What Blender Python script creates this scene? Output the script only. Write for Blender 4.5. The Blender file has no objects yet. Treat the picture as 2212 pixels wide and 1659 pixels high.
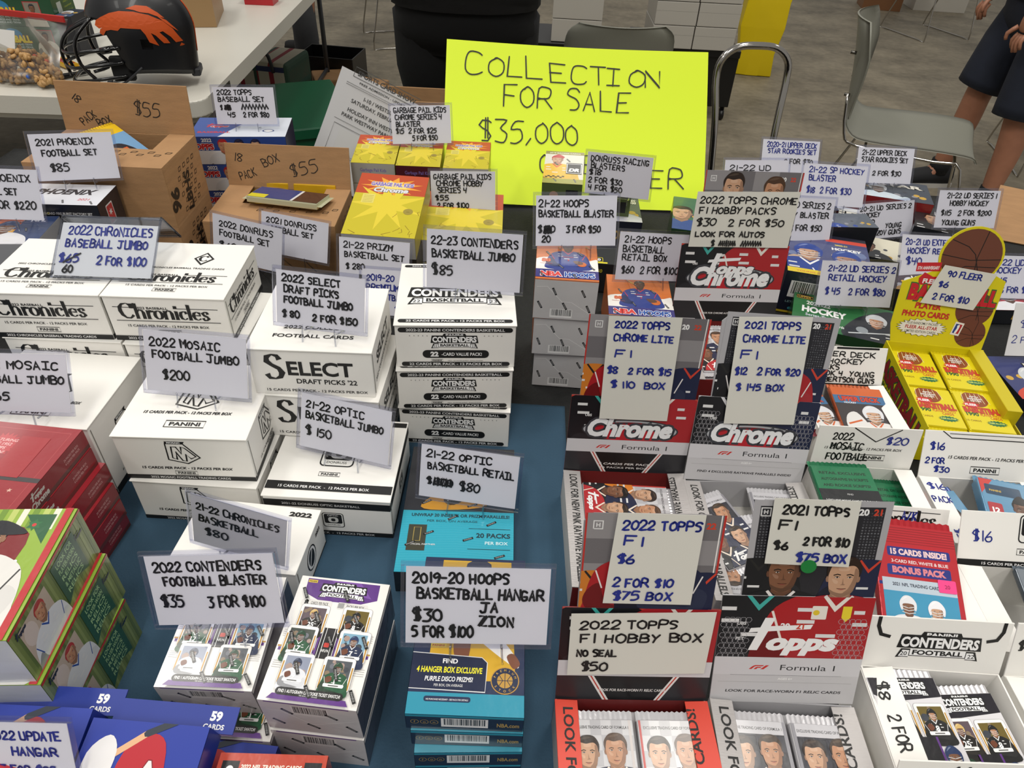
import bpy, bmesh, math, random
from mathutils import Matrix, Vector
from mathutils.geometry import tessellate_polygon
SC = bpy.context.scene
COL = SC.collection
random.seed(7)
# ------------------------------------------------------------------ camera
cam_d = bpy.data.cameras.new('camera'); cam = bpy.data.objects.new('camera', cam_d); COL.objects.link(cam)
cam_d.sensor_width = 36.0; cam_d.lens = 1534.0 / 2212 * 36; cam_d.clip_start = 0.02
cam.matrix_world = Matrix(((0.998671422, -0.051530479, -0.000000000, 0), (0.032755566, 0.634809699, -0.771973911, 0),
                           (0.039780186, 0.770948284, 0.635654215, 1.47), (0, 0, 0, 1)))
SC.camera = cam
# ------------------------------------------------------------------ world, hall lights, exposure
SC.view_settings.view_transform = 'Standard'; SC.view_settings.look = 'None'
SC.view_settings.gamma = 1; SC.view_settings.use_curve_mapping = False
SC.view_settings.exposure = -0.42
wd = bpy.data.worlds.new('hall'); SC.world = wd; wd.use_nodes = True
bg = wd.node_tree.nodes['Background']; bg.inputs[0].default_value = (1.0, 0.97, 0.92, 1); bg.inputs[1].default_value = 0.42
def area(name, loc, size, power, col=(1, .965, .90)):
    l = bpy.data.lights.new(name, 'AREA'); l.shape = 'RECTANGLE'; l.size, l.size_y = size; l.energy = power; l.color = col
    o = bpy.data.objects.new(name, l); o.location = loc; COL.objects.link(o); return o
for i, (x, y, p) in enumerate([(-2.4, 2.0, 95), (1.4, 2.3, 105), (-0.3, -1.6, 130), (2.6, -2.4, 70), (-3.0, -2.2, 70), (4.6, 4.2, 30), (-5.0, 5.5, 40), (0.5, 7.5, 30)]):
    area('hall_lamp', (x, y, 5.2), (0.7, 2.4), p)
# ------------------------------------------------------------------ helpers
def lin(c):
    if isinstance(c, str):
        c = c.lstrip('#'); c = [int(c[i:i + 2], 16) / 255 for i in (0, 2, 4)] if len(c) == 6 else [int(k, 16) / 15 for k in c]
    return tuple((v / 12.92 if v <= .04045 else ((v + .055) / 1.055) ** 2.4) for v in c[:3])
MATS = {}
def mat(name, col='#fff', rough=.5, metal=0, coat=0, spec=.5, bump=0, bscale=60, var=0, vscale=8, col2=None, stretch=None):
    if name in MATS: return MATS[name]
    m = bpy.data.materials.new(name); m.use_nodes = True; nt = m.node_tree; b = nt.nodes['Principled BSDF']
    b.inputs['Base Color'].default_value = (*lin(col), 1); b.inputs['Roughness'].default_value = rough
    b.inputs['Metallic'].default_value = metal; b.inputs['Coat Weight'].default_value = coat; b.inputs['Coat Roughness'].default_value = .08
    b.inputs['Specular IOR Level'].default_value = spec
    if bump or var or col2:
        tc = nt.nodes.new('ShaderNodeTexCoord'); src = tc.outputs['Object']
        if stretch:
            mp = nt.nodes.new('ShaderNodeMapping'); mp.inputs['Scale'].default_value = stretch
            nt.links.new(src, mp.inputs[0]); src = mp.outputs[0]
    if bump:
        n = nt.nodes.new('ShaderNodeTexNoise'); n.inputs['Scale'].default_value = bscale; n.inputs['Detail'].default_value = 4
        nt.links.new(src, n.inputs['Vector']); bp = nt.nodes.new('ShaderNodeBump'); bp.inputs['Strength'].default_value = bump
        bp.inputs['Distance'].default_value = .004; nt.links.new(n.outputs['Fac'], bp.inputs['Height']); nt.links.new(bp.outputs[0], b.inputs['Normal'])
    if var or col2:
        n = nt.nodes.new('ShaderNodeTexNoise'); n.inputs['Scale'].default_value = vscale; n.inputs['Detail'].default_value = 6
        nt.links.new(src, n.inputs['Vector']); r = nt.nodes.new('ShaderNodeValToRGB'); a = lin(col)
        c2 = lin(col2) if col2 else tuple(v * (1 - var) for v in a)
        r.color_ramp.elements[0].position = .35; r.color_ramp.elements[1].position = .65
        r.color_ramp.elements[0].color = (*c2, 1); r.color_ramp.elements[1].color = (*a, 1)
        nt.links.new(n.outputs['Fac'], r.inputs[0]); nt.links.new(r.outputs[0], b.inputs['Base Color'])
    MATS[name] = m; return m
def ink(name, rough, coat=0, bump=0, bscale=30):
    m = mat(name, '#fff', rough, coat=coat, bump=bump, bscale=bscale)
    a = m.node_tree.nodes.new('ShaderNodeAttribute'); a.attribute_name = 'ink'
    m.node_tree.links.new(a.outputs['Color'], m.node_tree.nodes['Principled BSDF'].inputs['Base Color']); return m
INK = ink('ink_matte', .55); INKG = ink('ink_gloss', .32); INKW = ink('ink_shrinkwrapped', .3, .35, .25, 28)
def clear(name, tint='#ffffff', gloss=.07, rough=.04, k=.8):
    m = bpy.data.materials.new(name); m.use_nodes = True; nt = m.node_tree; nt.nodes.clear()
    o = nt.nodes.new('ShaderNodeOutputMaterial'); t = nt.nodes.new('ShaderNodeBsdfTransparent'); g = nt.nodes.new('ShaderNodeBsdfGlossy')
    x = nt.nodes.new('ShaderNodeMixShader'); f = nt.nodes.new('ShaderNodeLayerWeight'); f.inputs[0].default_value = .12
    mm = nt.nodes.new('ShaderNodeMath'); mm.operation = 'MULTIPLY_ADD'; mm.inputs[1].default_value = k; mm.inputs[2].default_value = gloss
    t.inputs[0].default_value = (*lin(tint), 1); g.inputs[1].default_value = rough
    nt.links.new(f.outputs['Fresnel'], mm.inputs[0]); nt.links.new(mm.outputs[0], x.inputs[0])
    nt.links.new(t.outputs[0], x.inputs[1]); nt.links.new(g.outputs[0], x.inputs[2]); nt.links.new(x.outputs[0], o.inputs[0]); return m
PANE = clear('clear_sleeve', '#fcfcff', .012, .08, k=.3); RIM = clear('sleeve_rim', '#f4f5fb', .09, .3, k=.3); ACR = clear('clear_acrylic', '#e4e6ec', .12, .08)
FILM = clear('shrink_film', '#ffffff', .03, .1)
WHITE = mat('white_card', '#f2f0ea', .38, bump=.03, bscale=25); PAPER = mat('paper', '#e2e2e3', .6, bump=.04, bscale=90)
KRAFT = mat('kraft_board', '#ab835a', .75, var=.12, vscale=20, bump=.15, bscale=150, stretch=(1, 1, 6)); KRAFT2 = mat('kraft_dark', '#94704a', .8, var=.1)
CHROME = mat('chrome', '#b8b4ae', .12, 1); STEEL = mat('dull_steel', '#7d7a74', .28, 1); BLACKM = mat('black_plastic', '#0c0c0d', .35)
def link(name, me, m, parent=None, M=None, smooth=False):
    o = bpy.data.objects.new(name, me); COL.objects.link(o)
    if m:
        me.materials.append(m)
    if parent: o.parent = parent
    if M is not None: o.matrix_local = M
    if smooth:
        for p in me.polygons: p.use_smooth = True
    return o
def raw(name, vs, fs, m, parent=None, M=None, smooth=False):
    me = bpy.data.meshes.new(name); me.from_pydata([tuple(v) for v in vs], [], fs); me.update(); return link(name, me, m, parent, M, smooth)
def add_box(bm, x0, x1, y0, y1, z0, z1, M=None):
    vs = [bm.verts.new((M @ Vector(p)) if M else p) for p in ((x0, y0, z0), (x1, y0, z0), (x1, y1, z0), (x0, y1, z0), (x0, y0, z1), (x1, y0, z1), (x1, y1, z1), (x0, y1, z1))]
    for f in ((0, 3, 2, 1), (4, 5, 6, 7), (0, 1, 5, 4), (1, 2, 6, 5), (2, 3, 7, 6), (3, 0, 4, 7)): bm.faces.new([vs[i] for i in f])
def bmo(name, bm, m, parent=None, M=None, bev=0, seg=2, smooth=False):
    if bev: bmesh.ops.bevel(bm, geom=list(bm.edges), offset=bev, segments=seg, affect='EDGES', profile=.6)
    me = bpy.data.meshes.new(name); bm.to_mesh(me); bm.free(); return link(name, me, m, parent, M, smooth)
def box(name, parent, x0, x1, y0, y1, z0, z1, m, bev=.0008, M=None, seg=1):
    bm = bmesh.new(); add_box(bm, x0, x1, y0, y1, z0, z1); return bmo(name, bm, m, parent, M, bev, seg)
def plate(name, parent, poly, th, m, M=None, bev=0):      # outline in x,z extruded along +y
    n = len(poly); vs = [(x, 0, z) for x, z in poly] + [(x, th, z) for x, z in poly]
    fs = [list(range(n)), list(range(2 * n - 1, n - 1, -1))] + [[(i + 1) % n, i, n + i, n + (i + 1) % n] for i in range(n)]
    bm = bmesh.new(); bv = [bm.verts.new(v) for v in vs]
    for f in fs: bm.faces.new([bv[i] for i in f])
    bmesh.ops.recalc_face_normals(bm, faces=bm.faces[:])
    return bmo(name, bm, m, parent, M, bev, 1)
def rpoly(w, h, r, x0=0, z0=0, n=5):
    out = []
    for cx, cz, a in ((x0 + w - r, z0 + r, -90), (x0 + w - r, z0 + h - r, 0), (x0 + r, z0 + h - r, 90), (x0 + r, z0 + r, 180)):
        for i in range(n + 1):
            t = math.radians(a + 90 * i / n); out.append((cx + r * math.cos(t), cz + r * math.sin(t)))
    return out
def smooth_pts(pts, k=5, cyc=False):
    P = [Vector(p) for p in pts]; n = len(P); out = []
    if n < 3: return P
    rng = range(n if cyc else n - 1)
    for i in rng:
        if cyc: a, b, c, d = P[(i - 1) % n], P[i], P[(i + 1) % n], P[(i + 2) % n]
        else: a, b, c, d = P[max(i - 1, 0)], P[i], P[i + 1], P[min(i + 2, n - 1)]
        for j in range(k):
            t = j / k; out.append(.5 * ((2 * b) + (c - a) * t + (2 * a - 5 * b + 4 * c - d) * t * t + (3 * b - a - 3 * c + d) * t ** 3))
    if not cyc: out.append(P[-1])
    return out
def tube(name, parent, pts, r, m, M=None, k=4, seg=8, cyc=False, flat=1.0, caps=True):
    P = smooth_pts([Vector(p) for p in pts], k, cyc) if k > 1 else [Vector(p) for p in pts]
    n = len(P); vs = []; fs = []; up = Vector((0, 0, 1)); pu = None
    for i in range(n):
        t = (P[(i + 1) % n] - P[i - 1]) if cyc else (P[min(i + 1, n - 1)] - P[max(i - 1, 0)]); t.normalize()
        if pu is None: pu = t.cross(up if abs(t.z) < .9 else Vector((1, 0, 0))).normalized()
        u = (pu - t * pu.dot(t)).normalized(); pu = u; v = t.cross(u)
        rr = r
        if isinstance(r, (list, tuple)): f = i / max(n - 1, 1) * (len(r) - 1); j0 = min(int(f), len(r) - 2); rr = r[j0] + (r[j0 + 1] - r[j0]) * (f - j0)
        for j in range(seg):
            a = 2 * math.pi * j / seg; vs.append(P[i] + u * math.cos(a) * rr + v * math.sin(a) * rr * flat)
    for i in range(n if cyc else n - 1):
        for j in range(seg):
            a, b = i * seg, ((i + 1) % n) * seg; fs.append((a + j, b + j, b + (j + 1) % seg, a + (j + 1) % seg))
    if not cyc and caps: fs += [tuple(range(seg)), tuple(range((n - 1) * seg, n * seg))[::-1]]
    return raw(name, vs, fs, m, parent, M, True)
def tag(o, label, cat, group=None, kind=None):
    o['label'] = label; o['category'] = cat
    if group: o['group'] = group
    if kind: o['kind'] = kind
    return o
def empty(name, M, label, cat, group=None):
    o = bpy.data.objects.new(name, None); o.empty_display_size = .02; COL.objects.link(o); o.matrix_world = M; return tag(o, label, cat, group)
def pose(q, snap=False):
    x, y, z, a, b, c = q[:6]
    M = Matrix.Translation((x, y, z)) @ Matrix.Rotation(a, 4, 'Z')
    return M if snap else M @ Matrix.Rotation(b, 4, 'X') @ Matrix.Rotation(c, 4, 'Y')
# ------------------------------------------------------------------ handwriting strokes (grid 0-4 by 0-8; a = -1)
_H = dict(A='002840 1333', B='00081838473534 14344531300010'.replace('14344531300010', '14345342413000'), C='4738180602103041', D='', E='48080040 0434', F='480800 0434',
 G='473818060210304143 4323', H='0008 4048 0444', I='0848 2820 0040', J='0858 3831201001', K='0008 4804 1440', L='080040', M='0008244840', N='',
 O='2806022042462817', P='0008384745340414', Q='28060220424628 2250', R='0008384745340414 2450', S='', T='0848 2820', U='080110304148', V='082048',
 W='0810253048', X='0840 4800', Y='0824 482410', Z='08480040')
_H.update({'0': '28060220424628', '1': '1810', '4': '080444 4830', '7': '084810', '8': '4728064220024647', '9': '462806144530', '$': '473818061534423010 2921 3931', '-': '0434', ',': '220a', '.': '1011', "'": '1817', '/': '0048', '*': '0626 1617 1516'})
_H.update({'B': '0008 08283746352404 243443413000', 'D': '0008 082846422000', '2': '06183846340040', '3': '084825433000', '5': '48180535422000', '6': '3803011030423403', 'S': '473818061534423010', 'N': '00084048'})
_ROUND = set('BCDGJOPQRSU0235689')
def hand_strokes(s):
    out = []; x = 0
    for ch in s:
        if ch == ' ': x += 3.4; continue
        g = _H.get(ch)
        if not g: x += 2; continue
        w = 0; jr = random.uniform(-.06, .06); jy = random.uniform(-.35, .35); js = random.uniform(.9, 1.08)
        for st in g.split():
            pts = [(int(st[i]), -1 if st[i + 1] == 'a' else int(st[i + 1])) for i in range(0, len(st) - 1, 2)]
            w = max(w, max(p[0] for p in pts))
            pts = [((px + jr * py + random.uniform(-.15, .15)) * js, (py + random.uniform(-.2, .2)) * js + jy) for px, py in pts]
            if ch in _ROUND and len(pts) > 3: pts = [(v.x, v.y) for v in smooth_pts([(a, b, 0) for a, b in pts], 3)]
            out.append([(x + a, b) for a, b in pts])
        x += w + 1.7
    return out, x - 1.7
# ------------------------------------------------------------------ flat print canvas (mm)
_TX = {}
def text_mesh(s, bold, shear):
    k = (s, bold, shear)
    if k not in _TX:
        c = bpy.data.curves.new('t', 'FONT'); c.body = s; c.offset = bold; c.shear = shear; c.resolution_u = 3; c.fill_mode = 'FRONT'
        o = bpy.data.objects.new('t', c); me = o.to_mesh(); vs = [(v.co.x, v.co.y) for v in me.vertices]
        fs = [tuple(p.vertices) for p in me.polygons]; o.to_mesh_clear(); bpy.data.objects.remove(o); bpy.data.curves.remove(c); _TX[k] = (vs, fs)
    return _TX[k]
class Art:
    def __init__(s, w, h, bgc=None, clip=True):
        s.w, s.h = w, h; s.V = []; s.F = []; s.C = []; s.z = 0; s.st = [(1, 0, 0, 1, 0, 0)]; s.clip = clip
        if bgc: s.r(0, 0, w, h, bgc)
    def push(s, x, y, sx=1, sy=None, rot=0):
        sy = sx if sy is None else sy; c, n = math.cos(math.radians(rot)), math.sin(math.radians(rot))
        a, b, cc, d, e, f = s.st[-1]; m = (c * sx, n * sx, -n * sy, c * sy, x, y)
        s.st.append((a * m[0] + cc * m[1], b * m[0] + d * m[1], a * m[2] + cc * m[3], b * m[2] + d * m[3], a * x + cc * y + e, b * x + d * y + f)); return s
    def pop(s): s.st.pop(); return s
    def X(s, p): a, b, c, d, e, f = s.st[-1]; return (a * p[0] + c * p[1] + e, b * p[0] + d * p[1] + f)
    hold = False
    def tris(s, pts, faces, col, step=True):
        if step and not s.hold: s.z += 1
        P = [s.X(p) for p in pts]; c = lin(col)
        ok = not s.clip or all(-.01 <= x <= s.w + .01 and -.01 <= y <= s.h + .01 for x, y in P)
        base = len(s.V)
        if ok:
            s.V += [(x, y, s.z) for x, y in P]
            for f in faces: s.F.append([base + i for i in f]); s.C.append(c)
        else:
            for f in faces:
                q = [P[i] for i in f]
                for ax, lim, sg in ((0, 0, 1), (0, s.w, -1), (1, 0, 1), (1, s.h, -1)):
                    o = []
                    for i in range(len(q)):
                        A, B = q[i - 1], q[i]; ia, ib = (A[ax] - lim) * sg >= 0, (B[ax] - lim) * sg >= 0
                        if ia != ib:
                            t = (lim - A[ax]) / (B[ax] - A[ax]); o.append((A[0] + (B[0] - A[0]) * t, A[1] + (B[1] - A[1]) * t))
                        if ib: o.append(B)
                    q = o
                    if len(q) < 3: break
                if len(q) >= 3:
                    b = len(s.V); s.V += [(x, y, s.z) for x, y in q]; s.F.append(list(range(b, b + len(q)))); s.C.append(c)
        return s
    def p(s, pts, col): return s.tris(pts, [tuple(t) for t in tessellate_polygon([[Vector((x, y, 0)) for x, y in pts]])], col)
    def pl(s, flat, col): return s.p([(flat[i], flat[i + 1]) for i in range(0, len(flat), 2)], col)
    def cv(s, flat, col, k=4): return s.p([(v.x, v.y) for v in smooth_pts([(flat[i], flat[i + 1], 0) for i in range(0, len(flat), 2)], k, True)], col)
    def r(s, x, y, w, h, col): return s.tris([(x, y), (x + w, y), (x + w, y + h), (x, y + h)], [(0, 1, 2, 3)], col)
    def rr(s, x, y, w, h, r, col): P = rpoly(w, h, min(r, w / 2, h / 2), x, y, 4); return s.tris(P, [tuple(range(len(P)))], col)
    def e(s, x, y, rx, ry=None, col='#000', n=20, a0=0, a1=360):
        ry = rx if ry is None else ry; P = [(x + rx * math.cos(math.radians(a0 + (a1 - a0) * i / n)), y + ry * math.sin(math.radians(a0 + (a1 - a0) * i / n))) for i in range(n + (a1 - a0 < 360))]
        return s.tris(P, [tuple(range(len(P)))], col)
    def star(s, x, y, r1, r2, n, col, ky=1):
        P = [(x + (r1 if i % 2 else r2) * math.cos(math.pi * i / n), y + ky * (r1 if i % 2 else r2) * math.sin(math.pi * i / n)) for i in range(2 * n)]; return s.p(P, col)
    def ln(s, pts, w, col, wf=None, caps=False):
        P = [Vector((a, b)) for a, b in pts]; vs = []; fs = []; n = len(P)
        for i in range(n):
            t = P[min(i + 1, n - 1)] - P[max(i - 1, 0)]
            if t.length < 1e-9: t = Vector((1, 0))
            t.normalize(); nn = Vector((-t.y, t.x)); ww = (wf(t) if wf else w) / 2
            if 0 < i < n - 1 and not wf:
                a, b = (P[i] - P[i - 1]), (P[i + 1] - P[i])
                if a.length and b.length: ww = ww / max(.5, math.sqrt(max(.01, (1 + a.normalized().dot(b.normalized())) / 2)))
            vs += [tuple(P[i] + nn * ww), tuple(P[i] - nn * ww)]
        for i in range(n - 1): fs.append((2 * i, 2 * i + 1, 2 * i + 3, 2 * i + 2))
        s.tris(vs, fs, col)
        if caps:
            vs = []; fs = []
            for q in (P if caps == 2 else (P[0], P[-1])):
                b = len(vs); vs += [(q.x + w / 2 * math.cos(k * 1.0472), q.y + w / 2 * math.sin(k * 1.0472)) for k in range(6)]; fs.append(tuple(range(b, b + 6)))
            s.tris(vs, fs, col)
        return s
    def box(s, x, y, w, h, t, col): return s.ln([(x, y), (x + w, y), (x + w, y + h), (x, y + h), (x, y)], t, col, caps=2)
    def t(s, txt, x, y, h, col='#111', w=None, al='c', b=.012, sh=0, rot=0, out=None, ob=.05, fr=None):
        vs, fs = text_mesh(txt, b, sh)
        if not vs: return s
        x0 = min(v[0] for v in vs); x1 = max(v[0] for v in vs); k = h / .70; W = x1 - x0; kx = (w / W) if w else k
        ox = {'c': -(x0 + x1) / 2, 'l': -x0, 'r': -x1}[al]
        s.push(x, y, 1, 1, rot)
        if out:
            v2, f2 = text_mesh(txt, b + ob, sh); s.tris([((vx + ox) * kx, vy * k) for vx, vy in v2], f2, out)
        s.tris([((vx + ox) * kx, vy * k) for vx, vy in vs], fs, col); return s.pop()
    def hand(s, txt, x, y, h, w=None, pen=1.3, col='#141414', rot=0, slant=0):
        st, W = hand_strokes(txt); ky = h / 8; kx = (w / W) if w else ky * .95
        s.push(x, y, 1, 1, rot)
        for q in st:
            q = [(a * kx + slant * b * ky, b * ky) for a, b in q]; s.ln(q, pen, col, caps=2)
        return s.pop()
    def nib(s, strokes, thin, thick, col):
        for q in strokes: s.ln(q, 1, col, wf=lambda t: thin + (thick - thin) * abs(t.y) ** 1.3)
        return s
    def bar(s, x, y, w, h, bgc='#eee', fg='#111'):
        s.r(x, y, w, h, bgc); rnd = random.Random(int(w * 10)); cx = x + w * .06; vs = []; fs = []
        while cx < x + w * .94:
            b = rnd.choice((.4, .4, .8, 1.2)) * w / 45; n = len(vs); vs += [(cx, y + h * .22), (cx + b, y + h * .22), (cx + b, y + h * .95), (cx, y + h * .95)]; fs.append((n, n + 1, n + 2, n + 3)); cx += b + rnd.choice((.4, .8)) * w / 45
        return s.tris(vs, fs, fg)
    def put(s, parent, origin, u, v, m=None, name='print', lift=.0003, sc=.001, step=8e-6):
        if not s.V: return
        O, u, v = Vector(origin), Vector(u), Vector(v); n = u.cross(v)
        vs = [O + u * (a * sc) + v * (b * sc) + n * (lift + z * step) for a, b, z in s.V]
        me = bpy.data.meshes.new(name); me.from_pydata([tuple(q) for q in vs], [], s.F); me.update()
        at = me.color_attributes.new('ink', 'FLOAT_COLOR', 'CORNER'); buf = []
        for p, c in zip(me.polygons, s.C): buf += [*c, 1.0] * p.loop_total
        at.data.foreach_set('color', buf); return link(name, me, m or INK, parent)
def on(A, parent, w, d, h, face, m=None, name='print'):     # stick a canvas on a box face (metres)
    X, Y, Z = (1, 0, 0), (0, 1, 0), (0, 0, 1)
    o, u, v = {'front': ((-w / 2, 0, 0), X, Z), 'top': ((-w / 2, 0, h), X, Y), 'right': ((w / 2, 0, 0), Y, Z), 'left': ((-w / 2, d, 0), (0, -1, 0), Z), 'back': ((w / 2, d, 0), (-1, 0, 0), Z)}[face]
    return A.put(parent, o, u, v, m, name)
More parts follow.
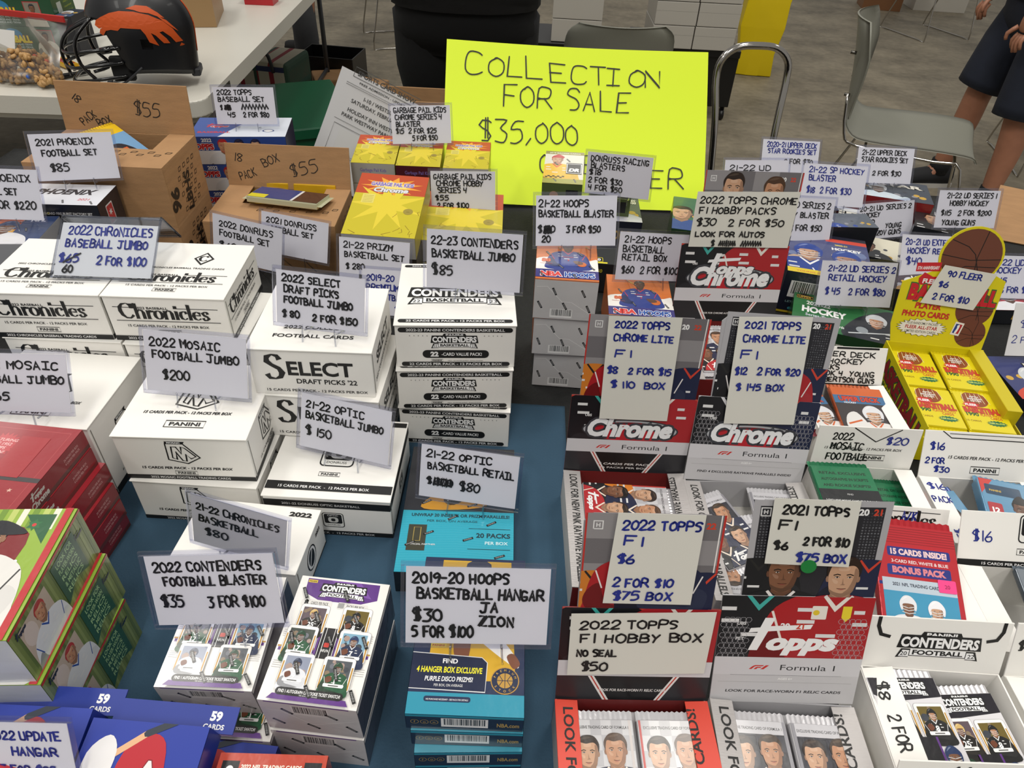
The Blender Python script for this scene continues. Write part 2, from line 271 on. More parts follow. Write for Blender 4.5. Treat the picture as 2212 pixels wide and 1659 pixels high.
# fitted placements: x, y, z, yaw, pitch, roll, width, depth, height (metres, radians)
PL = {
 'K3': [-0.0777, 0.7309, 0.7485, 0.0052, 0.0116, 0.0049, 0.1524, 0.14, 0.0605],
 'K2': [-0.0761, 0.7325, 0.8183, 0.088, -0.0028, 0.0172, 0.1501, 0.14, 0.0706],
 'K1': [-0.0752, 0.7382, 0.887, 0.0801, -0.0026, 0.0092, 0.154, 0.1487, 0.0713],
 'M2': [-0.3767, 0.5703, 0.7499, -0.0171, -0.0036, 0.0037, 0.1517, 0.14, 0.07],
 'M1': [-0.3789, 0.5768, 0.8197, 0.0318, -0.0022, 0.0087, 0.1511, 0.1312, 0.0725],
 'C5': [-0.4428, 0.7502, 0.7498, -0.0081, -0.0026, 0.0089, 0.1545, 0.14, 0.068],
 'C3': [-0.4418, 0.7468, 0.821, -0.0121, 0.0005, 0.0098, 0.162, 0.14, 0.0691],
 'C1': [-0.453, 0.7572, 0.8908, 0.0353, 0.0064, 0.0106, 0.1566, 0.1389, 0.0712],
 'C6': [-0.6018, 0.7497, 0.7506, 0.0065, 0.0051, 0.0053, 0.1606, 0.14, 0.0685],
 'C4': [-0.6024, 0.7491, 0.8203, 0.0113, 0.006, 0.0022, 0.1585, 0.14, 0.0683],
 'C2': [-0.6117, 0.7509, 0.8916, 0.0461, 0.0209, 0.0126, 0.1544, 0.1406, 0.0746],
 'L1': [-0.5832, 0.6052, 0.7485, -0.0196, 0.0007, -0.0049, 0.1452, 0.0955, 0.1209],
 'SL3': [-0.2403, 0.6705, 0.75, -0.0, 0.0, 0.0, 0.153, 0.14, 0.07],
 'SL2': [-0.2374, 0.6587, 0.8192, -0.0277, 0.0, -0.0026, 0.1472, 0.14, 0.0696],
 'SL1': [-0.2414, 0.662, 0.886, 0.0227, -0.0008, 0.0113, 0.141, 0.1264, 0.0648],
 'O1': [-0.2149, 0.5599, 0.7504, -0.0096, -0.0055, 0.0007, 0.1528, 0.1388, 0.0674],
 'CB1': [-0.2967, 0.4633, 0.7486, -0.0646, -0.0109, -0.0231, 0.142, 0.0896, 0.0594],
 'B1': [-0.161, 0.2915, 0.8088, -0.071, 0.0481, -0.0076, 0.0873, 0.1229, 0.0616],
 'B3': [-0.1613, 0.2912, 0.7499, -0.0649, 0.0, -0.0003, 0.0869, 0.124, 0.052],
 'B2': [-0.2616, 0.3103, 0.7996, -0.0006, 0.0595, -0.0085, 0.088, 0.1158, 0.0493],
 'B4': [-0.2462, 0.2865, 0.7496, -0.0149, 0.0, -0.0013, 0.0847, 0.12, 0.047],
 'HH1': [0.07, 0.8662, 0.8806, -0.0224, -0.0205, -0.0219, 0.0888, 0.1074, 0.0615],
 'HH2': [0.0725, 0.8693, 0.816, -0.008, 0.0038, -0.0065, 0.0868, 0.125, 0.0625],
 'HH3': [0.0766, 0.8745, 0.7493, -0.0387, 0.004, -0.0092, 0.0885, 0.125, 0.0629],
 'N1': [-0.0263, 0.2914, 0.8286, 0.0122, -0.0093, 0.0001, 0.1034, 0.165, 0.0275],
 'N2': [-0.0241, 0.2896, 0.802, 0.0184, 0.0, 0.0, 0.1, 0.16, 0.026],
 'N3': [-0.0224, 0.2836, 0.7752, 0.0579, -0.0, -0.0001, 0.0977, 0.16, 0.0259],
 'TE1': [-0.0552, 0.4844, 0.7501, 0.0258, 0.0016, -0.0143, 0.1359, 0.2015, 0.0417],
 'R1': [-0.5812, 0.431, 0.881, -0.0698, 0.0025, -0.0043, 0.19, 0.14, 0.0266],
 'R2': [-0.5799, 0.4295, 0.8547, -0.0698, 0.0051, -0.0014, 0.19, 0.14, 0.0247],
 'R3': [-0.5726, 0.4311, 0.8286, -0.0698, 0.0001, 0.0025, 0.19, 0.14, 0.0252],
 'R4': [-0.5688, 0.4247, 0.8024, -0.0698, -0.0015, 0.0038, 0.19, 0.14, 0.0253],
 'R5': [-0.5678, 0.4228, 0.7762, -0.0698, -0.0012, 0.0052, 0.19, 0.14, 0.0249],
 'R6': [-0.5723, 0.4262, 0.75, -0.0698, 0.0017, -0.0011, 0.19, 0.14, 0.0258],
 'G1': [-0.4964, 0.3038, 0.8509, 0.0401, 0.0424, -0.0833, 0.19, 0.1325, 0.0595],
 'G2': [-0.5065, 0.3134, 0.8013, -0.0876, 0.013, -0.0247, 0.19, 0.13, 0.0567],
 'G3': [-0.4736, 0.3231, 0.7488, 0.1507, -0.047, -0.0359, 0.1899, 0.0866, 0.0518],
 'UB1': [-0.2872, 0.1304, 0.8096, -0.0312, 0.2088, -0.0005, 0.0977, 0.145, 0.03],
 'UB0': [-0.3856, 0.1387, 0.8102, 0.0022, 0.2098, 0.0004, 0.1013, 0.145, 0.03],
 'NF1': [-0.1812, 0.1329, 0.7992, 0.0205, -0.0, -0.0, 0.0899, 0.125, 0.045],
 'BC1': [-0.7341, 1.1447, 0.85, 0.0121, 0.0142, -0.0019, 0.2381, 0.1578, 0.1094],
 'BC2': [-0.4618, 1.1786, 0.75, 0.0222, 0.0165, 0.0318, 0.2423, 0.1626, 0.1],
 'TB1': [-0.5804, 1.4045, 0.864, 0.1431, 0.0032, 0.0164, 0.1564, 0.1065, 0.057],
 'GT1': [-0.3068, 1.395, 0.8398, 0.0239, 0.0944, 0.0049, 0.0888, 0.1244, 0.0449],
 'GT2': [-0.2142, 1.3914, 0.8399, 0.0332, 0.0815, 0.0029, 0.0899, 0.1245, 0.045],
 'GT3': [-0.1165, 1.3905, 0.8403, 0.0132, 0.0761, -0.0044, 0.0924, 0.1245, 0.0451],
 'GB1': [-0.241, 1.0898, 0.84, -0.0224, 0.1746, 0.0142, 0.1258, 0.1825, 0.045],
 'GB2': [-0.1058, 1.1628, 0.7962, 0.0258, 0.0785, 0.0147, 0.1467, 0.1777, 0.0455],
 'DR1': [0.0821, 1.3778, 0.8246, -0.0649, 0.1505, -0.0208, 0.0821, 0.1243, 0.0448],
 'DR2': [0.2104, 1.3431, 0.75, -0.0227, 0.0758, -0.0085, 0.0792, 0.1285, 0.045],
 'HR1': [0.2067, 0.9696, 0.75, -0.0386, 0.0066, -0.0189, 0.1089, 0.1319, 0.075],
 'UBH': [0.5576, 1.1142, 0.7507, -0.2327, 0.0161, -0.0675, 0.1468, 0.1726, 0.0945],
 'UG': [0.5526, 0.9946, 0.75, -0.3281, 0.0186, -0.1174, 0.1648, 0.1369, 0.045],
 'UK': [0.8968, 1.3897, 0.7497, -0.4097, 0.0047, -0.0539, 0.1214, 0.1186, 0.05],
 'UF': [0.8257, 1.4999, 0.7498, -0.256, 0.0079, -0.0508, 0.118, 0.078, 0.07],
 'UW': [0.6631, 1.3563, 0.7499, -0.2964, -0.0018, -0.0179, 0.0516, 0.1178, 0.06],
 'UM': [0.7203, 1.2688, 0.7499, -0.3457, 0.0032, -0.0398, 0.0736, 0.0917, 0.04],
 'UP': [0.7521, 1.1187, 0.7498, -0.1693, 0.0187, -0.0477, 0.1128, 0.0388, 0.06],
 'PH1': [-0.7744, 1.0527, 0.8719, 0.0573, -0.003, 0.0002, 0.16, 0.0856, 0.06],
 'YB': [-0.8249, 0.9474, 0.86, 0.1072, -0.0013, 0.0001, 0.16, 0.0946, 0.0499],
 'NX': [0.3255, 1.2695, 0.7502, -0.1704, 0.0036, -0.005, 0.0371, 0.1845, 0.0851],
 'NY': [0.1648, 1.1648, 0.7497, -0.0385, -0.0005, -0.0012, 0.0359, 0.0624, 0.0599],
 'FL': [0.6632, 0.7428, 0.75, -0.0931, 0.0076, -0.0149, 0.1527, 0.2121, 0.062],
 'flyer': [-0.4102, 1.5133, 0.7666, -0.1577, -0.3812, 0.3442, 0.19, 0.001, 0.244],
 'poster': [0.1192, 1.5107, 0.7598, 0.0568, -0.6738, 0.0144, 0.5969, 0.001, 0.3631],
 'T5': [0.2779, 0.3478, 0.8001, -0.0125, -0.3163, -0.0528, 0.1382, 0.0015, 0.1255],
 'T4': [0.1307, 0.3427, 0.8002, 0.0389, -0.3144, 0.0017, 0.1465, 0.0015, 0.1085],
 'TC3': [0.3038, 0.6401, 0.8003, 0.0484, -0.3044, 0.0409, 0.1537, 0.0015, 0.1164],
 'TC2': [0.1506, 0.6466, 0.8002, 0.03, -0.1829, 0.0127, 0.1556, 0.0015, 0.1123],
 'TC1': [0.3504, 1.0113, 0.8004, 0.0662, -0.218, 0.0065, 0.177, 0.0015, 0.1324],
 'W1': [0.4284, 0.3782, 0.8199, -0.0191, -0.3669, -0.0145, 0.1363, 0.0015, 0.0594],
 'W2': [0.4493, 0.5401, 0.8198, -0.0194, -0.5265, 0.012, 0.1276, 0.0015, 0.0416],
 'W3': [0.455, 0.6577, 0.8198, -0.0189, -0.1894, -0.0176, 0.1288, 0.0015, 0.0602],
 'W4': [0.4843, 0.8285, 0.8197, 0.022, -0.4359, 0.0105, 0.1255, 0.0015, 0.0574],
 'V2': [0.5873, 0.5086, 0.82, -0.0204, -0.6122, -0.0074, 0.1457, 0.0015, 0.0631],
 'V3': [0.6034, 0.6462, 0.8202, -0.0118, -0.487, 0.0008, 0.1537, 0.0015, 0.0614],
 'V1': [0.5711, 0.3769, 0.82, 0.0095, -0.3979, -0.0063, 0.1394, 0.0015, 0.0606],
 'W0': [0.3933, 0.2436, 0.8197, 0.0266, -0.3698, 0.0167, 0.1228, 0.0015, 0.06],
 'S1': [-0.7402, 1.1112, 0.9449, 0.2968, -0.3267, 0.0224, 0.1324, 0.003, 0.0827],
 'S2': [-0.8032, 0.9884, 0.9299, 0.1264, -0.3737, 0.034, 0.128, 0.003, 0.0848],
 'S3': [-0.5418, 0.7833, 0.9659, 0.0948, -0.9508, 0.0385, 0.1291, 0.003, 0.0897],
 'S4': [-0.373, 0.6308, 0.9049, -0.0332, -0.3788, 0.0187, 0.1302, 0.003, 0.0826],
 'S5': [-0.5767, 0.6008, 0.89, -0.0641, -0.4989, -0.0677, 0.1406, 0.003, 0.0777],
 'S6': [-0.2877, 0.4701, 0.8199, -0.129, 0.0016, 0.2007, 0.1107, 0.003, 0.0922],
 'S7': [-0.2575, 0.357, 0.8649, -0.0593, -0.4059, -0.1416, 0.1299, 0.003, 0.0806],
 'S8': [-0.2302, 0.6821, 0.9748, -0.1407, -0.3658, -0.0137, 0.1167, 0.003, 0.0725],
 'S9': [-0.2047, 0.6156, 0.8299, -0.2113, -0.3428, 0.0163, 0.1261, 0.003, 0.0808],
 'S10': [-0.0572, 0.7904, 0.9699, -0.0005, -0.224, 0.0139, 0.1305, 0.003, 0.0858],
 'S11': [-0.0484, 0.5761, 0.7999, -0.1167, -0.3743, 0.0018, 0.1287, 0.003, 0.0779],
 'S12': [-0.0205, 0.3484, 0.868, 0.0554, -0.4292, 0.0184, 0.1379, 0.003, 0.0865],
 'S13': [-0.4792, 1.0888, 0.81, -0.1341, -0.1745, 0.1113, 0.1345, 0.003, 0.0904],
 'S14': [-0.4128, 1.1422, 0.8, -0.193, -0.2921, 0.0396, 0.1396, 0.003, 0.0826],
 'S15': [-0.2429, 1.0302, 0.8219, -0.0496, -0.3172, 0.0152, 0.1282, 0.003, 0.0832],
 'S16': [-0.1961, 0.9545, 0.8098, 0.0719, -0.3346, 0.0586, 0.1161, 0.003, 0.0829],
 'S17': [-0.5686, 1.4423, 0.9299, 0.0816, -0.2911, -0.0193, 0.1291, 0.003, 0.0792],
 'S18': [-0.2139, 1.4645, 0.8999, 0.1463, -0.3718, -0.0158, 0.1313, 0.003, 0.0838],
 'S19': [-0.1113, 1.276, 0.845, -0.009, -0.2624, -0.0438, 0.1329, 0.003, 0.0826],
 'S20': [0.1849, 1.3164, 0.872, -0.2654, -0.166, -0.0505, 0.1354, 0.003, 0.0884],
 'S21': [0.0827, 0.9329, 0.9649, 0.0824, -0.4079, -0.014, 0.1265, 0.003, 0.0803],
 'S22': [0.2248, 1.0541, 0.8413, 0.3084, -0.3612, 0.1405, 0.1372, 0.003, 0.0886],
 'S30': [0.6042, 1.5689, 0.83, 0.137, -0.4905, 0.0458, 0.1443, 0.003, 0.0851],
 'S31': [0.4875, 1.4153, 0.8371, -0.0242, -0.4396, -0.0491, 0.1393, 0.003, 0.0871],
 'S32': [0.6229, 1.3511, 0.8591, 0.0639, -0.4876, 0.033, 0.1388, 0.003, 0.0887],
 'S33': [0.8117, 1.5505, 0.83, 0.0885, -0.475, 0.0155, 0.1397, 0.003, 0.0853],
 'S34': [0.5354, 1.2472, 0.8313, 0.1689, -0.4177, 0.0679, 0.1387, 0.003, 0.0888],
 'S35': [0.7896, 1.4125, 0.765, 0.2349, -0.4167, -0.0181, 0.1415, 0.003, 0.0842],
 'S36': [0.9291, 1.3864, 0.81, 0.0727, -0.4019, -0.0089, 0.1399, 0.003, 0.0848],
 'S37': [0.7755, 1.1855, 0.7983, 0.2154, -0.5365, 0.09, 0.1384, 0.003, 0.0891],
 'S38': [0.5878, 1.0636, 0.805, -0.0724, -0.364, -0.0503, 0.1349, 0.003, 0.0868],
 'S40': [0.9267, 1.1612, 0.7791, 0.0524, -0.5098, 0.0031, 0.1388, 0.003, 0.0878],
 'S41': [0.8815, 0.9726, 0.7877, 0.1306, -0.4311, 0.0497, 0.139, 0.003, 0.0874],
 'S42': [-0.374, 0.2226, 0.8498, -0.1394, -0.4959, -0.1908, 0.1096, 0.003, 0.0581],
}
HDR = {
 'hT5': [[-50.4, 225.4], [56.5, 223.1], [66.4, 125.0], [-52.6, 123.8]],
 'nT5': [[-36.9, 229.6], [36.8, 227.6], [37.1, 160.5], [-37.2, 162.9]],
 'hT4': [[-60.2, 207.6], [58.6, 208.4], [63.3, 108.9], [-59.5, 107.2]],
 'nT4a': [[-32.0, 211.4], [44.4, 210.7], [42.6, 116.3], [-37.6, 116.5]],
 'nT4b': [[-65.0, 104.0], [68.0, 108.6], [65.8, 36.9], [-64.5, 32.6]],
 'hTC3': [[-65.8, 220.8], [65.0, 224.9], [74.9, 116.7], [-61.6, 115.7]],
 'nTC3': [[-48.1, 220.3], [39.3, 225.5], [47.5, 86.2], [-40.9, 82.6]],
 'hTC2': [[-64.3, 218.2], [62.9, 219.9], [74.0, 112.0], [-68.2, 112.2]],
 'nTC2': [[-45.4, 220.0], [39.4, 221.9], [43.4, 82.3], [-41.2, 82.1]],
 'hTC1': [[-61.7, 248.0], [78.9, 247.4], [86.5, 132.8], [-67.9, 131.0]],
 'nTC1': [[-76.6, 215.7], [85.9, 219.8], [84.0, 130.3], [-78.6, 128.3]],
 'sT5': [[-69.1, 63.2], [68.0, 61.3]],
 'sT4': [[-75.9, 48.9]],
 'sTC3': [[-75.1, 52.4], [-76.7, 29.9], [79.5, 55.3]],
 'sTC2': [[-77.5, 50.9], [-77.9, 28.9]],
 'sTC1': [[-86.8, 63.4], [-86.9, 37.5]],
}
# ------------------------------------------------------------------ printed art
BK, WT, GD = '#141414', '#e9e7e2', '#b98a35'
def panini(A, x, y, w, col=BK, fill=None):
    h = w * .24
    if fill: A.r(x - w / 2, y - h / 2, w, h, fill)
    A.box(x - w / 2, y - h / 2, w, h, w * .02, col); A.t('PANINI', x, y - h * .26, h * .52, col, w=w * .78, b=.03)
def contenders(A, x, y, w, mid='BASKETBALL', a='22', b='23', sc=1):
    A.push(x, y, w / 100)
    A.pl([-26, 16, -22, 24, 22, 24, 26, 16], BK); A.t('PANINI', 0, 17.5, 5, '#f4f4f4', w=36, b=.04)
    A.pl([-50, 0, -47, 19, 47, 19, 50, 0], BK); A.t('CONTENDERS', 0, 2.5, 13, '#f6f6f6', w=92, b=.045, out=BK, ob=.09)
    A.pl([-49, -14, -44, -1, 44, -1, 49, -14, 42, -13, 34, -13, 34, -11, -34, -11, -34, -13, -42, -13], BK)
    A.r(-33, -10, 66, 9, '#f6f6f6'); A.t(mid, 0, -8.6, 6.2, BK, w=60, b=.04)
    A.pl([-46, -12, -42, -3, -34, -3, -34, -12], '#f6f6f6'); A.pl([46, -12, 42, -3, 34, -3, 34, -12], '#f6f6f6')
    A.t(a, -40, -10.5, 5.5, BK, w=8); A.t(b, 40, -10.5, 5.5, BK, w=8); A.pop()
def el(cx, cy, rx, ry, n=14): return [(cx + rx * math.cos(2 * math.pi * i / n), cy + ry * math.sin(2 * math.pi * i / n)) for i in range(n + 1)]
FAT = {'C': ([(6.2, 6.3), (5.8, 8), (4.2, 8.9), (2, 8.4), (.6, 6.5), (.4, 4.3), (1, 2), (2.6, .3), (4.6, .2), (6.4, 2)], [(6.3, 6), (6.3, 8.8)]), 
 'h': ([(1, 0), (1, 9)], [(1, 3.6), (2.4, 5.2), (3.8, 4.8), (4.3, 3.6), (4.3, 0)], [(0, 0), (2, 0)], [(3.4, 0), (5.3, 0)], [(0, 9), (1, 9)]),
 'r': ([(1, 0), (1, 5)], [(1, 3), (2, 4.8), (3, 5)], [(3.2, 5), (3.25, 4)], [(0, 0), (2.2, 0)], [(0, 5), (1, 5)]), 'o': (el(2.3, 2.5, 1.8, 2.4),),
 'n': ([(1, 0), (1, 5)], [(1, 3.6), (2.4, 5.2), (3.8, 4.8), (4.3, 3.6), (4.3, 0)], [(0, 0), (2, 0)], [(3.4, 0), (5.3, 0)], [(0, 5), (1, 5)]),
 'i': ([(1, 0), (1, 5)], [(1, 6.7), (1, 8.1)], [(0, 0), (2, 0)], [(0, 5), (1, 5)]), 'c': ([(3.6, 3.6), (3.3, 4.7), (2.2, 5), (.9, 4.2), (.6, 2.5), (1, .8), (2.4, .1), (3.8, 1)],),
 'l': ([(1, 0), (1, 9)], [(0, 0), (2, 0)], [(0, 9), (1, 9)]), 'e': ([(.8, 2.8), (3.9, 2.8), (3.6, 4.3), (2.3, 5), (.9, 4.1), (.5, 2.5), (1, .8), (2.4, .1), (3.9, 1)],),
 's': ([(3.3, 3.7), (3, 4.8), (1.8, 5), (.8, 4.2), (1.3, 3), (2.8, 2.2), (3.4, 1.1), (2.4, .1), (1.1, .1), (.6, 1.4)],)}
WID = dict(C=7.2, h=5.6, r=3.7, o=4.7, n=5.6, i=2.3, c=4.2, l=2.3, e=4.4, s=4)
def fat(A, s, x, y, w, col=BK):
    W = sum(WID[c] for c in s); A.push(x - w / 2, y, w / W); cx = 0
    for c in s:
        A.nib([[(cx + a, b) for a, b in q] for q in FAT[c]], .28, 1.75 if c != 'C' else 2.1, col); cx += WID[c]
    A.pop()
def chron(A, w, h, y0=0, band=True):      # the set of lines on a face w x h
    u = h / 68
    A.ln([(w * .06, 52 * u + y0), (w * .22, 51.6 * u + y0)], .9, BK); A.t('2022 BASEBALL', w * .38, 49.6 * u + y0, 3.4 * u, BK, w=w * .27, b=.02)
    A.ln([(w * .56, 51.6 * u + y0), (w * .93, 51.6 * u + y0)], .9, BK); fat(A, 'Chronicles', w * .48, 35 * u + y0, w * .74)
    A.ln([(w * .06, 31.5 * u + y0), (w * .93, 31.5 * u + y0)], .9, BK); A.t('15 CARDS PER PACK - 12 PACKS PER BOX', w * .48, 22 * u + y0, 3.6 * u, BK, w=w * .68)
    panini(A, w * .48, 14 * u + y0, w * .19)
    if band: A.r(0, 0, w, 7.5 * u, BK); A.t('2022 CHRONICLES BASEBALL TRADING CARDS', w * .48, 2 * u, 3.6 * u, '#e8e8e8', w=w * .75)
def a_chron(w, d, h):
    T = Art(w, d); y = d * .70
    T.p([(w * .55, y), (w * .64, y + 17), (w * .73, y), (w * .64, y - 17)], BK); T.p([(w * .572, y), (w * .64, y + 13), (w * .708, y), (w * .64, y - 13)], '#f1efea')
    T.nib([[(w * .64 + a * 1.6, y + b * 1.6) for a, b in [(2.6, 2), (2, 4), (-.5, 4.4), (-3, 2.6), (-3.4, -.5), (-2, -3.6), (.8, -4.2), (3, -2.4)]]], .8, 4.4, BK)
    T.t('2022 CHRONICLES BASEBALL TRADING CARDS', w * .5, d * .50, 3.6, BK, w=w * .74); chron(T, w, 68, y0=2, band=False)
    F = Art(w, h); chron(F, w, h); R = Art(d, h); chron(R, d, h); return dict(top=T, front=F, right=R)
def mosaic_logo(A, x, y, s):
    A.push(x, y, s)
    A.ln([(-9, 9), (3, 9), (12, -4), (2.5, -10), (-10, -6.5), (-9, 9)], .9, BK, caps=2); A.pl([-9, 11, 4.5, 11, 3, 8.6, -9.2, 8.6], BK); A.t('MOSAIC', -3, 9.1, 1.5, '#eee', w=9, b=.03)
    A.ln([(-6.8, -4.6), (-5.6, 6), (-2.4, 6), (0, -.5), (1, 6), (3.4, 5), (9.4, -3), (5.6, -5.2), (3, -1), (2.2, -7.6), (-.4, -7.2), (-3.4, 1.2), (-4, -6), (-6.8, -4.6)], .8, BK, caps=2); A.pop()
def a_mosaic(w, d, h):
    T = Art(w, d); mosaic_logo(T, w * .5, d * .52, 2.2); T.t('15 CARDS PER PACK - 12 PACKS PER BOX', w * .48, d * .29, 4.4, BK, w=w * .68, sh=.2, b=.03); panini(T, w * .5, d * .16, w * .30)
    F = Art(w, h); mosaic_logo(F, w * .48, h * .64, 1.7); F.t('15 CARDS PER PACK - 12 PACKS PER BOX', w * .49, h * .255, 3.8, BK, w=w * .70, sh=.2, b=.03); panini(F, w * .47, h * .165, w * .17)
    F.r(0, 0, w, h * .1, BK); F.t('2022 MOSAIC FOOTBALL TRADING CARDS', w * .49, h * .025, 3.4, '#ddd', w=w * .62)
    R = Art(d, h); mosaic_logo(R, d * .48, h * .58, 2.0); R.t('15 CARDS PER PACK -', d * .5, h * .17, 3.4, BK, w=d * .6, sh=.2); R.r(0, 0, d, h * .1, BK); panini(R, d * .5, h * .14, d * .2); return dict(top=T, front=F, right=R)
def a_select(w, d, h):
    T = Art(w, d); panini(T, w * .57, d * .48, w * .28); T.t('2022 COLLEGIATE', w * .54, d * .30, 6.5, BK, w=w * .62, b=.02); T.t('FOOTBALL CARDS', w * .50, d * .17, 6.5, BK, w=w * .66, b=.02)
    F = Art(w, h); F.nib([[(w * .19 + a * 2.6, h * .44 + b * 2.5) for a, b in [(3.4, 9.5), (2.5, 11.8), (.2, 12.4), (-2.2, 11), (-2.6, 8.4), (-.5, 6.2), (2.4, 4.2), (3.6, 1.6), (2.6, -1), (.2, -2.2), (-2.4, -1.8), (-3.4, .6)]]], 1.6, 8, BK)
    F.t('ELECT', w * .57, h * .46, 20, BK, w=w * .54, b=.03); F.t("DRAFT PICKS '22", w * .61, h * .27, 7, BK, w=w * .50, b=.02); F.t('15 CARDS PER PACK - 12 PACKS PER BOX', w * .52, h * .08, 3.8, BK, w=w * .84)
    R = Art(d, h); R.t('SELECT', d * .5, h * .45, 16, BK, w=d * .6, b=.03); R.t('2022 COLLEGIATE FOOTBALL', d * .5, h * .2, 6, BK, w=d * .8); return dict(top=T, front=F, right=R)
def optic_logo(A, x, y, s):
    A.push(x, y, s); A.rr(-17, -17, 34, 34, 5, BK); A.rr(-15.6, -15.6, 31.2, 31.2, 4, '#ecebe6'); A.rr(-14, -8, 28, 22, 3, BK); A.t('OPTIC', 0, 9, 3.4, '#ddd', w=17)
    A.rr(-8, -6, 16, 13, 5, '#cfcfcb'); A.rr(-3.4, -3, 6.8, 7, 2.5, BK); A.t('DONRUSS', 0, -13, 3, BK, w=20); A.pop()
def a_optic(w, d, h):
    T = Art(w, d); optic_logo(T, w * .5, d * .52, 1.25); panini(T, w * .47, d * .27, w * .17); T.r(0, d * .07, w, d * .095, BK); T.t('15 CARDS PER PACK  -  12 PACKS PER BOX', w * .46, d * .095, 4, '#eee', w=w * .72)
    T.r(w * .88, d * .92, w * .12, d * .06, BK)
    F = Art(w, h); F.r(0, h * .74, w, h * .17, BK); F.t('2021-22 DONRUSS OPTIC BASKETBALL', w * .45, h * .79, 3.6, '#ccc', w=w * .62); optic_logo(F, w * .53, h * .42, .78)
    F.r(0, 0, w, h * .12, BK); F.t('15 CARDS PER PACK  -  12 PACKS PER BOX', w * .5, h * .03, 3.4, '#ccc', w=w * .7)
    R = Art(d, h); R.r(0, h * .74, d, h * .17, BK); R.r(0, 0, d, h * .12, BK); optic_logo(R, d * .5, h * .42, .7); return dict(top=T, front=F, right=R)
def a_cont(w, d, h):
    def pill(A, y, hh, s, k=.95, b=.02): A.rr(w * (1 - k) / 2, y, w * k, hh, hh / 2, BK); A.t(s, w / 2, y + hh * .24, hh * .52, '#e6e6e6', w=w * k * .86, b=b)
    T = Art(w, d); pill(T, 4, 7.5, '22 CARDS PER PACK - 12 PACKS PER BOX'); contenders(T, w * .49, d * .42, w * .82); pill(T, d - 10, 6, '2022-23 PANINI CONTENDERS BASKETBALL')
    F = Art(w, h); pill(F, h - 11, 7.4, '2022-23 PANINI CONTENDERS BASKETBALL'); contenders(F, w * .49, h * .59, w * .40); F.rr(w * .22, h * .23, w * .56, h * .19, 6, BK); F.t('22', w * .32, h * .27, 7, '#eee', b=.06); F.t('-CARD VALUE PACK!', w * .55, h * .285, 5, '#eee', w=w * .34, b=.02)
    panini(F, w * .34, h * .17, w * .10); F.t('AGES 9+ - NO PURCHASE NECESSARY - SEE PACK FOR DETAILS', w * .58, h * .155, 1.3, '#555', w=w * .3); pill(F, 2, 7, '22 CARDS PER PACK - 12 PACKS PER BOX', .92)
    for sx in (.12, .74):
        for i in range(5): F.e(w * (sx + .036 * i), h * .76, .6, .6, BK, 6)
    return dict(top=T, front=F, right=Art(d, h))
SK = ['#b98766', '#7d543c', '#c49a7c', '#5f4030', '#a87454']
def mixc(a, b, t):
    f = lambda c: [int(c[i:i + 2], 16) for i in (1, 3, 5)] if len(c) == 7 else [int(k, 16) * 17 for k in c[1:]]
    return '#' + ''.join('%02x' % int(p + (q - p) * t) for p, q in zip(f(a), f(b)))
def torso(A, x, y, s, jersey, trim=None, badge='#ddd'):      # suited figure without its head, folded arms
    A.push(x, y, s); dk = mixc(jersey, '#000000', .35)
    A.cv([-1.3, -.55, -.8, -.12, -.3, .02, .3, .02, .8, -.12, 1.3, -.55, 1.55, -1.6, 1.45, -2.6, -1.45, -2.6, -1.55, -1.6], jersey)
    A.cv([-1.5, -1.3, -1.1, -1.0, -.9, -1.6, -.5, -1.9, .6, -1.75, .9, -2.1, 0, -2.3, -1.2, -2.2, -1.6, -1.8], dk); A.cv([1.5, -1.3, 1.1, -1.0, .95, -1.7, .3, -1.7, -.6, -1.5, -.8, -1.8, .2, -2.0, 1.2, -2.1], mixc(jersey, '#888888', .12))
    if trim: A.pl([-.3, .02, 0, -.35, .3, .02, .36, -.02, 0, -.5, -.36, -.02], trim); A.ln([(-1.25, -.5), (-1.0, -1.2)], .05, trim); A.ln([(1.25, -.5), (1.0, -1.2)], .05, trim)
    for bx, by, w_ in ((-.6, -.5, .3), (-.55, -.8, .36), (.5, -.55, .22), (.55, -.85, .3), (-.1, -1.15, .4)): A.r(bx - w_ / 2, by, w_, .09, badge)
    A.pop()
